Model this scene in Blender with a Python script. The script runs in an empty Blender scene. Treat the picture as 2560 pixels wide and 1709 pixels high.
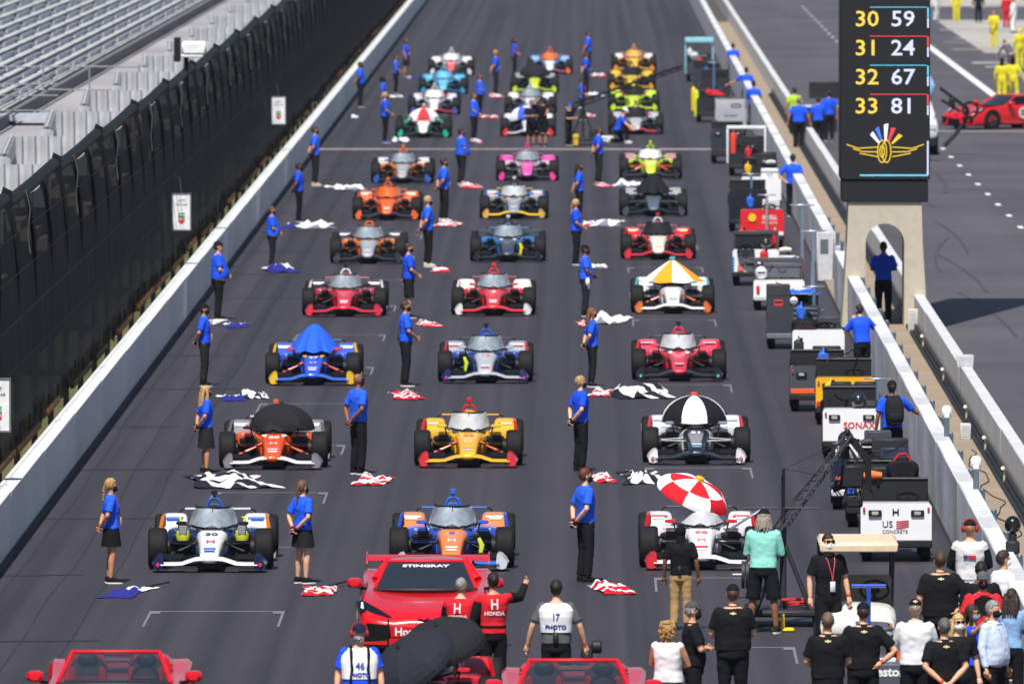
import bpy, bmesh, math, random
from math import sin, cos, pi, radians
from mathutils import Vector, Matrix, noise

# ---------------------------------------------------------------- camera, sky, sun, exposure
scene = bpy.context.scene
col = scene.collection
cam_d = bpy.data.cameras.new('camera')
cam = bpy.data.objects.new('camera', cam_d); col.objects.link(cam)
cam.location = (0, 0, 12.33)
cam.rotation_euler = (radians(90 - 2.6394), 0, radians(0.35485))
cam_d.sensor_width = 36.0
cam_d.lens = 421.875
cam_d.clip_start = 1.0; cam_d.clip_end = 5000.0
cam_d.dof.use_dof = True
cam_d.dof.focus_distance = 186.0
cam_d.dof.aperture_fstop = 5.0
scene.camera = cam

SUN_EL, SUN_AZ = radians(59), radians(180 + 11)
world = bpy.data.worlds.new('World'); scene.world = world; world.use_nodes = True
wn = world.node_tree.nodes; wl = world.node_tree.links
sky_t = wn.new('ShaderNodeTexSky'); sky_t.sky_type = 'NISHITA'; sky_t.sun_disc = False
sky_t.sun_elevation = SUN_EL; sky_t.sun_rotation = SUN_AZ
wn['Background'].inputs[1].default_value = 0.07
wl.new(sky_t.outputs[0], wn['Background'].inputs[0])
sun_d = bpy.data.lights.new('sun', 'SUN'); sun_d.energy = 5.0; sun_d.angle = radians(0.53)
sun_d.color = (1.0, 0.955, 0.89)
sun = bpy.data.objects.new('sun', sun_d); col.objects.link(sun)
to_sun = Vector((sin(SUN_AZ) * cos(SUN_EL), cos(SUN_AZ) * cos(SUN_EL), sin(SUN_EL)))
sun.rotation_euler = to_sun.to_track_quat('Z', 'Y').to_euler()
sun.location = (0, 100, 80)
vs = scene.view_settings
vs.view_transform = 'Standard'; vs.look = 'None'; vs.gamma = 1.0; vs.exposure = 0.12
vs.use_curve_mapping = False
random.seed(7)

# ---------------------------------------------------------------- materials
_m = {}
def srgb(h):
    if isinstance(h, (tuple, list)): return tuple(h)[:3]
    h = h.lstrip('#'); r = []
    if len(h) == 3: h = ''.join(c * 2 for c in h)
    for i in (0, 2, 4):
        c = int(h[i:i + 2], 16) / 255
        r.append(c / 12.92 if c <= .04045 else ((c + .055) / 1.055) ** 2.4)
    return tuple(r)

def mat(color, rough=.5, metal=0, kind='plain', scale=8.0, amt=.12, bump=0.0, coat=0.0, alpha=1.0, emit=0.0, spec=.5):
    """procedural material: colour broken up by noise, optional bump"""
    key = (str(color), rough, metal, kind, scale, amt, bump, coat, alpha, emit, spec)
    if key in _m: return _m[key]
    c = srgb(color)
    m = bpy.data.materials.new(kind); m.use_nodes = True
    nt = m.node_tree; n = nt.nodes; l = nt.links; b = n['Principled BSDF']
    b.inputs['Roughness'].default_value = rough
    b.inputs['Metallic'].default_value = metal
    b.inputs['Coat Weight'].default_value = coat
    b.inputs['Coat Roughness'].default_value = .06
    b.inputs['Specular IOR Level'].default_value = spec
    b.inputs['Alpha'].default_value = alpha
    tc = n.new('ShaderNodeTexCoord'); ns = n.new('ShaderNodeTexNoise')
    ns.inputs['Scale'].default_value = scale; ns.inputs['Detail'].default_value = 4
    l.new(tc.outputs['Object'], ns.inputs['Vector'])
    mr = n.new('ShaderNodeMapRange'); mr.inputs['To Min'].default_value = 1 - amt; mr.inputs['To Max'].default_value = 1 + amt
    mr.inputs['From Min'].default_value = .3; mr.inputs['From Max'].default_value = .7
    l.new(ns.outputs['Fac'], mr.inputs['Value'])
    mx = n.new('ShaderNodeMix'); mx.data_type = 'RGBA'; mx.blend_type = 'MULTIPLY'; mx.inputs['Factor'].default_value = 1
    mx.inputs[6].default_value = (*c, 1); l.new(mr.outputs[0], mx.inputs[7])
    l.new(mx.outputs[2], b.inputs['Base Color'])
    if bump:
        bp = n.new('ShaderNodeBump'); bp.inputs['Strength'].default_value = bump; bp.inputs['Distance'].default_value = .02
        l.new(ns.outputs['Fac'], bp.inputs['Height']); l.new(bp.outputs[0], b.inputs['Normal'])
    if emit:
        b.inputs['Emission Color'].default_value = (*c, 1); b.inputs['Emission Strength'].default_value = emit
    _m[key] = m
    return m
def paint(c): return mat(c, .32, 0, 'paint', 3, .04, 0, .6)
def matte(c): return mat(c, .6, 0, 'plastic', 6, .1)
def cloth(c): return mat(c, .85, 0, 'cloth', 9, .06, .35, spec=.2)
def skin(c='#c98e6e'): return mat(c, .5, 0, 'skin', 20, .08, 0)
def metal(c='#9a9da0'): return mat(c, .35, .8, 'metal', 6, .1)
RUBBER = mat('#161517', .75, 0, 'rubber', 9, .25, .1, spec=.3)
BLACK = mat('#121316', .5, 0, 'black', 8, .2)
CARBON = mat('#0f1013', .55, 0, 'carbon', 30, .25, spec=.3)

LINK = []   # finished objects, linked to the scene together at the end
# ---------------------------------------------------------------- mesh builder
def sg(v, p): return math.copysign(abs(v) ** p, v)
class MB:
    def __init__(s): s.v = []; s.f = []; s.m = []; s.uv = {}
    def face(s, idx, m=0): s.f.append(tuple(idx)); s.m.append(m)
    def box(s, c, d, b=0.0, m=0, R=None):
        h = [x / 2 for x in d]; c = Vector(c); o = len(s.v)
        sgn = [(1 if i & 1 else -1, 1 if i & 2 else -1, 1 if i & 4 else -1) for i in range(8)]
        def put(p):
            p = Vector(p)
            if R is not None: p = R @ p
            s.v.append(tuple(c + p))
        b = min(b, min(h) * .9)
        if b <= 0:
            for q in sgn: put([q[k] * h[k] for k in range(3)])
            for f in ((0, 1, 3, 2), (4, 6, 7, 5), (0, 4, 5, 1), (2, 3, 7, 6), (0, 2, 6, 4), (1, 5, 7, 3)): s.face([o + i for i in f], m)
            return
        for q in sgn:
            for k in range(3): put([q[j] * (h[j] if j == k else h[j] - b) for j in range(3)])
        vid = lambda i, k: o + i * 3 + k
        rings = {0: ((0, 2, 6, 4), (1, 5, 7, 3)), 1: ((0, 4, 5, 1), (2, 3, 7, 6)), 2: ((0, 1, 3, 2), (4, 6, 7, 5))}
        for k in range(3):
            for r in rings[k]: s.face([vid(i, k) for i in r], m)
        for i in range(8):
            for a in range(3):
                j = i ^ (1 << a)
                if j > i:
                    k1, k2 = [k for k in range(3) if k != a]
                    s.face((vid(i, k1), vid(j, k1), vid(j, k2), vid(i, k2)), m)
            s.face((vid(i, 0), vid(i, 1), vid(i, 2)), m)
    def loft(s, rings, cap0=True, cap1=True, m=0, close=True):
        n = len(rings[0]); o = len(s.v)
        for r in rings: s.v += [tuple(p) for p in r]
        for i in range(len(rings) - 1):
            for j in range(n if close else n - 1):
                k = (j + 1) % n
                s.face((o + i * n + j, o + i * n + k, o + (i + 1) * n + k, o + (i + 1) * n + j), m)
        if cap0 and close: s.face([o + j for j in range(n)][::-1], m)
        if cap1 and close: s.face([o + (len(rings) - 1) * n + j for j in range(n)], m)
    def tube(s, pts, r, n=8, m=0, cap=True, flat=1.0):
        pts = [Vector(p) for p in pts]; rs = r if isinstance(r, (list, tuple)) else [r] * len(pts)
        rings = []; ref = None
        for i, p in enumerate(pts):
            d = (pts[min(i + 1, len(pts) - 1)] - pts[max(i - 1, 0)]).normalized()
            if ref is None:
                ref = Vector((1, 0, 0)) if abs(d.x) < .8 else Vector((0, 1, 0))
            a = (ref - d * ref.dot(d)).normalized(); ref = a; b = d.cross(a)
            rings.append([p + a * (rs[i] * cos(2 * pi * j / n)) + b * (rs[i] * flat * sin(2 * pi * j / n)) for j in range(n)])
        s.loft(rings, cap, cap, m)
    def ell(s, c, r, n=12, k=8, m=0):
        rings = []
        for i in range(k + 1):
            a = pi * i / k; rr = max(sin(a), .02)
            rings.append([(c[0] + r[0] * rr * cos(2 * pi * j / n), c[1] + r[1] * rr * sin(2 * pi * j / n), c[2] - r[2] * cos(a)) for j in range(n)])
        s.loft(rings, True, True, m)
    def lathe(s, prof, c=(0, 0, 0), axis='x', n=24, m=0, cap=False):
        rings = []
        for (t, r) in prof:
            ring = []
            for j in range(n):
                a = 2 * pi * j / n
                if axis == 'x': p = (c[0] + t, c[1] + r * cos(a), c[2] + r * sin(a))
                elif axis == 'y': p = (c[0] + r * cos(a), c[1] + t, c[2] + r * sin(a))
                else: p = (c[0] + r * cos(a), c[1] + r * sin(a), c[2] + t)
                ring.append(p)
            rings.append(ring)
        s.loft(rings, cap, cap, m)
    def prism(s, poly, y0, y1, m=0, axis='y'):
        """polygon in XZ pushed along y (or in YZ along x, XY along z)"""
        f = {'y': lambda p, t: (p[0], t, p[1]), 'x': lambda p, t: (t, p[0], p[1]), 'z': lambda p, t: (p[0], p[1], t)}[axis]
        s.loft([[f(p, y0) for p in poly], [f(p, y1) for p in poly]], True, True, m)
    def mesh(s, name='mesh', nm=1, smooth=40):
        me = bpy.data.meshes.new(name); me.from_pydata(s.v, [], s.f)
        if any(s.m): me.polygons.foreach_set('material_index', s.m)
        bm = bmesh.new(); bm.from_mesh(me); bmesh.ops.recalc_face_normals(bm, faces=bm.faces); bm.to_mesh(me); bm.free()
        for _ in range(nm): me.materials.append(None)
        if smooth:
            me.polygons.foreach_set('use_smooth', [True] * len(me.polygons))
            me.set_sharp_from_angle(angle=radians(smooth))
        me.update(); return me
def se(cx, cy, cz, hx, hz, p=2.6, n=16):
    return [(cx + hx * sg(cos(2 * pi * i / n), 2 / p), cy, cz + hz * sg(sin(2 * pi * i / n), 2 / p)) for i in range(n)]
def sh(cx, cy, z, hx, hy, p=2.3, n=20):
    return [(cx + hx * sg(cos(2 * pi * i / n), 2 / p), cy + hy * sg(sin(2 * pi * i / n), 2 / p), z) for i in range(n)]

def ob(name, me, mats, parent=None, loc=(0, 0, 0), rot=(0, 0, 0), scl=(1, 1, 1)):
    if isinstance(me, MB): me = me.mesh(name, len(mats) if isinstance(mats, (list, tuple)) else 1)
    o = bpy.data.objects.new(name, me); LINK.append(o)
    if not isinstance(mats, (list, tuple)): mats = [mats]
    for i, m in enumerate(mats):
        if i < len(o.material_slots):
            o.material_slots[i].link = 'OBJECT'; o.material_slots[i].material = m
    o.location = loc; o.rotation_euler = rot; o.scale = scl; o.parent = parent
    return o
def tag(o, label, cat, group=None):
    o['label'] = label; o['category'] = cat
    if group: o['group'] = group
    return o
def thing(name, label, cat, loc=(0, 0, 0), rz=0, group=None, scale=1.0, rot=None):
    o = bpy.data.objects.new(name, None); LINK.append(o); o.empty_display_size = .2
    o.location = loc; o.rotation_euler = rot if rot else (0, 0, rz); o.scale = (scale,) * 3
    return tag(o, label, cat, group)
def struct(name, me, mats, parent=None, **k):
    o = ob(name, me, mats, parent, **k)
    if parent is None: o['kind'] = 'structure'
    return o
_txt = {}; PEND = []   # shapes that still need evaluating: (temporary object, stand-in mesh, finishing step)
def pending(o, post=None):
    ph = bpy.data.meshes.new('stand_in'); ph.materials.append(None); PEND.append((o, ph, post)); return ph
def text_mesh(s, size, ext=.002, bold=0.0):
    key = (s, size, ext, bold)
    if key not in _txt:
        cu = bpy.data.curves.new('lettering', 'FONT'); cu.body = s; cu.size = size; cu.extrude = ext
        cu.align_x = 'CENTER'; cu.align_y = 'CENTER'; cu.resolution_u = 2; cu.offset = bold
        _txt[key] = pending(bpy.data.objects.new('lettering', cu))
    return _txt[key]
def letters(s, size, m, parent, loc, rot=(pi / 2, 0, 0), name='lettering', scl=(1, 1, 1), bold=0.0):
    return ob(name, text_mesh(s, size, .002, bold), m, parent, loc, rot, scl)
def fuse(mb, voxel=.014, it=3, name='fused', post=None):
    """union of overlapping closed volumes as one continuous surface"""
    me = mb.mesh(name, 1, 0); o = bpy.data.objects.new(name, me)
    r = o.modifiers.new('r', 'REMESH'); r.mode = 'VOXEL'; r.voxel_size = voxel
    if it:
        q = o.modifiers.new('s', 'SMOOTH'); q.factor = .5; q.iterations = it
    return pending(o, post)
def finish():
    """evaluate all pending shapes in one go, then link every object"""
    for (o, ph, post) in PEND: col.objects.link(o)
    dg = bpy.context.evaluated_depsgraph_get(); done = {}
    for (o, ph, post) in PEND:
        me = bpy.data.meshes.new_from_object(o.evaluated_get(dg)); me.materials.clear(); me.materials.append(None)
        if o.type == 'MESH': me.polygons.foreach_set('use_smooth', [True] * len(me.polygons))
        if post: post(me)
        me.update(); done[ph.as_pointer()] = me
    for (o, ph, post) in PEND:
        d = o.data; bpy.data.objects.remove(o)
    for o in LINK:
        if o.data is not None and o.data.as_pointer() in done:
            m = o.material_slots[0].material; o.data = done[o.data.as_pointer()]
            o.material_slots[0].link = 'OBJECT'; o.material_slots[0].material = m
    for o in LINK: col.objects.link(o)
def lerp(a, b, t): return a + (b - a) * t

# ---------------------------------------------------------------- the setting
def ground_material(name, c0, c1, streak, rough, xs=1.0, ys=.02, fine=30, lane=None):
    m = bpy.data.materials.new(name); m.use_nodes = True
    nt = m.node_tree; n = nt.nodes; l = nt.links; b = n['Principled BSDF']
    b.inputs['Specular IOR Level'].default_value = .45
    tc = n.new('ShaderNodeTexCoord'); mp = n.new('ShaderNodeMapping'); l.new(tc.outputs['Object'], mp.inputs['Vector'])
    mp.inputs['Scale'].default_value = (xs, ys, 1)
    n1 = n.new('ShaderNodeTexNoise'); n1.inputs['Scale'].default_value = 1.0; n1.inputs['Detail'].default_value = 5; l.new(mp.outputs[0], n1.inputs['Vector'])
    n2 = n.new('ShaderNodeTexNoise'); n2.inputs['Scale'].default_value = fine; n2.inputs['Detail'].default_value = 3; l.new(tc.outputs['Object'], n2.inputs['Vector'])
    n3 = n.new('ShaderNodeTexNoise'); n3.inputs['Scale'].default_value = .12; n3.inputs['Detail'].default_value = 4; l.new(tc.outputs['Object'], n3.inputs['Vector'])
    def ml(a, v): 
        q = n.new('ShaderNodeMath'); q.operation = 'MULTIPLY'; l.new(a, q.inputs[0]); q.inputs[1].default_value = v; return q.outputs[0]
    def add(a, c):
        q = n.new('ShaderNodeMath'); q.operation = 'ADD'; l.new(a, q.inputs[0]); l.new(c, q.inputs[1]); return q.outputs[0]
    t = add(add(ml(n1.outputs['Fac'], streak), ml(n2.outputs['Fac'], .25)), ml(n3.outputs['Fac'], .75 - streak))
    rp = n.new('ShaderNodeValToRGB'); rp.color_ramp.elements[0].position = .38; rp.color_ramp.elements[1].position = .60
    rp.color_ramp.elements[0].color = (*srgb(c0), 1); rp.color_ramp.elements[1].color = (*srgb(c1), 1)
    l.new(t, rp.inputs[0]); l.new(rp.outputs[0], b.inputs['Base Color'])
    b.inputs['Roughness'].default_value = rough
    bp = n.new('ShaderNodeBump'); bp.inputs['Strength'].default_value = .25; bp.inputs['Distance'].default_value = .01
    l.new(n2.outputs['Fac'], bp.inputs['Height']); l.new(bp.outputs[0], b.inputs['Normal'])
    return m
ASPH = ground_material('track_asphalt', '#2a272d', '#3f3b43', .62, .62, 2.2, .004)
PITA = ground_material('pit_asphalt', '#464349', '#57545a', .3, .75, .5, .02)
CONC = ground_material('walkway_concrete', '#8b7c6b', '#a89884', .2, .85, .3, .1, 12)
EARTH = ground_material('ground_grass', '#3c4a22', '#6a6440', .2, .9, .1, .1, 4)
PADC = ground_material('pit_box_concrete', '#8f8c88', '#b7b2aa', .35, .85, .2, .12, 6)
WHITEWALL = ground_material('painted_concrete', '#d4d6da', '#eceef0', .25, .55, .3, .06, 9)
STAINED = ground_material('stained_concrete', '#a9abb3', '#eff0f2', .3, .7, .5, .25, 5)
PAINTLINE = mat('#77757a', .7, 0, 'road_paint', 30, .3)
LINEWHITE = mat('#e4e4e6', .7, 0, 'road_paint', 10, .1)

def sheet(name, x0, x1, y0, y1, z, m):
    b = MB(); b.v = [(x0, y0, z), (x1, y0, z), (x1, y1, z), (x0, y1, z)]; b.face((0, 1, 2, 3))
    return struct(name, b, m)
sheet('ground', -150, 150, -60, 1500, -.03, EARTH)
sheet('track', -9.30, 5.96, 60, 1490, 0, ASPH)
sheet('pit_lane', 7.4, 60, 60, 1490, -.006, PITA)
b = MB(); b.box((6.75, 700, .01), (1.62, 1240, .10)); wk = struct('walkway', b, mat('#4d463e', .9, 0, 'joint', 3, .2))
slab_m = MB(); slab_m.box((0, 2.98, .04), (1.60, 5.95, .09), .008); slab_m = slab_m.mesh('slab', 1)
for k in range(80): ob('slab', slab_m, CONC, wk, (6.75, 150 + k * 6, 0.004 * (k % 2)))
for i, (y0, y1) in enumerate(((440, 520), (560, 640), (680, 760))):
    sheet('pit_box_pad', 18.6, 34, y0, y1, 0, PADC)
# pale strips where pit boxes are scrubbed (each a painted patch)
random.seed(3)
for k in range(26):
    y = 395 + k * 9 + random.uniform(-2, 2); x = random.uniform(17.2, 19.5); w = random.uniform(.8, 2.2)
    sheet('pit_box_patch', x, x + w, y, y + random.uniform(1.0, 3.2), .004 + .0002 * k, PADC)
# yard of bricks across the track
b = MB()
BR = ground_material('brick_paving', '#84706a', '#b5a8a2', .3, .8, 4, 4, 8)
b.box((-1.67, 410.5, .003), (15.2, 1.1, .01)); struct('brick_strip', b, BR)
# lane paint
for nm, x, w in (('pit_line', 16.4, .34),):
    sheet(nm, x - w / 2, x + w / 2, 380, 1300, .0, LINEWHITE)
for k in range(42):
    y = 300 + k * 9.2
    sheet('pit_dash', 12.15, 12.30, y, y + 1.7, .0, LINEWHITE)
sheet('pit_cross_line', 11.9, 30, 431.5, 432.6, .002, mat('#97969b', .7, 0, 'road_paint', 10, .2))
# faint staggered grid brackets
def bracket(x0, x1, y):
    b = MB(); z = .004; w = .04
    for (a, c, d, e) in ((x0, x1, y, y + .14), (x0, x0 + w, y - 3.2, y), (x1 - w, x1, y - 3.2, y), (x0, x0 + .17, y - .45, y), (x1 - .17, x1, y - .45, y)):
        o = len(b.v); b.v += [(a, d, z), (c, d, z), (c, e, z), (a, e, z)]; b.face((o, o + 1, o + 2, o + 3)); z += .0008
    struct('grid_marking', b, PAINTLINE)
for k in range(11):
    bracket(-6.55, -4.52, 179.6 + 15.2 * k)
    bracket(1.06, 3.0, 172.1 + 15.2 * k)
# thin dark lines along and across the asphalt beside the left wall
DARKLINE = mat('#222126', .8, 0, 'dark_line', 6, .2)
for x in (-8.92, -8.15, -7.45):
    b = MB(); pts = []
    for k in range(130):
        y = 150 + k * 4; pts.append((x + .05 * sin(y * .11 + x) + .03 * sin(y * .37), y))
    for (px, py) in pts: b.v += [(px - .011, py, .003), (px + .011, py, .003)]
    for i in range(len(pts) - 1): b.face((2 * i, 2 * i + 1, 2 * i + 3, 2 * i + 2))
    struct('road_line', b, DARKLINE)
for k in range(24):
    y = 158.5 + 14.6 * k
    b = MB(); z = .0055
    b.v = [(-9.2, y, z), (-7.4 + .5 * sin(k * 2.3), y + .3, z), (-7.4 + .5 * sin(k * 2.3), y + .42, z), (-9.2, y + .2, z)]; b.face((0, 1, 2, 3))
    struct('road_line', b, DARKLINE)
# tyre marks curling over the pit lane
TM = mat('#444147', .7, 0, 'tyre_mark', 4, .2)
random.seed(11)
for k in range(9):
    b = MB(); x = 8.6 + random.random() * 2.4; y = 270 + 12 * k; a = random.uniform(-.04, .04); L = 24
    n = 14
    for i in range(n):
        t = i / (n - 1); px = x + a * t * L + (.9 if k % 2 else -.7) * t * t; py = y + t * L
        b.v += [(px - .04, py, .001 + k * .0004), (px + .04, py, .001 + k * .0004)]
    for i in range(n - 1): b.face((2 * i, 2 * i + 1, 2 * i + 3, 2 * i + 2))
    struct('tyre_mark', b, TM)

# ---------------------------------------------------------------- left wall and fence
wall = thing('track_wall', 'long white concrete wall below the black fence, left edge of the track', 'wall', (-9.26, 120, 0))
pm = MB(); pm.box((-.15, 6.07, .515), (.30, 12.11, 1.03), .012); pm = pm.mesh('wall_panel', 1)
for k in range(75): ob('wall_panel', pm, WHITEWALL, wall, (0, k * 12.15, 0))
pm = MB(); pm.box((.035, 6.07, .05), (.07, 12.1, .1), .01); pm = pm.mesh('base_strip', 1)  # narrow dark strip along the foot of the wall
for k in range(75): ob('base_strip', pm, mat('#26272c', .8, 0, 'dark_strip'), wall, (0.003, k * 12.15, 0))

fence = thing('catch_fence', 'tall black screened safety fence behind the left track wall', 'fence', (-9.95, 150, 0))
FAB = bpy.data.materials.new('fence_screen'); FAB.use_nodes = True
n = FAB.node_tree.nodes; l = FAB.node_tree.links; bs = n['Principled BSDF']; bs.inputs['Roughness'].default_value = .7
bs.inputs['Specular IOR Level'].default_value = .15; bs.inputs['Alpha'].default_value = .945
tc = n.new('ShaderNodeTexCoord'); mp = n.new('ShaderNodeMapping'); mp.inputs['Scale'].default_value = (1, .55, .10); l.new(tc.outputs['Object'], mp.inputs['Vector'])
ns = n.new('ShaderNodeTexNoise'); ns.inputs['Scale'].default_value = 1.0; ns.inputs['Detail'].default_value = 6; ns.inputs['Roughness'].default_value = .65; l.new(mp.outputs[0], ns.inputs['Vector'])
rp = n.new('ShaderNodeValToRGB'); e = rp.color_ramp.elements
e[0].position = .42; e[0].color = (.004, .005, .008, 1); e[1].position = .60; e[1].color = (.009, .011, .014, 1)
q = rp.color_ramp.elements.new(.72); q.color = (.022, .028, .014, 1)
l.new(ns.outputs['Fac'], rp.inputs[0]); l.new(rp.outputs[0], bs.inputs['Base Color'])
# one screen bay of 20 m, pleated, with a sagging hem
b = MB(); NY, NZ = 60, 9
for i in range(NY + 1):
    y = 20 * i / NY
    for j in range(NZ + 1):
        t = j / NZ; z = lerp(.80, 5.0 + .10 * cos(2 * pi * i / NY) , t)
        b.v.append((.02 * sin(y * 2.6) * (1 - t) - .25 * t * t + .012 * sin(y * 7.1 + 2 * t), y, z))
for i in range(NY):
    for j in range(NZ):
        a = i * (NZ + 1) + j; b.face((a, a + 1, a + NZ + 2, a + NZ + 1))
screen_m = b.mesh('screen', 1)
b = MB(); b.tube([(-.12, 0, .3), (-.12, 0, 4.2), (-.2, 0, 4.7), (-.28, 0, 4.95)], .055, 8); post_m = b.mesh('post', 1)
b = MB(); b.tube([(-.32, .6, 4.98), (-.32, 10, 5.02), (-.32, 19.2, 5.10)], .115, 12); roll_m = b.mesh('screen_roll', 1)
b = MB(); b.prism([(-.46, 4.95), (-.22, 4.95), (-.2, 5.22), (-.36, 5.30)], -.05, .05); cap_m = b.mesh('post_cap', 1)
b = MB(); b.tube([(.02, 0, 5.25), (.10, 0, 4.9), (.06, 0, 4.45), (.1, 0, 4.1)], .012, 6); cab_m = b.mesh('cable', 1)
GAL = metal('#6f7176'); DARKP = mat('#0d0e11', .6, 0, 'fence_steel', spec=.3)
for k in range(30):
    y = k * 20 + 2
    ob('screen', screen_m, FAB, fence, (0, y, 0))
    ob('screen_roll', roll_m, DARKP, fence, (0, y, 0))
    ob('post_cap', cap_m, DARKP, fence, (0, y, 0)); ob('cable', cab_m, mat('#5d5c58', .6, .3, 'wire'), fence, (0, y + .4, 0))
    for q in range(3): ob('post', post_m, DARKP, fence, (0, y + q * 6.67, 0))
for z in (1.5, 2.3, 3.1, 3.9, 4.6):
    b = MB(); b.tube([(.07, 0, z), (.07, 600, z)], .006, 5); ob('cable', b, DARKP, fence)
# rusty rail and stubs between wall and fence
RUST = mat('#8a5a2c', .85, 0, 'rust', 3, .5, .4); RUST2 = mat('#4a3524', .9, 0, 'rust', 5, .5)
rail = thing('guard_rail', 'rusty brown steel rail along the foot of the fence', 'rail', (-9.74, 150, 0))
for k in range(50):
    L = random.uniform(4, 10)
    b = MB(); b.box((0, L / 2, random.uniform(1.0, 1.12)), (.07, L, .12), .01); ob('rail_length', b, RUST if random.random() < .65 else RUST2, rail, (0, k * 11, 0))
    for q in range(3):
        b = MB(); b.box((-.1, q * 3.2, 1.1), (.05, .10, random.uniform(.2, .5)), 0); ob('stub', b, RUST2, rail, (0, k * 11 + random.uniform(0, 1), 0))

def board(px, py, sx, label, mark):
    t = thing('fence_sign', label, 'sign', (px, py, 1.86), 0, 'white boards on the fence')
    b = MB(); b.box((0, 0, .42), (.44, .03, .86), .01); ob('panel', b, matte('#eef0f2'), t)
    b = MB()
    for (cx, cz, w, h) in ((0, .85, .46, .03), (0, -.01, .46, .03), (-.215, .42, .03, .84), (.215, .42, .03, .84)): b.box((cx, -.004, cz), (w, .045, h))
    ob('frame', b, metal('#a9adb2'), t)
    if mark:
        b = MB(); b.prism([(-.08, .40), (.08, .40), (.08, .29), (-.08, .29)], -.022, -.018); ob('emblem', b, matte('#1f8a63'), t)
        b = MB(); b.prism([(-.08, .275), (.08, .275), (.08, .2), (0, .13), (-.08, .2)], -.022, -.018); ob('emblem', b, matte('#d42b36'), t)
        letters('TAG', .085, matte('#ffffff'), t, (0, -.024, .345)); letters('HEUER', .048, matte('#ffffff'), t, (0, -.024, .24))
        letters('NTT', .09, matte('#23252c'), t, (0, -.019, .68)); letters('INDYCAR', .065, matte('#23252c'), t, (0, -.019, .59))
    else:
        letters('NTT', .06, matte('#44464c'), t, (0, -.019, .66)); b = MB(); b.prism([(-.06, .28), (.06, .28), (0, .16)], -.022, -.018); ob('emblem', b, matte('#c8323c'), t)
    b = MB(); b.tube([(0, .0, .86), (-.05, .05, 1.25)], .012, 6); ob('hanger', b, GAL, t)
board(-9.62, 195.6, 1, 'white board with green and red mark at the left picture edge', True)
board(-9.62, 285, 1, 'white board with red mark halfway along the black fence', True)
board(-9.62, 375, 1, 'white board farthest up the black fence', True)

# ---------------------------------------------------------------- grandstand
ALU = mat('#c8c9cd', .5, .1, 'aluminium', 4, .12); ALU2 = mat('#b4b9c4', .55, .1, 'aluminium', 4, .15); PIPE = mat('#85888c', .6, 0, 'pipe', 4, .1)
STCON = ground_material('stand_concrete', '#8d8b90', '#a7a5a8', .2, .85, .3, .05, 4)
stand = thing('grandstand', 'empty aluminium grandstand with benches behind the fence', 'grandstand', (0, 240, 0))
b = MB(); b.box((-13.9, 250, 3.2), (3.1, 700, .4)); ob('walkway_slab', b, STCON, stand)
b = MB()
NR, TR, RI = 22, .56, .135
prof = [(-15.3, 0.2)]
for r in range(NR):
    x = -15.4 - TR * r; z = 3.45 + RI * r
    prof += [(x, z), (x - TR, z)]
prof += [(-15.4 - TR * NR, .2)]
b.prism(prof, -40, 640); ob('terrace', b, mat('#7d7c80', .85, 0, 'stand_riser', 2, .2), stand)
b = MB(); b.box((0, 5.0, 0), (.24, 10.0, .045), .01); seat_m = b.mesh('bench', 1)
for r in range(13):
    for k in range(23): ob('bench', seat_m, ALU, stand, (-15.68 - TR * r, 45 + k * 11.6 + 2 * (r % 3), 3.45 + RI * r + .30))
b = MB()
for r in range(NR):
    for k in range(54): b.box((-15.80 - TR * r, -22 + k * 11.6 + 5 + 2 * (r % 3), 3.45 + RI * r + .42), (.04, 8.6, .12))
    for k in range(52):
        y = -22 + k * 11.6 + 2 * (r % 3)
        if r < 13 and 40 < y < 315: continue
        b.box((-15.68 - TR * r, y + 5, 3.45 + RI * r + .30), (.24, 10, .045))
o = ob('bench_back', b, ALU2, stand); o['kind'] = 'stuff'
b = MB(); b.box((-15.33, 280, 3.55), (.06, 640, .35)); ob('stand_fascia', b, mat('#5d5e63', .7, 0, 'dark_steel'), stand)
for z in (4.0, 4.35):
    b = MB(); b.tube([(-15.25, -40, z), (-15.25, 600, z)], .022, 6); ob('rail', b, PIPE, stand)
# corrugated barriers in front of the stand, one pair per bay, with stair blocks
def corr(L, h, n):
    b = MB()
    for i in range(n * 4 + 1):
        t = i / (n * 4); x = .09 * (1 if (i % 4) in (1, 2) else -1)
        b.v += [(x, t * L, 0), (x, t * L, h)]
    for i in range(n * 4): b.face((2 * i, 2 * i + 1, 2 * i + 3, 2 * i + 2))
    return b.mesh('panel', 1, 20)
cm1 = corr(13.2, .92, 14); cm2 = corr(1.8, .9, 6)
CORR = mat('#c6c8cd', .5, .1, 'corrugated_steel', 2, .15); STAIR = mat('#b8aa97', .85, 0, 'stair_concrete', 5, .15)
grp = 'corrugated barriers in front of the stand'
for k in range(26):
    y = 196 + k * 20.5
    t = thing('corrugated_barrier', 'grey corrugated steel barrier seen above the black fence', 'barrier', (-12.5, y, 3.58), 0, grp)
    ob('panel', cm1, CORR, t, (0, 0, 0), (0, 0, radians(2)))
    ob('panel', cm2, CORR, t, (-.42, 13.4, 0), (0, 0, radians(-75)))
    ob('panel', cm2, CORR, t, (.2, 17.4, 0), (0, 0, radians(6)))
    b = MB()
    for q in range(4): b.box((.25 + q * .28, 15.4, -.2 - q * .2), (.3, 3.4, .2))
    ob('stair', b, STAIR, t)
    b = MB(); b.tube([(0, 0, .94), (-.46, 13.2, .94)], .025, 6); ob('top_rail', b, ALU, t)
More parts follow.
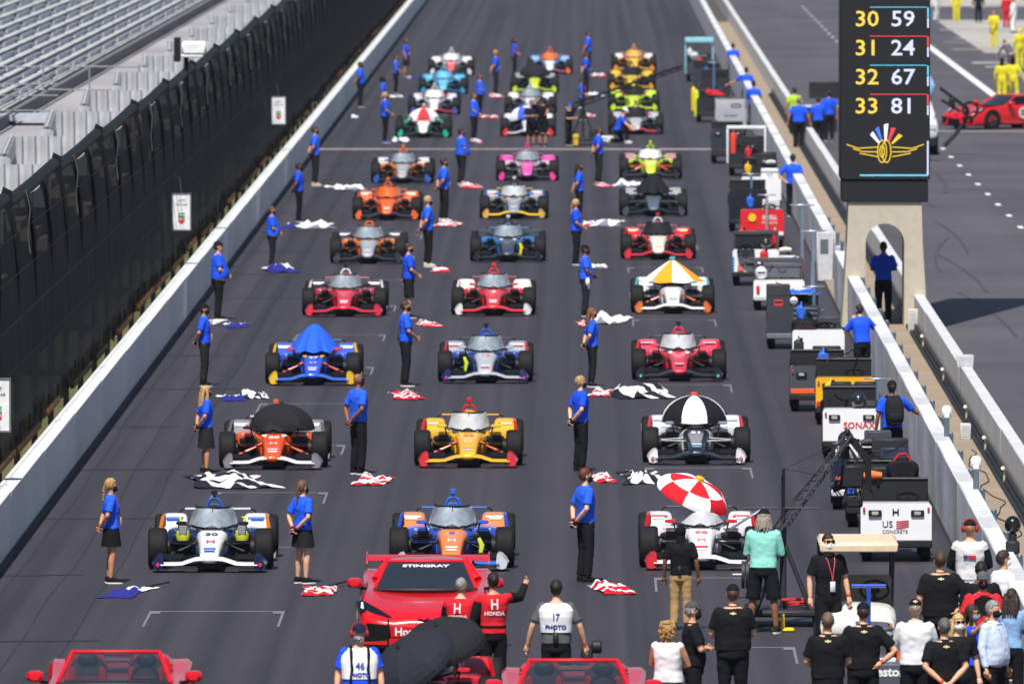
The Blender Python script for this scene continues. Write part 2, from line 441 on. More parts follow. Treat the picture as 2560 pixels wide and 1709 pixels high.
# cross railing over the stand walkway
t = thing('cross_railing', 'pale pipe railing crossing the stand walkway beside the corrugated barriers', 'railing', (-14.0, 338, 3.4))
for z in (.45, 1.1):
    b = MB(); b.tube([(-2.6, 0, z), (1.4, 0, z)], .025, 6); ob('rail', b, PIPE, t)
for x in (-2.6, -1.3, 0, 1.4):
    b = MB(); b.tube([(x, 0, 0), (x, 0, 1.15)], .025, 6); ob('upright', b, PIPE, t)
t = thing('cross_railing', 'pale pipe railing on a platform at the left edge of the stand walkway', 'railing', (-15.2, 318, 3.5))
for z in (.3, .7, 1.0):
    b = MB(); b.tube([(-3.2, 0, z), (1.2, 0, z)], .02, 6); ob('rail', b, PIPE, t)
b = MB(); b.box((-1.0, 1.2, .1), (4.2, 2.4, .15)); ob('platform', b, ALU2, t)
COLM = MB(); COLM.box((0, 0, 1.6), (.28, .28, 3.2), .02); COLM = COLM.mesh('stand_column', 1)
for k in range(110): ob('stand_column', COLM, mat('#9c9a92', .8, 0, 'column_concrete', 4, .2), stand, (-12.5, -90 + k * 4.1, 0))
# television camera on the fence
t = thing('tower_camera', 'white weatherproof television camera standing above the fence', 'camera', (-10.35, 306, 5.1))
b = MB(); b.box((.35, 0, .62), (.62, .5, .34), .05); b.box((.3, 0, .42), (.56, .45, .08), .02); ob('housing', b, matte('#eceded'), t)
b = MB(); b.box((-.08, 0, .58), (.16, .5, .62), .02); ob('hood', b, BLACK, t)
b = MB(); b.tube([(.15, 0, -.3), (.15, 0, .4)], .06, 8); ob('stand_pole', b, DARKP, t)
t = thing('tower_camera', 'small white camera high on the far fence at the top edge', 'camera', (-10.0, 462, 4.55))
b = MB(); b.ell((0, 0, 0), (.22, .22, .16)); b.ell((.28, 0, .06), (.16, .16, .14)); ob('housing', b, matte('#e6e8ea'), t)

# ---------------------------------------------------------------- pit walls and walkway
wallr = thing('pit_wall', 'white concrete wall between the race track and the walkway', 'wall', (5.95, 120, 0))
pm = MB(); pm.box((.14, 6.0, .62), (.28, 11.97, 1.24), .02); pm = pm.mesh('wall_panel', 1)
for k in range(75):
    y = 120 + k * 12
    if 283 < y + 6 < 306: continue
    ob('wall_panel', pm, STAINED, wallr, (0, k * 12, 0))
wallo = thing('pit_wall', 'low white wall between the walkway and the pit lane', 'wall', (7.46, 120, 0))
pm = MB(); pm.box((.12, 12.0, .42), (.23, 23.9, .80), .015); pm = pm.mesh('wall_panel', 1)
for k in range(38):
    if abs(120 + k * 24 + 12 - 430) < 12: continue
    ob('wall_panel', pm, mat('#cfd0d2', .6, 0, 'painted_concrete', 1.2, .1), wallo, (0, k * 24, 0))
b = MB()
for (dx, r, z) in ((-.06, .055, .14), (-.15, .04, .12), (-.05, .035, .27)): b.tube([(dx, 0, z), (dx, 360, z)], r, 8)
ob('conduit', b, mat('#1d2024', .5, 0, 'cable_duct'), wallo)
STAKE = metal('#7e8f9c')
pm = MB(); pm.box((0, 0, .62), (.09, .14, 1.08), .01); pm = pm.mesh('wall_bracket', 1)
for k in range(26): ob('wall_bracket', pm, STAKE, wallr, (.345, 54 + k * 5.5, .06))
for (px, py, z) in ((7.36, 221, .42), (7.36, 232, .42), (7.36, 247, .45), (7.36, 211, .42), (7.36, 262, .45)):
    t = thing('spot_lamp', 'small cream spot lamp number %d from the camera along the conduit' % [211, 221, 232, 247, 262].index(py), 'lamp', (px, py, .1), 0, 'spot lamps along the conduit')
    t['label'] = {211: 'cream spot lamp on the conduit nearest the camera', 221: 'cream spot lamp on the conduit beyond the junction box', 232: 'cream spot lamp on the conduit third from the camera', 247: 'cream spot lamp on the conduit fourth from the camera', 262: 'cream spot lamp on the conduit nearest the pylon'}[py]
    b = MB(); b.tube([(0, 0, 0), (0, 0, .26)], .02, 6); ob('stem', b, matte('#c9c2ad'), t)
    b = MB(); b.tube([(0.02, .06, .24), (-.03, -.06, .29)], [.022, .036], 10); ob('lamp_head', b, matte('#ded8c4'), t)
for (px, py, z, sx, sz, c, lab) in ((7.55, 239, .80, .34, .26, '#c3c8cc', 'grey electric box on top of the low pit wall'), (7.15, 226, .08, .2, .3, '#d4d3cd', 'white junction box standing on the walkway'), (7.35, 270, .08, .22, .55, '#cfc9bb', 'cream switch cabinet at the foot of the pylon'), (6.55, 352, .08, .3, .4, '#8d959b', 'grey bin standing on the walkway behind the pylon')):
    t = thing('utility_box', lab, 'box', (px, py, z)); b = MB(); b.box((0, 0, sz / 2), (sx, .25, sz), .015); ob('casing', b, matte(c), t)
    b = MB(); b.box((0, -.128, sz / 2), (sx * .7, .012, sz * .7), .004); ob('door', b, matte('#b9bdc0'), t)
def hose(name, pts, r, m, label, cat):
    b = MB(); b.tube(pts, r, 6); return tag(ob(name, b, m), label, cat)
random.seed(5)
for (x0, y0, y1, lab) in ((6.75, 232, 262, 'dark cable snaking over the walkway towards the pylon'), (7.05, 196, 222, 'dark cable lying on the walkway near the camera')):
    hose('cable', [(x0 + .12 * sin(i * .35) + .03 * sin(i * .9), lerp(y0, y1, i / 60), .1) for i in range(61)], .009, BLACK, lab, 'cable')
for (px, py, lab) in ((6.12, 205.5, 'white capped grey post behind the wall, upper of two'), (6.12, 190, 'white capped grey post behind the wall, nearer of two')):
    t = thing('wall_post', lab, 'post', (px, py, 0.05)); b = MB(); b.box((.06, 0, .75), (.09, .09, 1.5), .01); ob('post', b, STAKE, t)
    b = MB(); b.box((.06, 0, 1.6), (.16, .13, .24), .04); ob('cap', b, matte('#eef0f3'), t)
t = thing('white_cabinet', 'tall white cabinet in the wall gap before the pylon', 'cabinet', (5.85, 300, 0))
b = MB(); b.box((.12, 0, .64), (.42, .4, 1.25), .03); ob('casing', b, matte('#c4c6cc'), t); b = MB(); b.box((.1, -.205, .9), (.2, .02, .35), .005); ob('screen', b, matte('#5a6470'), t)
b = MB(); b.box((.5, .3, .45), (.25, .8, .9), .03); ob('side_panel', b, matte('#b4b6c0'), t)
for i, (px, py, hh) in enumerate(((5.25, 292, 2.2), (5.35, 283, 1.9))):
    t = thing('air_pole', 'tall pale pole with cross bar standing by the wall gap, ' + ('farther one' if i == 0 else 'nearer one'), 'pole', (px, py, 0))
    b = MB(); b.tube([(0, 0, 0), (0, 0, hh)], .045, 8); ob('pole', b, metal('#b9cbe0'), t); b = MB(); b.box((0, 0, hh), (.6, .05, .04), .01); ob('cross_bar', b, metal('#d0d4d8'), t)
    b = MB(); b.lathe([(0, .28), (.05, .28)], axis='z', n=16, cap=True); ob('base', b, metal('#c4c8cc'), t)

# ---------------------------------------------------------------- pylon
PX, PY = 6.80, 274.0
pyl = thing('scoring_pylon', 'black scoring pylon with lit numbers on a pale arched base', 'pylon', (PX, PY, .08))
PCON = ground_material('pylon_concrete', '#b3aa99', '#c9c0ae', .2, .85, .5, .5, 6)
b = MB()
def archpoly(w0, w1, hgt, aw, ah, n=12):
    out = [(-w0, 0), (-aw, 0), (-aw, ah - aw)]
    out += [(-aw * cos(pi * i / n), ah - aw + aw * sin(pi * i / n)) for i in range(1, n)]
    out += [(aw, ah - aw), (aw, 0), (w0, 0), (w1, hgt * .3), (w1, hgt), (-w1, hgt), (-w1, hgt * .3)]
    return out
AP = archpoly(.98, .86, 2.86, .44, 2.36)
# front arch split in two simple outlines so that every face is well formed
o = len(b.v)
nA = len(AP)
inner = AP[1:-5]; 
outL = [(-.98, 0), (-.86, .86), (-.86, 2.86)]; outR = [(.98, 0), (.86, .86), (.86, 2.86)]
def strip(y):
    # pairs (inner point, outer point) from left foot over the arch to right foot
    res = []
    for p in inner:
        x, z = p
        if z <= 1.92 + 1e-6 and abs(abs(x) - .44) < 1e-6: q = (math.copysign(lerp(.98, .86, min(z / .86, 1)), x), z)
        else: q = (x * .86 / .44, 2.86) if abs(x) < .43 else (math.copysign(.86, x), 2.86)
        res.append((p, q))
    return res
st = strip(0); yy = (-.92, .92)
for y in yy:
    for (p, q) in st: b.v += [(p[0], y, p[1]), (q[0], y, q[1])]
K = len(st)
for s_ in range(2):
    for i in range(K - 1):
        a = s_ * 2 * K + 2 * i; b.face((a, a + 1, a + 3, a + 2))
for i in range(K - 1):
    a = 2 * i; c = 2 * K + 2 * i
    b.face((a, a + 2, c + 2, c)); b.face((a + 1, a + 3, c + 3, c + 1))
b.face((0, 1, 2 * K + 1, 2 * K)); b.face((2 * K - 2, 2 * K - 1, 4 * K - 1, 4 * K - 2))
arch = b.mesh('arch_base', 1, 30); ob('arch_base', arch, PCON, pyl)

PBLK = mat('#16181d', .55, 0, 'pylon_black', 5, .15)
b = MB(); b.box((0, 0, 3.1), (1.96, 1.96, .5), .02); ob('skirt', b, PBLK, pyl)
b = MB(); b.box((0, 0, 3.36 + 11.5), (2.04, 2.04, 23.0), .015); ob('tower', b, PBLK, pyl)
AMB = mat('#e8c04a', .5, 0, 'led_amber', 90, .25, emit=.45); LWH = mat('#c4cbea', .5, 0, 'led_white', 90, .25, emit=.45)
for i, (a, c) in enumerate((('33', '81'), ('32', '67'), ('31', '24'), ('30', '59'))):
    z = 5.02 + i * .66
    letters(a, .50, AMB, pyl, (-.42, -1.025, z), bold=.004, scl=(1.12, 1, 1)); letters(c, .50, LWH, pyl, (.40, -1.025, z), bold=.004, scl=(1.12, 1, 1))
CY = mat('#58b9d6', .5, 0, 'led_cyan', 60, .2, emit=.6); RD = mat('#e0444e', .5, 0, 'led_red', 60, .2, emit=.5)
for i in range(5):
    z = 5.30 + i * .66
    b = MB(); b.box((.30, -1.026, z), (1.3, .01, .016)); ob('led_line', b, CY if i % 2 else RD, pyl)
    for j in range(2):
        b = MB(); b.box((.97, -1.026, z - .12 - .24 * j), (.035, .01, .22)); ob('led_line', b, LWH if j else (CY if i % 2 else RD), pyl)
b = MB(); b.box((.2, -1.026, 3.46), (1.55, .01, .035)); ob('led_line', b, CY, pyl)
b = MB(); b.box((.97, -1.026, 3.85), (.035, .01, .78)); ob('led_line', b, LWH, pyl)
# winged wheel mark: wheel, two wings, fan of flags
b = MB()
for (ex, ez, ox) in ((.10, .25, -.07), (.10, .25, .03), (.05, .13, -.07)): b.tube([(ox + ex * cos(a), -1.026, 4.0 + ez * sin(a)) for a in [2 * pi * i / 24 for i in range(25)]], .014, 5)
for s_ in (-1, 1):
    for q in range(3): b.tube([(s_ * .16, -1.026, 4.10 - q * .11), (s_ * (.62 - q * .12), -1.026, 4.07 - q * .075), (s_ * (.88 - q * .15), -1.026, 4.16 - q * .10)], .012, 5)
ob('emblem', b, mat('#d8b534', .5, 0, 'led_gold', 60, .2, emit=.5), pyl)
for k, (a, c) in enumerate(((-38, '#e8eaf0'), (-20, '#3f6fd0'), (2, '#e8eaf0'), (20, '#d83844'), (44, '#d8b534'))):
    a = radians(a); r0, r1 = .22, .62 - abs(k - 2) * .05; w = .05
    P = lambda r, t: (r * sin(a) + t * cos(a), 4.02 + r * cos(a) - t * sin(a))
    b = MB(); b.prism([P(r0, -w * .4), P(r0, w * .4), P(r1, w), P(r1 - .03, -w)], -1.03, -1.024); ob('emblem', b, mat(c, .5, 0, 'led_flag', 60, .25, emit=.5), pyl)

# ---------------------------------------------------------------- race car
def car_parts():
    C = {}
    n = 20
    # nose
    b = MB()
    rs = [(-1.04, .085, .185, .225, 2.2), (-1.02, .12, .16, .25, 2.6), (-.95, .145, .145, .285, 3.2), (-.5, .165, .14, .375, 3.6), (0, .195, .14, .47, 3.8), (.45, .235, .15, .555, 3.8), (.62, .25, .15, .575, 3.8)]
    b.loft([se(0, y, (a + c) / 2, w, (c - a) / 2, p, n) for (y, w, a, c, p) in rs]); C['nose'] = b.mesh('nose', 1, 50)
    # tub and engine cover
    b = MB()
    rs = [(.6, .26, .05, .57, 3.4), (.9, .33, .05, .60, 3.2), (1.3, .37, .05, .62, 3.2), (1.75, .37, .05, .63, 3), (2.3, .30, .05, .64, 2.6), (2.9, .19, .06, .55, 2.4), (3.4, .12, .1, .45, 2.2)]
    b.loft([se(0, y, (a + c) / 2, w, (c - a) / 2, p, n) for (y, w, a, c, p) in rs])
    b.loft([se(0, y, z, w, h, 2.2, 14) for (y, w, z, h) in ((1.72, .16, .76, .15), (1.9, .17, .76, .17), (2.3, .14, .70, .17), (2.9, .07, .6, .12), (3.3, .03, .5, .06))])
    C['tub'] = b.mesh('tub', 1, 50)
    # aero screen shell and frame
    b = MB(); N, K = 22, 6
    def sp(t, k):
        a = radians(lerp(-88, 88, t)); f = k / K
        x = lerp(.375, .285, f) * sin(a); y = 1.62 - lerp(1.02, .72, f) * max(cos(a), 0) ** .8
        z = lerp(.585 + .035 * abs(sin(a)), .90, f)
        return (x, y, z)
    for i in range(N + 1):
        for k in range(K + 1): b.v.append(sp(i / N, k))
    for i in range(N):
        for k in range(K):
            a = i * (K + 1) + k; b.face((a, a + 1, a + K + 2, a + K + 1))
    C['screen'] = b.mesh('aero_screen', 1, 0)
    b = MB(); b.tube([sp(i / N, K) for i in range(N + 1)], .02, 8); b.tube([sp(i / N, 0) for i in range(N + 1)], .018, 8); b.tube([sp(.5, k) for k in range(K + 1)], .012, 6)
    C['frame'] = b.mesh('screen_frame', 1)
    # sagging film or sheet over the screen (a little larger, creased)
    b = MB(); N2, K2 = 30, 10
    for i in range(N2 + 1):
        for k in range(K2 + 1):
            t = i / N2; p = Vector(sp(t, K * k / K2)); c = Vector((0, 1.5, .7)); d = (p - c); d.z *= .4; d.normalize()
            w = .014 + .007 * sin(t * 11 + k * .45) + .003 * sin(t * 23 - k * .8)
            q = p + d * w
            if k == 0: q.z += .03 * sin(t * 29) - (.02 if abs(t - .5) > .12 else -.04)
            b.v.append(tuple(q))
    for i in range(N2):
        for k in range(K2):
            a = i * (K2 + 1) + k; b.face((a, a + 1, a + K2 + 2, a + K2 + 1))
    C['film'] = b.mesh('screen_cover', 1, 0)
    # cockpit: headrest and dark well
    b = MB(); b.box((0, 1.35, .66), (.5, .8, .06), .02); b.box((0, 1.72, .78), (.34, .2, .2), .04); C['cockpit'] = b.mesh('cockpit', 1)
    # roll hoop with camera pod
    b = MB(); b.tube([(-.12, 1.78, .8), (-.105, 1.76, .92), (-.065, 1.75, .99), (0, 1.75, 1.02), (.065, 1.75, .99), (.105, 1.76, .92), (.12, 1.78, .8)], .026, 8); C['hoop'] = b.mesh('roll_hoop', 1)
    b = MB(); b.tube([(0, 1.75, 1.0), (0, 1.75, 1.07)], .022, 8); b.lathe([(0, .035), (.01, .052), (.075, .052), (.085, .03)], (0, 1.75, 1.06), 'z', 12, cap=True); C['pod'] = b.mesh('camera_pod', 1)
    # side pods
    for s in (-1, 1):
        b = MB()
        rs = [(.92, .475, .445, .20, .115), (.97, .48, .44, .225, .135), (1.2, .50, .435, .235, .14), (1.9, .52, .42, .23, .15), (2.5, .5, .36, .18, .15), (3.0, .36, .3, .08, .1)]
        b.loft([se(s * cx, y, z, hx, hz, 3.4, 18) for (y, cx, z, hx, hz) in rs]); C['side', s] = b.mesh('side_pod', 1, 45)
        b = MB(); b.loft([se(s * .47, .912, .432, .185, .075, 2.6, 18), se(s * .47, .905, .432, .17, .065, 2.6, 18)]); C['inlet', s] = b.mesh('inlet', 1)
        b = MB(); b.prism([(s * .27, .05), (s * .73, .05), (s * .66, .33), (s * .27, .33)], 1.0, 2.7); C['under', s] = b.mesh('lower_pod', 1)
        # ramp ahead of rear tyre
        b = MB()
        rs = [(1.95, .655, .40, .19, .06), (2.15, .655, .46, .205, .12), (2.4, .655, .53, .21, .18), (2.6, .655, .545, .205, .185), (2.64, .655, .545, .19, .17)]
        b.loft([se(s * cx, y, z, hx, hz, 4.5, 20) for (y, cx, z, hx, hz) in rs]); C['ramp', s] = b.mesh('tyre_ramp', 1, 45)
        b = MB(); b.prism([(s * .845, .08), (s * .845, .5), (s * .80, .735), (s * .858, .70), (s * .90, .5), (s * .90, .08)], 2.0, 2.62); C['edge', s] = b.mesh('ramp_edge', 1)
        b = MB(); b.prism([(s * .90, .03), (s * .97, .05), (s * .985, .14), (s * .93, .10)], 1.9, 2.3); C['strake', s] = b.mesh('floor_strake', 1)
        # tyres
        def tyre(cx, cy, r, w):
            b = MB(); h = w / 2
            b.lathe([(-h * .86, r * .62), (-h, r * .72), (-h * .99, r * .86), (-h * .86, r * .965), (-h * .6, r * .995), (0, r), (h * .6, r * .995), (h * .86, r * .965), (h * .99, r * .86), (h, r * .72), (h * .86, r * .62)], (0, 0, 0), 'x', 32)
            q = MB(); q.lathe([(-h * .8, .03), (-h * .7, r * .3), (-h * .75, r * .6), (-h * .88, r * .63), (-h * .8, r * .6), (h * .8, r * .6), (h * .88, r * .63), (h * .75, r * .6), (h * .7, r * .3), (h * .8, .03)], (0, 0, 0), 'x', 20, cap=True)
            return b.mesh('tyre', 1, 60), q.mesh('rim', 1)
        if s == 1: C['tf'] = tyre(0, 0, .325, .30); C['tr'] = tyre(0, 0, .345, .38)
        # suspension
        for i_, (a, c) in enumerate((((.2, -.28, .40), (.70, -.02, .40)), ((.22, .35, .42), (.70, .05, .41)), ((.17, -.3, .19), (.70, -.02, .17)), ((.19, .35, .19), (.70, .05, .17)))):
            b = MB(); b.tube([(s * a[0], a[1], a[2]), (s * c[0], c[1], c[2])], [.03, .02], 6, flat=.45); C['arm', s, i_] = b.mesh('wishbone', 1)
        for i_, (a, c) in enumerate((((.3, 2.75, .3), (.7, 3.0, .3)), ((.25, 3.2, .45), (.7, 3.0, .45)))):
            b = MB(); b.tube([(s * a[0], a[1], a[2]), (s * c[0], c[1], c[2])], .028, 6); C['rlink', s, i_] = b.mesh('rear_link', 1)
        b = MB(); b.lathe([(-.05, .17), (.03, .17)], (s * .68, 0, .32), 'x', 12, cap=True); C['hub', s] = b.mesh('hub', 1)
        b = MB(); b.tube([(s * .21, .05, .43), (s * .35, .03, .35), (s * .5, .0, .28), (s * .66, 0, .22)], [.03, .015, .032, .02], 6); C['rod', s] = b.mesh('push_rod', 1)
        # front wing halves
        b = MB(); sec = [(.1, .20), (.22, .19), (.30, .165), (.42, .125), (.55, .12), (.76, .12)]
        b.loft([[(s * x, -1.08, z), (s * x, -1.02, z + .028), (s * x, -.75, z + .045), (s * x, -.75, z + .03), (s * x, -1.0, z)] for (x, z) in sec]); C['wing', s] = b.mesh('front_wing', 1)
        b = MB(); b.loft([[(s * x, -.86, z + .085), (s * x, -.80, z + .10), (s * x, -.6, z + .15), (s * x, -.6, z + .135)] for (x, z) in sec[3:]]); C['flap', s] = b.mesh('wing_flap', 1)
        b = MB(); pl = [(.72, .06), (.71, .16), (.725, .285), (.78, .27), (.85, .20), (.885, .13), (.865, .055), (.80, .035)]
        b.loft([[(s * x, -1.06 + .25 * (x - .7), z) for (x, z) in pl], [(s * (x + .03), -.62, z + .01) for (x, z) in pl]]); C['plate', s] = b.mesh('end_plate', 1)
        b = MB(); b.prism([(s * .77, .13), (s * .805, .17), (s * .84, .13), (s * .805, .09)], -1.066, -1.03); C['badge', s] = b.mesh('badge', 1)
        # mirror on its stalk
        b = MB(); b.loft([se(s * .49, y, .675, hx, hz, 3, 14) for (y, hx, hz) in ((.70, .07, .018), (.73, .09, .03), (.82, .088, .03), (.85, .08, .024))]); C['mirror', s] = b.mesh('mirror', 1)
        b = MB(); b.tube([(s * .44, .78, .66), (s * .40, .80, .5)], .012, 6); b.tube([(s * .44, .76, .66), (s * .36, .9, .6)], .010, 6); C['stalk', s] = b.mesh('mirror_stalk', 1)
    b = MB(); b.prism([(-.16, .06), (.16, .06), (.22, .13), (.12, .16), (-.12, .16), (-.22, .13)], -.95, .6); C['keel'] = b.mesh('keel', 1)
    b = MB(); b.box((0, 1.85, .045), (1.5, 2.5, .03), .005); C['floor'] = b.mesh('floor', 1)
    b = MB(); b.box((0, 3.62, .735), (1.06, .24, .022), .006); C['rear'] = b.mesh('rear_wing', 1)
    b = MB()
    for s in (-1, 1): b.tube([(s * .53, 3.62, .735), (s * .585, 3.62, .715), (s * .62, 3.62, .66), (s * .63, 3.6, .5), (s * .5, 3.5, .38)], .014, 6)
    b.box((0, 3.5, .3), (.5, .4, .35), .04); b.tube([(-.5, 3.5, .38), (.5, 3.5, .38)], .02, 6); C['rearsup'] = b.mesh('rear_support', 1)
    # tent sheet draped from the hoop
    b = MB(); N3, K3 = 40, 10
    for k in range(K3 + 1):
        f = k / K3
        for i in range(N3):
            a = 2 * pi * i / N3; r = lerp(.06, 1.0, f ** .9) * (1 + .06 * f * sin(a * 7) + .045 * f * sin(a * 13 + 1))
            b.v.append((.49 * r * cos(a), 1.50 + 1.08 * r * sin(a), 1.17 - .54 * f ** 1.3 + .02 * sin(a * 9) * f))
    for k in range(K3):
        for i in range(N3): b.face((k * N3 + i, k * N3 + (i + 1) % N3, (k + 1) * N3 + (i + 1) % N3, (k + 1) * N3 + i))
    C['drape'] = b.mesh('drape', 1, 0)
    b = MB(); b.box((0, 0, 0), (.27, .17, .006), .002); C['dec', 0] = b.mesh('decal', 1)
    # H mark for the nose
    b = MB()
    for (x0, x1, z0, z1) in ((-.05, -.028, -.05, .05), (.028, .05, -.05, .05), (-.03, .03, -.012, .012)): b.prism([(x0, z0), (x1, z0), (x1, z1), (x0, z1)], 0, .004, axis='z')
    C['hmark'] = b.mesh('emblem', 1)
    return C
CP = car_parts()
FILM = mat((.46, .54, .63), .16, 0, 'clear_film', 5, .3, .15, alpha=.60)
GLASS = mat((.05, .06, .075), .08, 0, 'glass', 3, .1, alpha=.75)
COVER = {'film': FILM, 'grey': cloth('#b9bcc0'), 'white': cloth('#e3e4e6'), 'black': cloth('#26262a')}
def indycar(x, y, label, L, num=None, name='race_car', group='race cars lined up on the grid'):
    r = thing(name, label, 'race car', (x, y, 0), 0, group)
    g = lambda k, d='base': paint(L.get(k, L.get(d, '#222')))
    far = y > 330
    ob('tub', CP['tub'], g('base'), r); nose = ob('nose', CP['nose'], g('nose'), r)
    ob('cockpit', CP['cockpit'], BLACK, r); ob('keel', CP['keel'], CARBON, r); ob('floor', CP['floor'], CARBON, r)
    sc = L.get('screen', 'film')
    ob('aero_screen', CP['screen'], GLASS, r); ob('screen_frame', CP['frame'], CARBON, r)
    if sc in COVER: ob('screen_cover', CP['film'], COVER[sc], r)
    ob('roll_hoop', CP['hoop'], g('hoop'), r); ob('camera_pod', CP['pod'], g('pod', 'hoop'), r)
    for s in (-1, 1):
        p = ob('side_pod', CP['side', s], g('base'), r); ob('inlet', CP['inlet', s], BLACK, p); ob('lower_pod', CP['under', s], CARBON, p)
        p = ob('tyre_ramp', CP['ramp', s], g('ramp'), r); ob('ramp_edge', CP['edge', s], g('edge', 'ramp'), p)
        ob('floor_strake', CP['strake', s], paint(L.get('strake', '#9aa3ad')), r)
        for key, cx, cy, rr in (('tf', .84, 0, .325), ('tr', .80, 3.0, .345)):
            t = ob('tyre', CP[key][0], RUBBER, r, (s * cx, cy, rr)); ob('rim', CP[key][1], metal('#3a3b3e'), t)
        am = paint(L['arm']) if 'arm' in L else CARBON
        for i_ in range(4): ob('wishbone', CP['arm', s, i_], am if i_ < 2 else CARBON, r)
        for i_ in range(2): ob('rear_link', CP['rlink', s, i_], CARBON, r)
        ob('hub', CP['hub', s], CARBON, r); ob('push_rod', CP['rod', s], paint(L['rod']) if 'rod' in L else CARBON, r)
        w = ob('front_wing', CP['wing', s], g('wing'), r); ob('wing_flap', CP['flap', s], CARBON, w)
        p = ob('end_plate', CP['plate', s], g('plate'), r)
        if 'badge' in L: ob('badge', CP['badge', s], paint(L['badge']), p)
        p = ob('mirror', CP['mirror', s], g('mirror'), r); ob('mirror_stalk', CP['stalk', s], CARBON, p)
    ob('rear_wing', CP['rear'], g('rear'), r); ob('rear_support', CP['rearsup'], CARBON, r)
    sl = math.atan2(.19, 1.0)
    for k_, c_ in enumerate(L.get('decal', ())):
        for s in (-1, 1):
            ob('decal', CP['dec', 0], matte(c_), r, (s * (.655 + .02 * k_), 2.29 - .05 * k_, .668 - .026 * k_), (radians(27.5), 0, 0), (1 - .25 * k_, .34, 1))
            if k_ == 0: ob('decal', CP['dec', 0], matte(c_), r, (s * .48, .925, .548), (radians(70), 0, 0), (.95, .18, 1))
        if k_ < 2: ob('decal', CP['dec', 0], matte(c_), nose, (0, -.62 - .16 * k_, .361 - .032 * k_), (math.atan2(.20, 1.0), 0, 0), (.70 - .08 * k_, .5, 1))
    if num: letters(num, .17, paint(L.get('numc', '#15161a')), nose, (0, .28, .526), (sl, 0, 0), 'number', (1.2, 1.35, 1), .006)
    if L.get('cowl'):
        b = MB(); b.prism([(-.2, .36), (.2, .36), (.235, .52), (.1, .6), (-.1, .6), (-.235, .52)], 0, .006, axis='z'); q = ob('cowl_panel', b, paint(L['cowl']), nose, (0, .02, .47), (radians(9), 0, 0))
    if L.get('mark'): ob('emblem', CP['hmark'], paint(L['mark']), nose, (0, -.18, .444), (sl, 0, 0), (1.3, 1.7, 1))
    return r

# ---------------------------------------------------------------- umbrella
def umbrella(label, loc, rad, depth, cols, tilt=(0, 0), rz=0, fin='#e8762c', cone=1.0, two=False, mast=.7):
    fr_ = .45 if len(cols) == 1 else 1.0
    u = thing('umbrella', label, 'umbrella', loc, 0, None, 1, (radians(tilt[0]), radians(tilt[1]), radians(rz)))
    n = 8; K = 7
    def prof(f):
        return rad * sin(f * pi / 2 * .98) if cone == 1.0 else rad * f, -depth * (1 - cos(f * pi / 2 * .98)) if cone == 1.0 else -depth * f ** cone
    def panel(f0, f1):
        b = MB()
        for k in range(K + 1):
            f = lerp(f0, f1, k / K); r, z = prof(max(f, .015))
            for j in range(5):
                t = j / 4; a = (t - .5) * 2 * pi / n; sag = 1 - .045 * sin(pi * t) * f
                b.v.append((r * cos(a) * sag, r * sin(a) * sag, z - .02 * sin(pi * t) * f))
        for k in range(K):
            for j in range(4): b.face((k * 5 + j, k * 5 + j + 1, (k + 1) * 5 + j + 1, (k + 1) * 5 + j))
        return b.mesh('panel', 1, 0)
    if two:
        p1, p2 = panel(0, .55), panel(.55, 1)
        for k in range(n):
            ob('panel', p1, cloth(cols[k % 2]), u, (0, 0, 0), (0, 0, 2 * pi * k / n)); ob('panel', p2, cloth(cols[(k + 1) % 2]), u, (0, 0, 0), (0, 0, 2 * pi * k / n))
    else:
        p = panel(0, 1)
        for k in range(n): ob('panel', p, cloth(cols[k % len(cols)]), u, (0, 0, 0), (0, 0, 2 * pi * k / n))
    b = MB(); b.tube([prof_p for prof_p in [(prof(i / 8)[0], 0, prof(i / 8)[1] - .012) for i in range(9)]], .006, 5); rib = b.mesh('rib', 1)
    for k in range(n): ob('rib', rib, BLACK, u, (0, 0, 0), (0, 0, 2 * pi * (k + .5) / n))
    b = MB(); b.tube([(0, 0, .05), (0, 0, -mast)], .012, 6); ob('mast', b, metal('#55585c'), u)
    b = MB(); b.lathe([(-.005, .05 * fr_), (.0, .07 * fr_), (.05 * fr_, .07 * fr_), (.06 * fr_, .045 * fr_)], axis='z', n=12, cap=True); ob('finial', b, matte(fin), u)
    return u

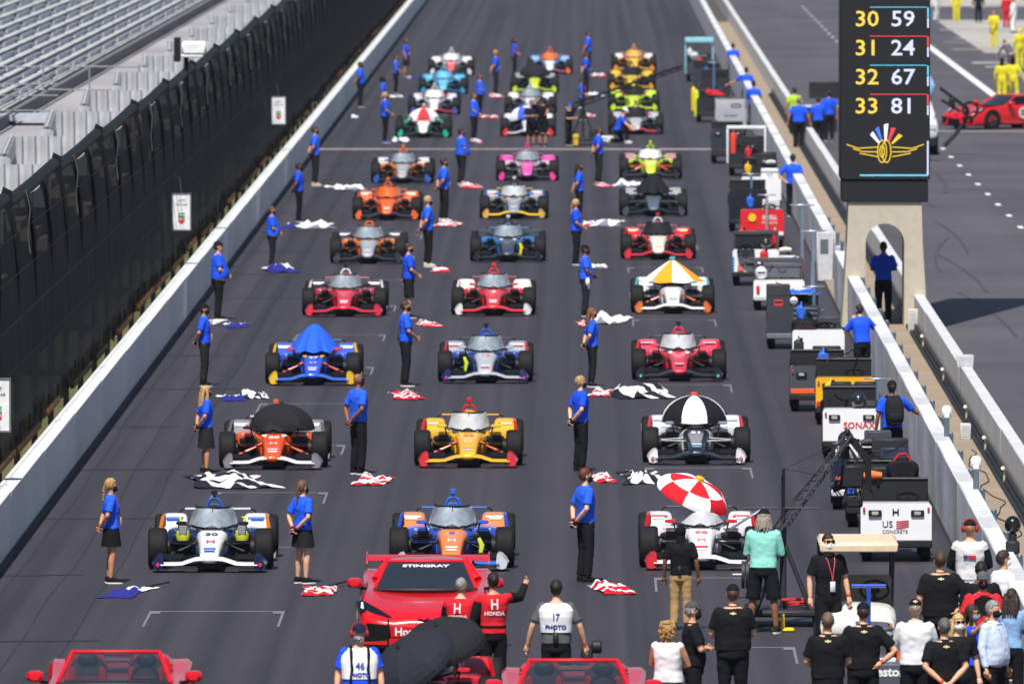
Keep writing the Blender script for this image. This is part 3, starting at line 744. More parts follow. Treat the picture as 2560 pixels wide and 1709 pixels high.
# ---------------------------------------------------------------- sports car
def corvette(x, y, rz, label, open_top=False, banner=None, decal=None):
    r = thing('sports_car', label, 'sports car', (x, y, 0), rz, 'red sports cars')
    RED = mat('#d8101d', .28, 0, 'red_paint', 2, .04, 0, .8)
    b = MB(); st = [  # y, half width, shoulder z, centre z, crown half width
        (-1.12, .50, .44, .46, .34), (-1.08, .72, .50, .52, .5), (-.95, .88, .57, .585, .6), (-.6, .945, .70, .665, .62), (-.2, .955, .78, .72, .62), (.2, .945, .83, .775, .62), (.6, .93, .85, .83, .66), (1.2, .92, .86, .86, .7),
        (1.9, .945, .89, .87, .7), (2.5, .968, .965, .93, .66), (3.0, .968, .99, .99, .66), (3.35, .95, .96, .99, .66), (3.5, .88, .92, .95, .6)]
    rings = []
    for (yy, w, zs, zc, cw) in st:
        R = [(w * .80, .14), (w * .97, .20), (w, .36), (w * .985, lerp(.36, zs, .6)), (w * .96, zs - .05), (w * .90, zs), (cw, lerp(zs, zc, .5) - .012), (cw * .5, zc)]
        ring = [(a, yy, c) for (a, c) in R] + [(-a, yy, c) for (a, c) in R[::-1]]
        rings.append(ring)
    b.loft(rings); ob('body', b.mesh('body', 1, 38), RED, r)
    # bumper face: dark intakes, blade, splitter, lamps
    DG = mat('#0e0f12', .25, 0, 'dark_trim')
    for s in (-1, 1):
        b = MB(); b.loft([[(s * .34, -1.165, .17), (s * .84, -1.055, .19), (s * .865, -1.035, .42), (s * .80, -1.075, .475), (s * .28, -1.17, .43)], [(s * .36, -.9, .17), (s * .82, -.8, .19), (s * .845, -.8, .40), (s * .8, -.85, .45), (s * .3, -.9, .41)]]); ob('intake', b, DG, r)
        b = MB(); b.loft([[(s * .28, -1.185, .43), (s * .36, -1.18, .43), (s * .50, -1.16, .23), (s * .87, -1.07, .205), (s * .87, -1.07, .17), (s * .38, -1.185, .165)], [(s * .30, -1.0, .42), (s * .36, -1.0, .42), (s * .52, -1.0, .22), (s * .86, -.9, .20), (s * .86, -.9, .17), (s * .38, -1.0, .165)]]); ob('bumper_blade', b, RED, r)
        b = MB(); b.loft([[(s * .925, -.74, .63), (s * .94, -.55, .735), (s * .90, -.52, .775), (s * .60, -.86, .635), (s * .46, -1.04, .56)], [(s * .90, -.70, .60), (s * .91, -.5, .70), (s * .86, -.46, .73), (s * .58, -.80, .60), (s * .48, -.98, .53)]]); hl = ob('headlight', b, mat('#10131a', .08, 0, 'lamp_glass', 4, .2, 0, 1), r)
        b = MB(); b.loft([[(s * .905, -.73, .665), (s * .90, -.60, .745), (s * .875, -.61, .745), (s * .86, -.76, .66)], [(s * .90, -.72, .65), (s * .895, -.58, .73), (s * .87, -.59, .73), (s * .86, -.74, .64)]]); ob('lamp', b, matte('#c9d4e2'), hl)
        # mirror
        b = MB(); b.loft([se(s * 1.02, yy, .93, hx, hz, 3, 14) for (yy, hx, hz) in ((.55, .06, .04), (.60, .11, .07), (.72, .11, .075), (.76, .1, .065))]); m = ob('mirror', b, RED, r)
        b = MB(); b.tube([(s * .96, .68, .87), (s * .84, .72, .84)], .025, 6); ob('mirror_arm', b, DG, m)
        for yy in (-.16, 2.56):
            b = MB(); b.lathe([(-.13, .22), (-.14, .30), (-.11, .335), (.11, .335), (.14, .30), (.13, .22)], axis='x', n=28); w = ob('tyre', b, RUBBER, r, (s * .84, yy, .335))
            b = MB(); b.lathe([(.10, .03), (.12, .06), (.10, .08), (.11, .225), (.0, .225), (-.11, .225)], axis='x', n=20, cap=True)
            for k in range(5):
                a = 2 * pi * k / 5; b.box((.11, .13 * cos(a), .13 * sin(a)), (.03, .05, .2), 0, 0, Matrix.Rotation(a - pi / 2, 3, 'X'))
            ob('rim', b, metal('#5a544c'), w, (0, 0, 0), (0, 0, 0 if s > 0 else pi))
            b = MB(); b.lathe([(0, .385), (.03, .38), (.03, .33), (0, .33)], axis='x', n=28); ob('wheel_arch', b, BLACK, r, (s * .945, yy, .345), (0, 0, 0 if s > 0 else pi))
    b = MB(); b.loft([[(-.90, -1.05, .13), (-.4, -1.18, .12), (.4, -1.18, .12), (.90, -1.05, .13), (.9, -.6, .13), (-.9, -.6, .13)], [(-.90, -1.05, .155), (-.4, -1.18, .15), (.4, -1.18, .15), (.90, -1.05, .155), (.9, -.6, .155), (-.9, -.6, .155)]]); ob('splitter', b, DG, r)
    b = MB(); b.box((0, -1.13, .27), (.62, .06, .24), .02); ob('centre_grille', b, DG, r)
    b = MB(); b.prism([(-.10, .555), (-.02, .505), (0, .495), (.02, .505), (.10, .555), (.03, .535), (0, .52), (-.03, .535)], -1.105, -1.08); ob('emblem', b, DG, r)
    # windscreen
    def ws(t, f):
        hw = lerp(.73, .56, f); xx = lerp(-hw, hw, t); bow = 1 - (2 * t - 1) ** 2
        return (xx, lerp(.62, 1.26, f) - .24 * bow * (1 - .45 * f), lerp(.845, 1.20, f) + .012 * bow)
    b = MB(); N, K = 14, 6
    for i in range(N + 1):
        for k in range(K + 1): b.v.append(ws(i / N, k / K))
    for i in range(N):
        for k in range(K):
            a = i * (K + 1) + k; b.face((a, a + 1, a + K + 2, a + K + 1))
    gl = mat((.02, .03, .04), .04, 0, 'windscreen', 2, .1, 0, 1, .72 if open_top else .90)
    ob('windscreen', b.mesh('windscreen', 1, 0), gl, r)
    b = MB()
    for t in (0, 1): b.tube([ws(t, k / 6) for k in range(7)], .03, 8)
    b.tube([ws(i / 14, 1.0) for i in range(15)], .028, 8); ob('windscreen_frame', b, RED, r)
    b = MB(); b.box((0, .85, .80), (1.35, .5, .1), .03); b.tube([ws(i / 14, -.02) for i in range(15)], .02, 6); ob('dashboard', b, matte('#1b1d22'), r)
    b = MB(); b.tube([(.38 + .17 * cos(a), 1.12 - .05 * sin(a), .86 + .16 * sin(a)) for a in [2 * pi * i / 20 for i in range(21)]], .016, 6); b.box((.38, 1.12, .85), (.3, .03, .05), .01); ob('steering_wheel', b, matte('#202228'), r)
    for s in (-1, 1):
        b = MB(); b.loft([se(s * .38, yy, z, hx, hz, 3, 14) for (yy, z, hx, hz) in ((1.55, .72, .2, .2), (1.62, .78, .25, .3), (1.8, .8, .25, .3), (1.85, .8, .2, .25))]); q = ob('seat', b, matte('#20252d'), r)
        b = MB(); b.box((s * .38, 1.60, 1.08), (.26, .12, .16), .05); ob('headrest', b, matte('#262b33'), q)
        for d in (-1, 1):
            b = MB(); b.box((s * .38 + d * .19, 1.57, .82), (.09, .08, .34), .03); ob('seat_bolster', b, matte('#a51c26'), q)
    b = MB(); b.box((0, 2.0, .85), (1.2, .06, .2), .02); ob('bulkhead', b, matte('#2c3138'), r)
    if open_top:
        for s in (-1, 1):
            b = MB(); b.loft([se(s * .42, yy, z, hx, hz, 2.6, 16) for (yy, z, hx, hz) in ((1.95, .95, .26, .16), (2.1, .97, .29, .17), (2.6, .96, .26, .12), (3.2, .94, .2, .05))]); ob('rear_fairing', b, RED, r)
        b = MB(); b.tube([(s, 2.0, .98 + .05 * cos(s * 2)) for s in [-.7 + i * .1 for i in range(15)]], .02, 6); ob('wind_stop', b, matte('#3a4048'), r)
    else:
        b = MB(); rg = []
        for (yy, hw, z, d) in ((1.22, .575, 1.20, .06), (1.6, .57, 1.235, .07), (2.1, .55, 1.22, .09), (2.7, .50, 1.12, .08), (3.2, .44, .99, .05)):
            rg.append([(hw, yy, z - d), (hw * .9, yy, z - .02), (hw * .5, yy, z + .004), (0, yy, z + .008), (-hw * .5, yy, z + .004), (-hw * .9, yy, z - .02), (-hw, yy, z - d), (0, yy, z - d - .02)])
        b.loft(rg); ob('roof', b, RED, r)
        for s in (-1, 1):
            b = MB(); b.v = [(s * .735, .66, .86), (s * .575, 1.24, 1.17), (s * .57, 1.7, 1.18), (s * .56, 2.15, 1.14), (s * .74, 2.15, .88)]; b.face(range(5)); ob('side_window', b, mat('#0c0f13', .08, 0, 'side_glass', 2, .1, 0, 1), r)
            b = MB(); b.tube([(s * .73, 2.1, .88), (s * .56, 2.3, 1.13), (s * .5, 2.9, 1.02)], [.08, .07, .05], 8); ob('rear_pillar', b, RED, r)
        b = MB(); b.loft([[(x, 3.28, 1.085), (x, 3.42, 1.125), (x, 3.64, 1.15), (x, 3.64, 1.10), (x, 3.42, 1.07)] for x in (-.88, -.6, 0, .6, .88)]); w = ob('rear_wing', b, RED, r)
        for s in (-1, 1):
            b = MB(); b.prism([(3.25, 1.04), (3.62, 1.07), (3.68, 1.19), (3.5, 1.18), (3.28, 1.12)], s * .88, s * .90, axis='x'); ob('wing_end', b, RED, w)
            b = MB(); b.box((s * .66, 3.45, 1.0), (.03, .16, .2)); ob('wing_strut', b, DG, w)
    if banner:
        b_ = letters(banner, .105, matte('#e9ecf0'), r, (0, .985, 1.155), (radians(33), 0, 0), 'lettering', (1.35, .75, 1), .004)
    if decal:
        for (yy, s_) in ((1.3, -1), (1.3, 1)):
            b = MB(); b.lathe([(0, .21), (.006, .21)], axis='x', n=24, cap=True); d = ob('door_decal', b, matte('#dcd6d8'), r, (s_ * .945, yy, .58), (0, 0, 0 if s_ > 0 else pi))
            [ob('decal_bar', CP['dec', 0], matte('#5a5b62'), d, (.009, 0, zz), (pi / 2, 0, pi / 2), (1 - abs(zz) * 2, .5, 1)) for zz in (.07, -.05)]
    return r

# ---------------------------------------------------------------- people
SK = ('#d9a585', '#c58c6b', '#8a5a3f', '#e0b294')
ARMS = {  # elbow and wrist per side: (x sign applied), front is -y
    'back': ((.265, .10, 1.14), (.05, .185, .94)), 'front': ((.27, -.03, 1.13), (.055, -.21, 1.0)), 'side': ((.265, .03, 1.14), (.285, -.05, .885)),
    'hip': ((.40, .10, 1.15), (.215, .10, 1.0)), 'hold': ((.25, -.06, 1.14), (.10, -.29, 1.18)), 'out': ((.42, -.12, 1.22), (.66, -.2, 1.12)),
    'raise': ((.40, -.17, 1.40), (.50, -.34, 1.56)), 'wide': ((.31, .03, 1.15), (.375, -.06, .90)), 'fwd': ((.27, -.17, 1.17), (.22, -.40, 1.22)),
    'face': ((.30, -.2, 1.18), (.1, -.17, 1.46)), 'cross': ((.27, -.08, 1.15), (-.08, -.2, 1.16)), 'reach': ((.3, -.25, 1.3), (.34, -.5, 1.22)), 'top': ((.33, -.22, 1.50), (.16, -.32, 1.68)),
}
POSES = {'back': ('back', 'back', 0), 'front': ('front', 'front', 0), 'side': ('side', 'side', 0), 'hipL': ('side', 'hip', 0), 'hipR': ('hip', 'side', 0), 'hold': ('hold', 'hold', 6), 'wall': ('side', 'out', 4),
         'wallL': ('out', 'side', 4), 'raise': ('side', 'raise', 0), 'raiseL': ('raise', 'side', 0), 'wide': ('wide', 'wide', 4), 'wideL': ('side', 'wide', 2), 'lean': ('out', 'face', 12), 'cross': ('cross', 'cross', 0), 'kneel': ('reach', 'fwd', 22), 'shoot': ('top', 'reach', 4), 'bend': ('reach', 'reach', 40)}
def upper(p, lean, drop):
    q = Vector(p)
    if lean:
        q = Vector((0, 0, .95)) + Matrix.Rotation(radians(lean), 3, 'X') @ (q - Vector((0, 0, .95)))
    q.z -= drop
    return q
LEGS = {None: ((.095, 0, .90), (.105, -.012, .49), (.11, .025, .09)), 'wide': ((.10, 0, .90), (.15, -.012, .49), (.185, .025, .09)),
        'kneelA': ((.10, 0, .42), (.14, -.38, .46), (.14, -.36, .09)), 'kneelB': ((.10, 0, .42), (.12, -.12, .08), (.12, .30, .10))}
_pm = {}
def torso_rings(f, lean, drop, g=1.0, z0=.86, z1=1.46, fem=False):
    T = [(.84, .150, .105, 0), (.92, .170, .118, .005), (1.0, .162 if not fem else .145, .112, 0), (1.08, .158 if not fem else .130, .106, -.002), (1.18, .170 if not fem else .145, .114, -.004), (1.28, .184 if not fem else .160, .122 if not fem else .125, 0), (1.36, .186 if not fem else .163, .112, .008), (1.42, .160 if not fem else .142, .088, .014), (1.46, .10, .068, .016), (1.48, .065, .058, .016)]
    out = []
    for (z, rx, ry, yo) in T:
        if z < z0 - 1e-6 or z > z1 + 1e-6: continue
        belly = f * math.exp(-((z - 1.05) / .17) ** 2)
        a, c = rx * g + f * .05 + belly * .05, ry * g + f * .025 + belly * .09
        out.append([tuple(upper(p, lean, drop)) for p in sh(0, yo - belly * .05, z, a, c, 2.5, 24)])
    return out
def pose_joints(pose):
    a, c, lean = POSES[pose]; drop = .48 if pose == 'kneel' else 0
    J = {}
    for s, k in ((-1, a), (1, c)):
        e, w = ARMS[k]
        J[s] = [upper((s * .178, .012, 1.405), lean, drop), upper((s * e[0], e[1], e[2]), lean, drop), upper((s * w[0], w[1], w[2]), lean, drop)]
    return J, lean, drop
def legs_of(pose, s, stance):
    if pose == 'kneel': k = 'kneelA' if s < 0 else 'kneelB'
    else: k = 'wide' if stance else None
    return [Vector((s * p[0], p[1], p[2])) for p in LEGS[k]]
def hand(b, w, d, side, m=0):
    d = d.normalized(); ref = Vector((-side, 0, 0)); nrm = (ref - d * ref.dot(d))
    if nrm.length < .2: nrm = Vector((0, 1, 0)) - d * d.y
    nrm.normalize(); sp = d.cross(nrm)
    pal = w + d * .045
    b.tube([w - d * .02, w + d * .02, w + d * .06, w + d * .095], [.026, .036, .042, .036], 8, m, flat=.55)
    for i, (o, L) in enumerate(((-.030, .066), (-.010, .078), (.011, .072), (.030, .055))):
        a = w + d * .085 + sp * o; q = a + d * L * .5 + nrm * .010; e = a + d * L * .85 + nrm * .035
        b.tube([a, q, e], [.0105, .0098, .0075], 6, m)
    a = w + d * .03 - sp * .03; b.tube([a, a + d * .03 - sp * .022 + nrm * .01, a + d * .06 - sp * .028 + nrm * .025], [.013, .0115, .009], 6, m)
def body_mesh(pose, fat, fem, stance):
    k = ('body', pose, fat, fem, stance)
    if k in _pm: return _pm[k]
    J, lean, drop = pose_joints(pose); b = MB(); U = lambda p: upper(p, lean, drop)
    b.loft(torso_rings(fat, lean, drop, .96, .84, 1.48, fem))
    b.tube([U((0, .02, 1.43)), U((0, .005, 1.50)), U((0, -.005, 1.56))], [.062, .053, .05], 12)
    hl = U((0, 0, 0)) - Vector((0, 0, 0))
    def hell(c, r):
        o = len(b.v); b.ell(c, r, 14, 10); b.v[o:] = [tuple(U(p)) for p in b.v[o:]]
    hell((0, .008, 1.653), (.074, .094, .098)); hell((0, -.022, 1.60), (.060, .070, .088)); hell((0, -.045, 1.555), (.036, .042, .035))
    b.tube([U((0, -.088, 1.645)), U((0, -.112, 1.605)), U((0, -.085, 1.597))], [.010, .017, .014], 6)
    for s in (-1, 1):
        hell((s * .075, .008, 1.63), (.012, .02, .03)); 
        S, E, W = J[s]
        b.tube([S - (E - S).normalized() * .02, S, lerp(S, E, .5), E, lerp(E, W, .35), W], [.05 + fat * .012, .056 + fat * .012, .048 + fat * .012, .039 + fat * .008, .041 + fat * .006, .027], 12)
        hp, kn, an = legs_of(pose, s, stance)
        b.tube([hp + Vector((0, 0, .04)), lerp(hp, kn, .3), kn, lerp(kn, an, .32) + Vector((0, .012, 0)), an], [.085 + fat * .03, .082 + fat * .02, .055, .056, .036], 12)
    def add_hands(me0):
        h = MB()
        for s in (-1, 1): hand(h, J[s][2], J[s][2] - J[s][1], s)
        hm = h.mesh('hands', 1, 0); bm = bmesh.new(); bm.from_mesh(me0); bm.from_mesh(hm)
        for f in bm.faces: f.smooth = True
        bm.to_mesh(me0); bm.free()
    _pm[k] = fuse(b, .0135, 3, 'body', add_hands); return _pm[k]
def wrinkle(me, amp, sc):
    n = len(me.vertices); co = [0.0] * (3 * n); nr = [0.0] * (3 * n)
    me.vertices.foreach_get('co', co); me.vertices.foreach_get('normal', nr)
    for i in range(0, 3 * n, 3):
        p = Vector(co[i:i + 3]); q = amp * (noise.noise(Vector((p.x * sc, p.y * sc, p.z * sc * 1.6))) + .5 * noise.noise(p * sc * 2.3))
        for k in range(3): co[i + k] += nr[i + k] * q
    me.vertices.foreach_set('co', co); me.update(); return me
def shirt_mesh(pose, fat, fem, sleeve, z0=.92):
    k = ('shirt', pose, fat, fem, sleeve, z0)
    if k in _pm: return _pm[k]
    J, lean, drop = pose_joints(pose); b = MB()
    b.loft(torso_rings(fat, lean, drop, 1.10, z0, 1.475, fem))
    for s in (-1, 1):
        S, E, W = J[s]; I = S - (E - S).normalized() * .03 + Vector((-s * .03, 0, .0)); fa = fat * .012
        if sleeve == 'short': b.tube([I, S, lerp(S, E, .45), lerp(S, E, .78)], [.06 + fa, .072 + fa, .070 + fa, .072 + fa], 14)
        elif sleeve == 'long': b.tube([I, S, lerp(S, E, .5), E, lerp(E, W, .5), lerp(E, W, .95)], [.06 + fa, .072 + fa, .064 + fa, .055 + fa, .048, .042], 14)
        elif sleeve == 'none': b.tube([I, S, lerp(S, E, .10)], [.06, .066, .06], 14)
    _pm[k] = fuse(b, .014, 3, 'shirt', lambda me: wrinkle(me, .006, 9)); return _pm[k]
def lower_mesh(pose, fat, fem, kind, stance):
    k = ('low', pose, fat, fem, kind, stance)
    if k in _pm: return _pm[k]
    _, lean, drop = pose_joints(pose); b = MB()
    ln = 0
    def ring(z, rx, ry, yo=0, n=24): return [(p[0], p[1], p[2] - drop) for p in sh(0, yo, z, rx + fat * .05, ry + fat * .05, 2.4, n)]
    wz = 1.0
    if kind in ('skirt', 'longskirt'):
        e = .62 if kind == 'skirt' else .50; fl = .215 if kind == 'skirt' else .20
        b.loft([ring(wz, .15, .115), ring(.92, .178, .13), ring(lerp(.92, e, .5), (.178 + fl) / 2 + .006, .15), ring(e, fl, .17)])
        me = b.mesh('skirt', 1, 0); _pm[k] = me; return me
    b.loft([ring(wz, .155, .115), ring(.92, .178, .128), ring(.84, .175, .125), ring(.80, .13, .10)])
    for s in (-1, 1):
        hp, kn, an = legs_of(pose, s, stance); slim = .90 if kind == 'leggings' else 1.0
        if kind == 'shorts': b.tube([hp, lerp(hp, kn, .5), lerp(hp, kn, 1.02)], [.098 + fat * .03, .105 + fat * .02, .108], 14)
        else:
            top = hp.lerp(kn, .0)
            b.tube([top, lerp(hp, kn, .35), kn, lerp(kn, an, .5), an + (kn - an) * .05], [.098 * (slim + .1 * (slim < 1)) + fat * .03, .098 * slim + fat * .02, .083 * slim, .076 * slim, .074 * slim if slim == 1 else .05], 14)
    _pm[k] = fuse(b, .015, 3, 'trousers', lambda me: wrinkle(me, .007, 8)); return _pm[k]
def cutsphere(c, r, test, n=20, k=14, shrink=.80):
    b = MB(); b.ell(c, r, n, k); c = Vector(c)
    b.v = [v if test(v) else tuple(c + (Vector(v) - c) * shrink) for v in b.v]
    return b
def hair_mesh(style):
    k = ('hair', style)
    if k in _pm: return _pm[k]
    hl = lambda v: v[2] > (1.695 if v[1] < -.045 else (1.64 if v[1] < .02 else 1.555))
    if style == 'short': b = cutsphere((0, .012, 1.655), (.083, .103, .110), hl)
    elif style == 'curly':
        b = cutsphere((0, .02, 1.645), (.10, .115, .125), lambda v: v[2] > (1.70 if v[1] < -.05 else 1.50))
        for i in range(70):
            a = random.uniform(0, 2 * pi); z = random.uniform(1.50, 1.75); rr = .105 * math.sqrt(max(0.1, 1 - ((z - 1.63) / .15) ** 2))
            y = .025 + rr * 1.1 * sin(a)
            if y < -.03 and z < 1.7: continue
            b.ell((rr * cos(a), y, z), (.022, .022, .022), 7, 5)
    elif style in ('long', 'braid', 'tail', 'dread'):
        b = cutsphere((0, .014, 1.655), (.085, .105, .112), hl)
        if style == 'long':
            for x in (-.07, -.045, -.015, .015, .045, .07): b.tube([(x, .06, 1.68), (x * 1.15, .09, 1.58), (x * 1.35, .105, 1.46), (x * 1.3, .125, 1.34)], [.03, .034, .032, .015], 8)
            for s in (-1, 1): b.tube([(s * .075, .0, 1.66), (s * .092, -.01, 1.56), (s * .10, .0, 1.44), (s * .1, -.02, 1.36)], [.022, .028, .026, .012], 8)
        elif style == 'dread':
            for i in range(17):
                a = pi * i / 16; x = .085 * cos(a); y = .02 + .085 * sin(a)
                b.tube([(x * .8, y * .8, 1.69), (x * 1.12, y * 1.12, 1.6), (x * 1.35, y * 1.25 + .01, 1.47 + .03 * sin(i * 2.7))], [.018, .02, .013], 6)
        else:
            pts = [(0, .105, 1.63), (0, .125, 1.57), (.008, .125, 1.50), (.004, .13, 1.43), (0, .14, 1.36)]
            for i in range(12):
                t = i / 11 * 4; j = min(int(t), 3); p = Vector(pts[j]).lerp(Vector(pts[j + 1]), t - j); r = .026 - .001 * i
                b.ell((p.x + (.010 if i % 2 else -.010) * (style == 'braid'), p.y, p.z), (r, r * .9, .024), 8, 6)
    me = wrinkle(b.mesh('hair', 1, 0), .007 if style != 'curly' else .003, 38); _pm[k] = me; return me
def misc_mesh(kind):
    k = ('misc', kind)
    if k in _pm: return _pm[k]
    b = MB()
    if kind == 'cap':
        b = cutsphere((0, .01, 1.668), (.088, .107, .105), lambda v: v[2] > 1.668)
        b.loft([[(x, -.085 + .03 * (x / .07) ** 2, 1.69), (x, -.15 + .05 * (x / .07) ** 2, 1.676), (x, -.15 + .05 * (x / .07) ** 2, 1.668), (x, -.085 + .03 * (x / .07) ** 2, 1.672)] for x in (-.075, -.05, 0, .05, .075)])
    elif kind == 'mask': b = cutsphere((0, -.028, 1.588), (.067, .086, .068), lambda v: v[1] < -.02 and v[2] < 1.632, shrink=.72)
    elif kind == 'hood': b = cutsphere((0, .01, 1.645), (.086, .107, .118), lambda v: True); b.tube([(0, .02, 1.60), (0, .02, 1.45)], [.075, .09], 14)
    elif kind == 'shoe':
        b.loft([[(p[0], -.02 - .0 * p[1], p[2]) for p in se(0, 0, .055, .04, .05, 2.5, 12)]] and [se(0, y, z, hx, hz, 2.6, 14) for (y, z, hx, hz) in ((.075, .06, .03, .045), (.05, .065, .040, .058), (-.02, .062, .042, .055), (-.10, .045, .046, .037), (-.16, .036, .040, .028), (-.185, .032, .024, .020))])
    elif kind == 'sole': b.loft([sh(0, -.055, z, .049, .138, 2.6, 18) for z in (.0, .022)])
    elif kind == 'muff':
        for s in (-1, 1): b.ell((s * .095, .01, 1.635), (.03, .042, .052), 12, 8)
        b.tube([(.098 * cos(a), .01, 1.66 + .115 * sin(a)) for a in [pi * i / 12 for i in range(13)]], .012, 6)
    elif kind == 'pack':
        b.loft([se(0, y, z, hx, hz, 3.2, 16) for (y, z, hx, hz) in ((.12, 1.24, .14, .24), (.16, 1.23, .165, .27), (.26, 1.20, .165, .25), (.31, 1.16, .13, .18))])
        b.box((0, .315, 1.10), (.22, .05, .14), .03)
        for s in (-1, 1): b.tube([(s * .09, .13, 1.45), (s * .10, .06, 1.49), (s * .10, -.06, 1.47), (s * .115, -.155, 1.34), (s * .13, -.15, 1.18)], .02, 6)
    elif kind == 'shades':
        for s in (-1, 1): b.loft([se(s * .032, y, 1.652, hx, hz, 2.8, 10) for (y, hx, hz) in ((-.098, .028, .02), (-.088, .03, .022))])
        b.tube([(-.075, .0, 1.655), (-.066, -.08, 1.655), (.066, -.08, 1.655), (.075, .0, 1.655)], .005, 5)
    elif kind == 'eyes':
        for s in (-1, 1): b.ell((s * .029, -.087, 1.652), (.012, .008, .007), 8, 6)
    elif kind == 'belt': b.loft([sh(0, 0, z, .168, .126, 2.4, 24) for z in (.965, 1.0)])
    elif kind == 'radio': b.box((.0, .15, 1.0), (.07, .04, .15), .012); b.tube([(.02, .15, 1.07), (.02, .15, 1.17)], .008, 6)
    elif kind == 'lanyard':
        b.tube([(-.07, -.04, 1.46), (-.05, -.115, 1.38), (-.01, -.15, 1.2), (0, -.155, 1.1)], .008, 5); b.tube([(.07, -.04, 1.46), (.05, -.115, 1.38), (.01, -.15, 1.2), (0, -.155, 1.1)], .008, 5)
    elif kind == 'pass': b.box((0, -.16, 1.04), (.075, .008, .14), .003)
    elif kind == 'straps':
        for s in (-1, 1): b.tube([(s * .10, .09, 1.45), (s * .105, -.02, 1.485), (s * .11, -.12, 1.40), (s * .10, -.165, 1.2), (s * .12, -.16, 1.02)], .02, 6, flat=.5)
    elif kind == 'band': b.lathe([(-.012, .036), (.012, .036)], axis='z', n=12)
    elif kind == 'collar': b.loft([sh(0, .010, 1.487, .066, .063, 2.2, 20), sh(0, .006, 1.492, .074, .072, 2.2, 20), sh(0, .004, 1.452, .112, .094, 2.2, 20), sh(0, .010, 1.452, .09, .08, 2.2, 20)], False, False)
    elif kind == 'towel': b.ell((0, 0, 0), (.07, .06, .11), 10, 8); b.ell((.04, -.02, -.1), (.05, .04, .09), 10, 8)
    me = b.mesh(kind, 1, 45); _pm[k] = me; return me
def torso_point(X, Z, side, fat, g):
    T = [(.84, .150, .105, 0), (.92, .170, .118, .005), (1.0, .162, .112, 0), (1.08, .158, .106, -.002), (1.18, .170, .114, -.004), (1.28, .184, .122, 0), (1.36, .186, .112, .008), (1.42, .160, .088, .014), (1.48, .065, .058, .016)]
    for q in range(len(T) - 1):
        if T[q][0] <= Z <= T[q + 1][0]: break
    t = min(max((Z - T[q][0]) / (T[q + 1][0] - T[q][0]), 0), 1); rx, ry, yo = [lerp(T[q][i], T[q + 1][i], t) for i in (1, 2, 3)]
    bl = fat * math.exp(-((Z - 1.05) / .17) ** 2); a, c = rx * g + fat * .05 + bl * .05, ry * g + fat * .025 + bl * .09
    return yo - bl * .05 + side * c * max(1 - min(abs(X) / a, .98) ** 2.5, 0) ** .4
def torso_text(s, size, m, parent, z, side, fat, g, wd=1.0):
    """lettering printed on a garment: it follows the curve of the torso"""
    cu = bpy.data.curves.new('lettering', 'FONT'); cu.body = s; cu.size = size; cu.extrude = .001
    cu.align_x = 'CENTER'; cu.align_y = 'CENTER'; cu.resolution_u = 2; cu.offset = .003
    def bend(me):
        for v in me.vertices:
            X = v.co.x * wd; Z = v.co.y + z; Y = torso_point(X, Z, side, fat, g) + side * (.007 + v.co.z)
            v.co = (X if side < 0 else -X, Y, Z)
    return ob('lettering', pending(bpy.data.objects.new('lettering', cu), bend), m, parent)
def vest_mesh(fat):
    k = ('vest', fat)
    if k in _pm: return _pm[k]
    b = MB(); b.loft(torso_rings(fat, 0, 0, 1.20, 1.08, 1.46), False, False); me = b.mesh('vest', 1, 0); _pm[k] = me; return me

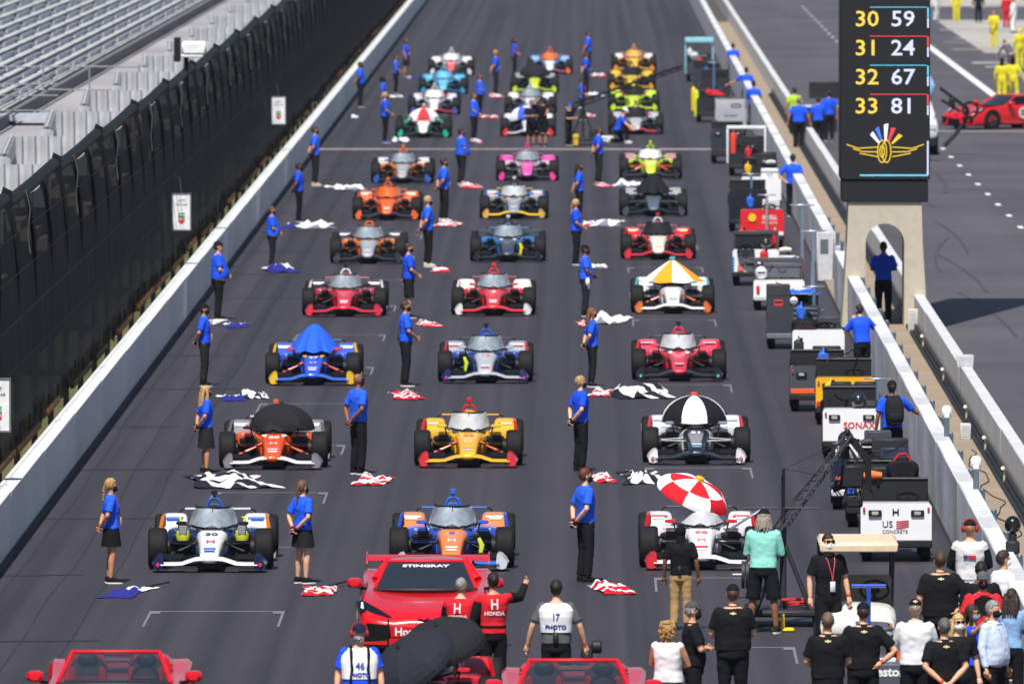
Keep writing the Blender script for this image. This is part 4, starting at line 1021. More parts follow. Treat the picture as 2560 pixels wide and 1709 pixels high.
BLUE = '#2259ee'
CHECKM = bpy.data.materials.new('checked_cloth'); CHECKM.use_nodes = True
_n = CHECKM.node_tree.nodes; _c = _n.new('ShaderNodeTexChecker'); _c.inputs['Scale'].default_value = 42; _c.inputs['Color1'].default_value = (.02, .02, .025, 1); _c.inputs['Color2'].default_value = (.8, .8, .82, 1)
_t = _n.new('ShaderNodeTexCoord'); CHECKM.node_tree.links.new(_t.outputs['Object'], _c.inputs['Vector']); CHECKM.node_tree.links.new(_c.outputs[0], _n['Principled BSDF'].inputs['Base Color'])
def person(x, y, h, ang, label, pose='back', top=BLUE, sleeve='short', low='trousers', lowc='#17181c', hair='short', hairc='#2a1d15', fat=0.0, fem=False, sk=0, shoe='#1a1a1c', sole='#d8d8d8', wear=(), wearc=None, stance=False, group=None, vest=None, z=0.0, band=None, front=None, backs=None, sleevec=None, collar=False):
    wearc = wearc or {}
    r = thing('person', label, 'person', (x, y, z), radians(ang), group, h / 1.755)
    if 'skirt' in low: stance = False
    J, lean, drop = pose_joints(pose)
    body = ob('body', body_mesh(pose, fat, fem, stance), skin(SK[sk]), r)
    ob('shirt', shirt_mesh(pose, fat, fem, sleeve), cloth(top), r)
    ob({'skirt': 'skirt', 'longskirt': 'skirt'}.get(low, low), lower_mesh(pose, fat, fem, low, stance), cloth(lowc), r)
    if collar:
        o = ob('collar', misc_mesh('collar'), cloth(top), r)
        if lean or drop: o.rotation_euler = (radians(lean), 0, 0); o.location = upper((0, 0, 0), lean, drop)
    def head(name, me, m):
        o = ob(name, me, m, r)
        if lean or drop:
            o.rotation_euler = (radians(lean), 0, 0); q = upper((0, 0, 0), lean, drop); o.location = q
        return o
    if hair != 'none': head('hair', hair_mesh(hair), mat(hairc, .6, 0, 'hair', 40, .35, .6))
    if 'mask' not in wear or True: head('eyes', misc_mesh('eyes'), matte('#1d1512'))
    for s in (-1, 1):
        hp, kn, an = legs_of(pose, s, stance)
        sx = Vector((an.x, an.y - .01, max(an.z - .09, 0)))
        rot = (0, 0, radians(8 * s))
        if pose == 'kneel' and s > 0: rot = (radians(-60), 0, 0); sx = Vector((an.x, an.y + .03, .06))
        q = ob('shoe', misc_mesh('shoe'), cloth(shoe), r, sx, rot); ob('sole', misc_mesh('sole'), matte(sole), q)
    for w in wear:
        c = wearc.get(w, {'mask': '#1a1b1f', 'cap': '#16171b', 'muff': '#a01826', 'pack': '#202125', 'shades': '#101114', 'belt': '#101012', 'radio': '#17181a', 'lanyard': '#c23a48', 'pass': '#e8e8ea', 'hood': '#131417', 'straps': '#121316', 'towel': '#eceef0'}.get(w, '#222'))
        if w == 'towel': ob('towel', misc_mesh('towel'), cloth(c), r, (-.2, -.05, .86)); continue
        nm = {'muff': 'ear_defenders', 'pack': 'backpack', 'shades': 'sunglasses', 'pass': 'pass_card'}.get(w, w)
        m = CHECKM if c == 'check' else cloth(c) if w in ('cap', 'mask', 'hood', 'pack', 'straps') else matte(c)
        if w == 'pack' or w in ('cap', 'mask', 'hood', 'muff', 'shades', 'belt', 'radio', 'lanyard', 'pass', 'straps'): head(nm, misc_mesh(w), m)
    if vest:
        v = ob('vest', vest_mesh(fat), cloth(vest[0]), r)
        for (s, size, zz, c, wd) in vest[1]:
            for sd in (-1, 1): torso_text(s, size, matte(c), v, zz, sd, fat, 1.20, wd * .85)
    for sd, items in ((-1, front), (1, backs)):
        for (s, size, zz, xx, c) in (items or ()):
            torso_text(s, size, matte(c), r, zz, sd, fat, 1.14, 1.0)
    if sleevec:
        b = MB(); fa = fat * .012
        for s in (-1, 1):
            S, E_, W2 = J[s]; b.tube([lerp(S, E_, .22), lerp(S, E_, .7), E_, lerp(E_, W2, .5), lerp(E_, W2, .93)], [.078 + fa, .072 + fa, .063 + fa, .055, .049], 14)
        ob('sleeves', b, cloth(sleevec), r)
    if band:
        for s in ((-1, 1) if band[1] == 'b' else (int(band[1]),)):
            d = (J[s][2] - J[s][1]).normalized(); o = ob('wrist_band', misc_mesh('band'), matte(band[0]), r, J[s][2] - d * .03); o.rotation_euler = d.to_track_quat('Z', 'Y').to_euler()
    return r

# gloves are worn by many of the line-up; a dark pair over the hands
def gloves(r, pose, c='#17181b'):
    k = ('glove', pose)
    if k not in _pm:
        J, _, _ = pose_joints(pose); b = MB()
        for s in (-1, 1):
            d = (J[s][2] - J[s][1]).normalized(); w = J[s][2]
            b.tube([w - d * .03, w + d * .02, w + d * .08, w + d * .13], [.036, .046, .052, .03], 10, flat=.7)
        _pm[k] = b.mesh('gloves', 1, 0)
    ob('gloves', _pm[k], cloth(c), r)

# ---------------------------------------------------------------- the grid of race cars
W_, K_, N_ = '#e9eaec', '#17181b', '#1b2a55'
D = dict
CARS = [
 # row 1
 (-5.94,189.57, 'white race car with orange edged pods and film over its screen, nearest on the left', D(decal=('#4a7ac8','#2a4a9a'), base='#20386f', nose='#eef0f2', ramp='#f1f2f4', edge='#e8842c', wing='#eceef0', plate='#1a2757', badge='#e0314a', mirror=K_, hoop='#2a66c8', pod='#26282c', rear='#eceef0', screen='film', mark='#d83a4c'), '30'),
 (-2.13,189.92, 'blue and orange race car right behind the red coupe', D(decal=('#f4efe8','#f0d8c8'), base='#2c5bd0', nose='#f0893c', ramp='#ee8a4c', edge='#2b57cf', wing='#2f6fd6', plate='#d9dbe2', mirror='#2e66da', hoop='#2f6fd6', rear='#2d63cc', screen='film', mark='#e6ecf4', numc='#2450c4'), '9'),
 (1.83,190.13, 'white and red race car under the red and white umbrella near the camera crane', D(decal=('#d8404a','#c9ccd4'), base='#eff0f2', nose='#f0f1f3', ramp='#f0f1f3', edge='#d8202c', wing='#eceef0', plate='#d92a34', mirror='#dd2431', hoop='#e8e8ea', rear='#3a3c42', screen='grey', mark='#d4555f', numc='#dc3540'), '98'),
 # row 2
 (-5.69,218.08, 'orange race car with grey pods under a black umbrella in the left column', D(decal=('#e6b8bc','#e8e9ee'), base='#ee5a22', nose='#f0571f', ramp='#8b8f97', edge='#6f737b', wing='#e8e9ec', plate='#8a8692', mirror=K_, hoop='#ee6a2c', pod='#ee6a2c', rear='#e8e9ec', screen='black', mark='#f3d5cf', rod='#f0561e', cowl='#eef0ee', numc='#f3e9e4'), '88'),
 (-2.15,218.70, 'yellow race car with red end plates and grey screen cover', D(decal=('#e0a818','#b8c4e0'), base='#f2b81e', nose='#f2b51c', ramp='#f0b521', edge='#d82f3c', wing='#efb427', plate='#e03440', mirror='#f1bf2c', hoop='#d8202c', rear='#efa63a', screen='grey', mark='#f4dfa8', rod='#ee5a22', numc='#d9472c'), '28'),
 (2.02,219.77, 'white and black race car under the black and white umbrella', D(decal=('#c9ccd2','#6fa0c8'), base='#d3d6da', nose='#20283a', ramp='#f1f2f4', edge='#d9404c', wing='#2b2f38', plate='#eff0f2', badge='#d9707a', mirror='#8e96a4', hoop='#e8503c', rear='#e8e9ec', screen='none', arm='#d6d8d8', numc='#f0f2f4'), '51'),
 # row 3
 (-5.67,248.77, 'blue race car with yellow end plates and blue tent sheet', D(decal=('#e2c6dc','#dfe0f4'), base='#2655d8', nose='#2858e0', ramp='#3b5fd2', edge='#f2bc2c', wing='#3a66d8', plate='#f2c12e', mirror='#e03e52', hoop='#2858d8', rear='#4468cc', screen='none', rod='#ee4c22', cowl='#f2bd2a', mark='#e7b7c4', numc='#eef0f6'), '27'),
 (-2.10,249.63, 'silver race car with film over its screen in the middle column', D(decal=('#d8dce2','#c8455c'), base='#2a4fb0', nose='#b9bec6', ramp='#a9afb8', edge='#c23a50', wing='#b4b9c2', plate='#25306e', badge='#e04a5e', mirror='#b8bcc4', hoop='#2864d8', pod='#1d2028', rear='#383b42', screen='film', numc='#e05a78'), '12'),
 (1.94,250.51, 'red and pink race car with pale grey screen cover in the right column', D(decal=('#f0a8b4','#24262c'), base='#e2374c', nose='#d83046', ramp='#ea4c60', edge='#d8303e', wing='#2b2c33', plate='#24262c', badge='#6fc0b8', mirror='#e0445a', hoop='#ee3d5a', pod='#2a2c30', rear='#35373d', screen='grey', numc='#f0eef0', cowl='#f0f0f0'), None),
 # row 4
 (-5.67,281.08, 'black and red race car with white roll hoop in the left column', D(decal=('#e6e6ea','#f0c8d0'), base='#c8203a', nose='#d8233f', ramp='#26282e', edge='#e8e9ec', wing='#cf2740', plate='#e0354a', mirror='#1a1b1e', hoop='#eef0f2', pod='#222', rear='#d8758a', screen='film', numc='#f2d5da'), None),
 (-2.18,281.51, 'red and white race car with red camera pod in the middle column', D(decal=('#e8d8da','#f4eef0'), base='#de2a34', nose='#e02b35', ramp='#eef0f2', edge='#eef0f2', wing='#d8333c', plate='#e9e9ec', mirror='#e4454e', hoop='#ee3a30', rear='#d8505a', screen='film', numc='#f4eef0'), '8'),
 (2.04,282.74, 'white race car under the pointed white and orange umbrella', D(decal=('#e8a08c','#6fc0cc'), base='#eef0f2', nose='#f0f1f3', ramp='#f0f1f3', edge='#53b8c6', wing='#ecedef', plate='#e8762c', mirror='#53b8c6', hoop='#f09a3a', rear='#f0a04a', screen='none', rod='#ee6a22', arm='#30343a', numc='#d88a90'), None),
 # row 5
 (-5.68,312.24, 'grey and orange race car with pale film and orange hoop, fifth row', D(decal=('#d6d8dc','#c8cacf'), base='#ef7e22', nose='#a9adb4', ramp='#3a3c42', edge='#2c2e33', wing='#2a2c31', plate='#3c3e44', mirror='#2a2b2f', hoop='#f0841e', pod='#2a2c30', rear='#33353a', screen='film', cowl=None), None),
 (-2.05,313.43, 'black and light blue race car with tilted film in the middle column', D(base='#2d86d8', nose='#3a4150', ramp='#393e48', edge='#23262c', wing='#24262b', plate='#24262b', mirror='#24262b', hoop='#24262b', pod='#d8dade', rear='#3c8ade', screen='film', cowl='#e6e9ee'), None),
 (1.89,315.14, 'red race car with white nose and black screen cover', D(decal=('#f0dcd8','#f0c040'), base='#d2202e', nose='#f0ece2', ramp='#dc2836', edge='#c4202c', wing='#cc2836', plate='#dc3340', mirror='#e0404c', hoop='#eceef0', pod='#c8303c', rear='#c85a68', screen='black', cowl='#f2ecdc'), None),
 # row 6
 (-5.71,343.75, 'bright orange race car in the left column', D(decal=('#f6d8c8','#f0e8e4'), base='#f0662a', nose='#f2682a', ramp='#f2763a', edge='#ee5f24', wing='#33343a', plate='#f26f30', mirror='#f2742e', hoop='#f0702a', rear='#e87a5e', screen='none'), None),
 (-2.08,344.73, 'black and yellow race car with grey cover and yellow wing', D(decal=('#e0dcd4','#e8a8a0'), base='#8a9099', nose='#8e96a4', ramp='#a9aeb6', edge='#2d6fd0', wing='#f0c01e', plate='#d8b05e', mirror='#3a78d8', hoop='#24252a', pod='#ded6d8', rear='#e6c43a', screen='grey', cowl='#f0c41e'), None),
 (1.94,346.86, 'black race car covered by a black tent sheet', D(base='#232529', nose='#5c6674', ramp='#a2a4aa', edge='#3a3c42', wing='#202226', plate='#4a505c', mirror='#222', hoop='#222', rear='#2a2b30', screen='none', arm='#5a5d62'), None),
 # row 7
 (-5.76,375.62, 'dark grey and orange race car with blue end plates before the brick line', D(decal=('#d6d8dc','#c8cacf'), base='#ef7e22', nose='#a9a9ac', ramp='#c3c6ca', edge='#2c2e33', wing='#2a2c31', plate='#2f5cc4', mirror='#2a2b2f', hoop='#f0841e', rear='#2f46a8', screen='film'), None),
 (-1.86,377.87, 'bright pink race car before the brick line', D(base='#d8dade', nose='#f05ab0', ramp='#f45aae', edge='#ee4aa2', wing='#33343a', plate='#f04aa6', mirror='#d83a90', hoop='#ee3f9c', rear='#b83a78', screen='film'), None),
 (2.04,379.84, 'lime yellow race car with black pods and white screen cover', D(base='#c6e02c', nose='#d2ea28', ramp='#b8888e', edge='#2a2c31', wing='#303238', plate='#30343a', mirror='#c6e02c', hoop='#c6e02c', rear='#8a3c48', screen='white', rod='#e03428', arm='#e0402c'), None),
 # row 8
 (-5.77,424.75, 'white nosed race car with teal end plates under the red and white umbrella', D(base='#2fa88c', nose='#f0efec', ramp='#34383c', edge='#2c2e33', wing='#33363a', plate='#22c296', mirror='#2fa88c', hoop='#e8e9ec', rear='#34383c', screen='none'), None),
 (-2.07,426.39, 'white race car with red end plates behind the two camera people', D(base='#4460c0', nose='#eef0f2', ramp='#f0f0f2', edge='#e8e8ec', wing='#cfd1d6', plate='#e83c38', mirror='#e0404c', hoop='#e8e9ec', rear='#4460c0', screen='none'), None),
 (1.77,428.73, 'grey and black race car with the kneeling crewman beside it', D(base='#8d929a', nose='#c9c6cc', ramp='#b4bac2', edge='#32353a', wing='#c83c4c', plate='#33353a', mirror='#e8505a', hoop='#33353a', rear='#b4505e', screen='black'), None),
 # row 9
 (-5.77,454.79, 'white blue and red race car with white screen cover', D(base='#c8cad8', nose='#eceaec', ramp='#d5d8e6', edge='#3048b0', wing='#c23440', plate='#4858b8', mirror='#e0404c', hoop='#e8e9ec', rear='#c23440', screen='white'), None),
 (-2.12,456.22, 'white race car with orange mirrors and film over its screen', D(base='#a9b0ba', nose='#eceef0', ramp='#f0f1f3', edge='#e8e8ec', wing='#33363c', plate='#33363c', mirror='#ef8a3a', hoop='#e8e9ec', rear='#6a7078', screen='film'), None),
 (1.82,459.65, 'bright lime race car in the right column behind the grey one', D(base='#cdee3a', nose='#dcee44', ramp='#cdf04a', edge='#b8dc30', wing='#cdea34', plate='#c8ea2a', mirror='#e04a50', hoop='#222', rear='#2a2c30', screen='black'), None),
 # row 10
 (-5.79,485.23, 'light blue race car in the left column', D(base='#5ab8ea', nose='#7cc4ee', ramp='#5cb8f0', edge='#48a8e0', wing='#2a6f9c', plate='#3a9cc8', mirror='#d6e6f0', hoop='#7cc4ee', rear='#5ab8ea', screen='none'), None),
 (-2.10,487.49, 'black race car with lime nose under the dark umbrella', D(base='#26282c', nose='#dcee3c', ramp='#9aa0a8', edge='#33363c', wing='#b8d82c', plate='#cdea2a', mirror='#26282c', hoop='#26282c', rear='#3a3c42', screen='none'), None),
 (1.86,492.06, 'plain yellow race car in the right column', D(base='#f0c030', nose='#f0cc3c', ramp='#f2c436', edge='#e8b424', wing='#d8a424', plate='#f0a82a', mirror='#f0c030', hoop='#2a2c30', rear='#2a2c30', screen='black'), None),
 # row 11
 (-5.83,517.49, 'white and red race car at the back of the left column', D(base='#dcdee6', nose='#ee5a5e', ramp='#eef0f2', edge='#eef0f2', wing='#3a3c42', plate='#eceef0', mirror='#e8e9ec', hoop='#e8e9ec', rear='#c8ccd4', screen='white'), None),
 (-1.58,519.18, 'blue and white race car with orange hoop at the back of the middle column', D(base='#6fa4d8', nose='#e4eef4', ramp='#9cb4e0', edge='#5a88c8', wing='#c85a88', plate='#f0803a', mirror='#8cc8ea', hoop='#f0743a', rear='#6fa4d8', screen='none'), None),
 (2.08,524.13, 'orange and yellow race car at the back of the right column', D(base='#f0a03a', nose='#f2c63c', ramp='#e4e6ea', edge='#5a5c62', wing='#e8a42c', plate='#f0962a', mirror='#f0a050', hoop='#f4ae58', rear='#f0a04a', screen='none'), None),
]
CARO = []
for (x, y, lab, L, num) in CARS: CARO.append(indycar(x, y, lab, L, num))
# orange / white shell covers on cars without film
for i, c in ((15, '#f0662a'), (27, '#6fbeee'), (31, '#f0743a'), (32, '#f4ae58')): ob('screen_cover', CP['film'], paint(c), CARO[i])
# tent sheets
def drape(i, c, label):
    o = ob('tent_sheet', CP['drape'], cloth(c), None, (CARS[i][0], CARS[i][1], 0)); tag(o, label, 'sheet')
drape(6, '#2a62e0', 'blue tent sheet hung over the blue race car cockpit')
drape(17, '#1d1e22', 'black tent sheet hung over the black race car cockpit')
def cu(i, label, cols, **k):
    x, y = CARS[i][0], CARS[i][1]; dx, dy, z = k.pop('off', (0, 1.25, 1.17))
    return umbrella(label, (x + dx, y + dy, z), k.pop('rad', .62), k.pop('depth', .50), cols, **k)
cu(2, 'red and white chequered umbrella tilted over the white race car', ('#d8222e', '#f1f1f3'), tilt=(18, 20), rz=12, off=(-.02, 1.3, 1.30), rad=.62, depth=.33, two=True, fin='#e8b32c')
cu(3, 'black umbrella over the orange race car', ('#222328',), off=(.12, 1.3, 1.09), rad=.62, depth=.48, fin='#26282c', rz=10)
cu(5, 'black and white panelled umbrella with red cap', ('#f1f1f3', '#1d1e23'), off=(-.03, 1.25, 1.16), rad=.64, depth=.50, fin='#f0503c', rz=0)
cu(11, 'white and orange pointed umbrella over the white race car', ('#f2f2f2', '#f0a024'), off=(0, 1.3, 1.20), rad=.74, depth=.52, cone=1.12, fin='#58b8c4', rz=22)
cu(21, 'red and white umbrella over the teal and white race car', ('#e03a40', '#e4e2ea'), off=(.0, 1.2, 1.0), rad=.60, depth=.46, fin='#d83a40', rz=-90)
cu(22, 'blue and white umbrella leaning on a white race car behind the camera people', ('#3f62d8', '#e6e8f2'), off=(-.25, .9, 1.02), rad=.55, depth=.42, tilt=(0, -14), fin='#3048b0')
cu(28, 'dark grey umbrella over the black and lime race car', ('#26272e',), off=(0, 1.3, 1.12), rad=.66, depth=.48, fin='#26272e')
# cooling blowers resting on the first car's side pods
for s, lab in ((-1, 'lime green cooling blower on the left pod of the white race car'), (1, 'lime green cooling blower on the right pod of the white race car')):
    t = thing('cooling_blower', lab, 'blower', (CARS[0][0] + s * .47, CARS[0][1] + .82, .42), 0, 'cooling blowers')
    L_ = matte('#c3cc3c')
    b = MB(); b.lathe([(-.09, .05), (-.08, .10), (.0, .115), (.07, .10), (.09, .06)], (0, 0, .06), 'z', 16, cap=True); ob('fan_housing', b, L_, t)
    b = MB(); b.loft([se(-s * .0 + .03 * s, y, .19, .05, .10, 3, 12) for y in (-.04, .06)]); ob('motor', b, L_, t)
    b = MB(); b.box((.0, -.09, .15), (.12, .05, .15), .01); ob('grille', b, matte('#8d9096'), t)
    b = MB(); b.tube([(.03 * s, 0, .28), (.05 * s, .05, .33), (.0, .1, .34)], .02, 6); ob('handle', b, L_, t)
for (i, dx, z, c, lab) in ((1, .45, .18, '#c8d03c', 'yellow hose beside the nose of the blue and orange race car'), (7, -.42, .22, '#c8d832', 'lime tool inside the silver race car suspension'), (13, .33, .18, '#e8d41e', 'yellow strap on the black and light blue race car')):
    b = MB(); b.tube([(dx, -.3, z), (dx + .03, -.28, z + .18), (dx - .02, -.25, z + .3)], [.03, .045, .03], 8); tag(ob('hose', b, matte(c), None, (CARS[i][0], CARS[i][1], 0)), lab, 'hose')

# ---------------------------------------------------------------- foreground cars
corvette(-2.31,171.47, 0, 'red coupe with rear wing parked before the front row', False, 'STINGRAY')
corvette(-6.07,153.30, 0, 'red convertible cut by the lower left picture edge', True)
corvette(-0.16,151.82, 0, 'red convertible cut by the lower picture edge in the middle', True)
corvette(14.25,435.37, radians(-52), 'red coupe with round door decal standing in the pit lane', False, None, True)
two = indycar(-2.11,157.80, 'red and black two seat race car behind the black umbrellas', D(base='#c9141f', nose='#17181b', ramp='#e0222e', edge='#c9141f', wing='#c9141f', plate='#c9141f', mirror='#d81e2a', hoop='#17181b', rear='#c9141f', screen='none', cowl=None), None, 'race_car', None)
b = MB(); b.box((0, 4.3, .93), (1.12, .05, .17), .015); rw = ob('wing_board', b, paint('#cc1824'), two)
letters('Honda', .15, matte('#f2f2f4'), rw, (-.28, 4.272, .93), bold=.004)
b = MB(); b.box((-.57, 4.3, .85), (.02, .3, .5), .005); b.box((.57, 4.3, .85), (.02, .3, .5), .005); b.tube([(0, 4.3, .3), (0, 4.3, .85)], .05, 8); ob('wing_post', b, CARBON, two)
b = MB(); b.prism([(-.2, 0), (0, -.03), (.2, 0), (.18, .04), (0, .06), (-.18, .04)], 0, .01, axis='z'); ob('nose_badge', b, paint('#d8383c'), two, (0, .35, .545), (radians(11), 0, 0))
ux, uy = -1.98,157.80
umbrella('black umbrella lying on its side behind the other black umbrella', (ux - .02, uy + 1.7, 1.20), .62, .34, ('#24262c',), (20, -18), 10, '#1b1c20')
umbrella('black umbrella tipped to the left over the two seat race car', (ux - .50, uy + .7, .98), .66, .36, ('#272a33',), (22, -34), 0, '#1b1c20')

# ---------------------------------------------------------------- line-up of people holding flags
LR = random.Random(21)
GL = 'people in blue shirts lined up between the race cars'
def lineup(x, y, h, ang, label, pose='back', glove=False, **k):
    k.setdefault('wear', ('mask',)); k.setdefault('group', GL)
    q = LR.random(); k.setdefault('top', LR.choice(('#2259ee', '#2460f2', '#1f52e2', '#2b62ea'))); k.setdefault('lowc', LR.choice(('#17181c', '#1e1f24', '#131418', '#25262b')))
    k['collar'] = True; ang += LR.uniform(-9, 9)
    if q < .3: k['wear'] = tuple(k['wear']) + ('lanyard', 'pass')
    elif q < .55: k['wear'] = tuple(k['wear']) + ('belt', 'radio')
    if pose != 'kneel' and LR.random() < .4: k.setdefault('stance', True)
    r = person(x, y, min(max(h, 1.55), 1.95), ang, label, pose, **k)
    if glove: gloves(r, pose)
    return r
lineup(-7.38,186.09,1.63, 100, 'person in blue shirt and short black skirt with blonde braid', 'back', low='skirt', hair='braid', hairc='#b08a52', fem=True, sk=1, shoe='#16171a', sole='#eceef0', band=('#c8303a', 'b'))
lineup(-4.40,186.06,1.60, 125, 'person in blue shirt and black skirt with brown braid', 'back', True, low='skirt', hair='braid', hairc='#6b4a2c', fem=True, sk=0, sole='#f0f0f2', band=('#d8404a', 'b'))
lineup(-0.01,186.32,1.78, 120, 'tall red haired person in blue shirt before the white race car', 'back', True, hair='short', hairc='#5c2c16', sk=3, sole='#222', band=('#d03a2c', 'b'))
lineup(-6.86,216.23,1.57, 98, 'blonde person in blue shirt and knee length black skirt', 'back', True, low='longskirt', hair='long', hairc='#b8935e', fem=True, sk=1, sole='#333')
lineup(-4.10,215.74,1.82, 115, 'shaven headed person in blue shirt, hands behind back', 'back', hair='none', sk=2, sole='#e6e6e8', wear=('mask', 'shades'))
lineup(-0.10,216.66,1.73, 120, 'sandy haired person in blue shirt by the yellow race car', 'back', True, hair='short', hairc='#b08a58', sk=3, sole='#222')
lineup(-7.89,247.59,1.70, 95, 'person in blue shirt and dark cap left of the blue race car', 'back', True, hair='short', wear=('mask', 'cap'), sk=1)
lineup(-3.73,247.61,1.77, 95, 'slim person in blue shirt with hands in front by the silver race car', 'front', hair='short', hairc='#3a281a', sk=1, sole='#e8e8ea', fat=0.1)
lineup(0.12,247.30,1.63, 105, 'auburn haired person in blue shirt and leggings', 'back', True, low='leggings', hair='long', hairc='#7a4a28', fem=True, sk=0, sole='#e8e8ea')
lineup(-8.55,278.62,1.82, 92, 'stout person in blue shirt and cap close to the left wall', 'front', wear=('cap',), fat=.8, sk=0)
lineup(-4.14,279.49,1.75, 92, 'person in blue shirt and black shorts by the red race car', 'front', low='shorts', hairc='#2e2017', sk=0, fat=.2)
lineup(-0.02,280.37,1.67, 95, 'person in blue shirt and cap with white towel at the hip', 'front', True, wear=('mask', 'cap', 'towel'), sk=2, fat=.45)
lineup(-8.10,309.20,1.57, 88, 'stout brown haired person in blue shirt near the left wall', 'front', hair='short', hairc='#5a3a24', fat=.7, fem=True, sk=1)
lineup(-4.08,309.48,1.83, 100, 'fair haired person in blue shirt by the orange hooped race car', 'back', True, hair='short', hairc='#b9946a', sk=0, sole='#e6e2d0', shoe='#d8d4c4')
lineup(-0.26,310.81,1.70, 92, 'blonde person in blue shirt with hands in front beside the red race car', 'front', hair='tail', hairc='#c09a5a', fem=True, fat=.3, sk=1, sole='#eee')
lineup(-8.18,341.51,1.69, 90, 'dark bearded person in blue shirt near the left wall, hands behind', 'back', True, sk=2, hairc='#1c130e')
lineup(-4.05,341.53,1.82, 98, 'dark haired person in blue shirt by the bright orange race car', 'back', True, sk=1, sole='#f0f0f2', shoe='#e6e6e8')
lineup(-0.20,342.51,1.66, 95, 'person in blue shirt with dark long hair by the yellow winged race car', 'back', hair='long', hairc='#2a1c14', fem=True, sk=1)
lineup(-8.42,372.50,1.86, 92, 'person in blue shirt by the left wall before the brick line', 'back', True, sk=1, sole='#d8d0a0', shoe='#c8c09a', hairc='#3a2a1c')
lineup(-3.90,374.41,1.74, 105, 'stout person in blue shirt before the brick line', 'front', fat=.9, sk=1, hairc='#17120f', sole='#eee')
lineup(0.39,375.58,1.75, 100, 'brown haired person in blue shirt by the lime yellow race car', 'back', True, sk=1, hairc='#4a3020')
lineup(-7.00,417.54,1.77, 88, 'fair haired person in blue shirt beside the teal race car', 'front', hair='tail', hairc='#b09a6a', fem=True, fat=.3, shoe='#5a4a9a', sole='#c8c0e8')
lineup(-3.93,419.93,1.68, 80, 'person in blue shirt with a rolled flag standing by the leg', 'front', fat=.6, sk=0, shoe='#e8e8ea', hairc='#5a4028')
lineup(-8.75,464.78,1.75, 95, 'dark skinned person in blue shirt against the left wall', 'back', sk=2, hairc='#15100d', fat=.3, sole='#ddd')
lineup(-7.56,446.81,1.64, 80, 'person in blue shirt with dark bushy hair at the left of the grid', 'side', hair='curly', hairc='#15100d', sk=2, fem=True)
lineup(-4.01,452.30,1.57, 85, 'stout brown haired person in blue shirt beside the blue and white car', 'front', fat=.9, sk=1, hairc='#5a3a22')
lineup(-7.71,485.86,1.51, 92, 'person in blue shirt with hands in front left of the light blue race car', 'front', sk=1, fat=.2)
lineup(-3.65,484.29,1.78, 95, 'fair capped person in blue shirt by the black and lime race car', 'back', sk=1, hairc='#b08a50', sole='#eee')
lineup(0.00,485.59,1.67, 98, 'person in blue shirt left of the plain yellow race car', 'back', sk=1, hairc='#3a2a1c')
lineup(-0.16,446.86,1.58, 90, 'person in blue shirt partly behind the far camera boom', 'front', sk=1)
lineup(-7.73,514.59,1.63, 70, 'person in blue shirt and dark skirt at the back of the left column', 'side', low='longskirt', hair='long', hairc='#5a4030', fem=True, sk=1)
lineup(-3.09,515.34,1.63, 85, 'long haired person in blue shirt at the back of the middle column', 'front', hair='long', hairc='#1c1410', fem=True, sk=1, low='leggings')
lineup(0.09,518.25,1.87, 100, 'rearmost person in blue shirt beside the orange and yellow race car', 'back', sk=1)
# camera crew and crewman at the brick line
person(-1.91,413.83,1.61, 10, 'person in dark shirt and shorts before the brick line, hands together', 'hold', top='#16203a', low='shorts', sk=1)
person(-1.51,413.84,1.70, -20, 'person in black with a shoulder camera before the brick line', 'shoot', top='#131417', low='shorts', sk=1, wear=('cap',))
person(-0.62,414.77,1.45, 60, 'boom operator in black with a blue cap', 'hold', top='#15171c', lowc='#1c1d22', wear=('cap',), wearc={'cap': '#2456d8'}, sk=0)
person(1.10,417.59, 1.75, 75, 'crewman in blue shirt kneeling beside the grey race car', 'kneel', wear=('cap',), wearc={'cap': '#e8eaec'}, sk=0, shoe='#e0e0e2', fat=.2)

# ---------------------------------------------------------------- people by the pit wall and in the pits
GW = 'people in blue shirts along the pit wall'
def wallp(*a, **k): k.setdefault('group', GW); k.setdefault('collar', True); return person(*a, **k)
wallp(6.09,498.81,1.76, 200, 'person in blue shirt standing by the wall beside the pale blue framed cart', 'side', sk=1)
wallp(6.08,455.80,1.76, 190, 'person in blue shirt leaning on the wall, left of a pair', 'wall', sk=1)
wallp(6.06,434.57,1.76, 160, 'person in blue shirt at the wall, right of a pair', 'front', sk=1, hairc='#120d0b')
wallp(7.26,409.90,1.80, 175, 'grey haired person in blue shirt standing on the walkway gap', 'wide', sk=1, hairc='#8a7a6a', fat=.3)
wallp(7.98,412.78,1.74, 185, 'person in blue shirt left of another behind the pylon', 'hold', sk=1)
wallp(8.49,419.95,1.78, 190, 'person in blue shirt half hidden by the pylon', 'side', sk=1)
wallp(7.39,426.29,1.72, 190, 'person in lime vest behind the grey haired person in blue', 'side', top='#b4d63a', sk=1, group=None)
wallp(5.96,346.07,1.80, 165, 'person in blue shirt resting one hand on the wall beside the red cart', 'hipL', sk=0, hairc='#1a1410', sole='#eee')
wallp(6.83, 275.6, 1.85, 175, 'person in blue shirt standing inside the pylon arch', 'cross', sk=2, hairc='#14100d', z=.08)
wallp(5.70,247.57,1.70, 205, 'person in blue shirt holding a hand to the face and leaning on the wall', 'lean', sk=0, hairc='#2a1c14', wear=('mask',))
wallp(5.47,214.19,1.76, 190, 'person in blue shirt and cap wearing a black backpack', 'wallL', sk=2, wear=('cap', 'pack'))
GY = 'pit crew in yellow suits'
def suit(x, y, h, ang, label, c='#ded32a', pose='side', **k):
    k.setdefault('hairc', '#6a4a30')
    return person(x, y, h, ang, label, pose, top=c, sleeve='long', lowc=c, shoe='#c9c23a' if c == '#ded32a' else '#222', **k)
suit(19.57,634.85, 1.78, 20, 'pit crew member in yellow suit cut off by the top edge', group=GY)
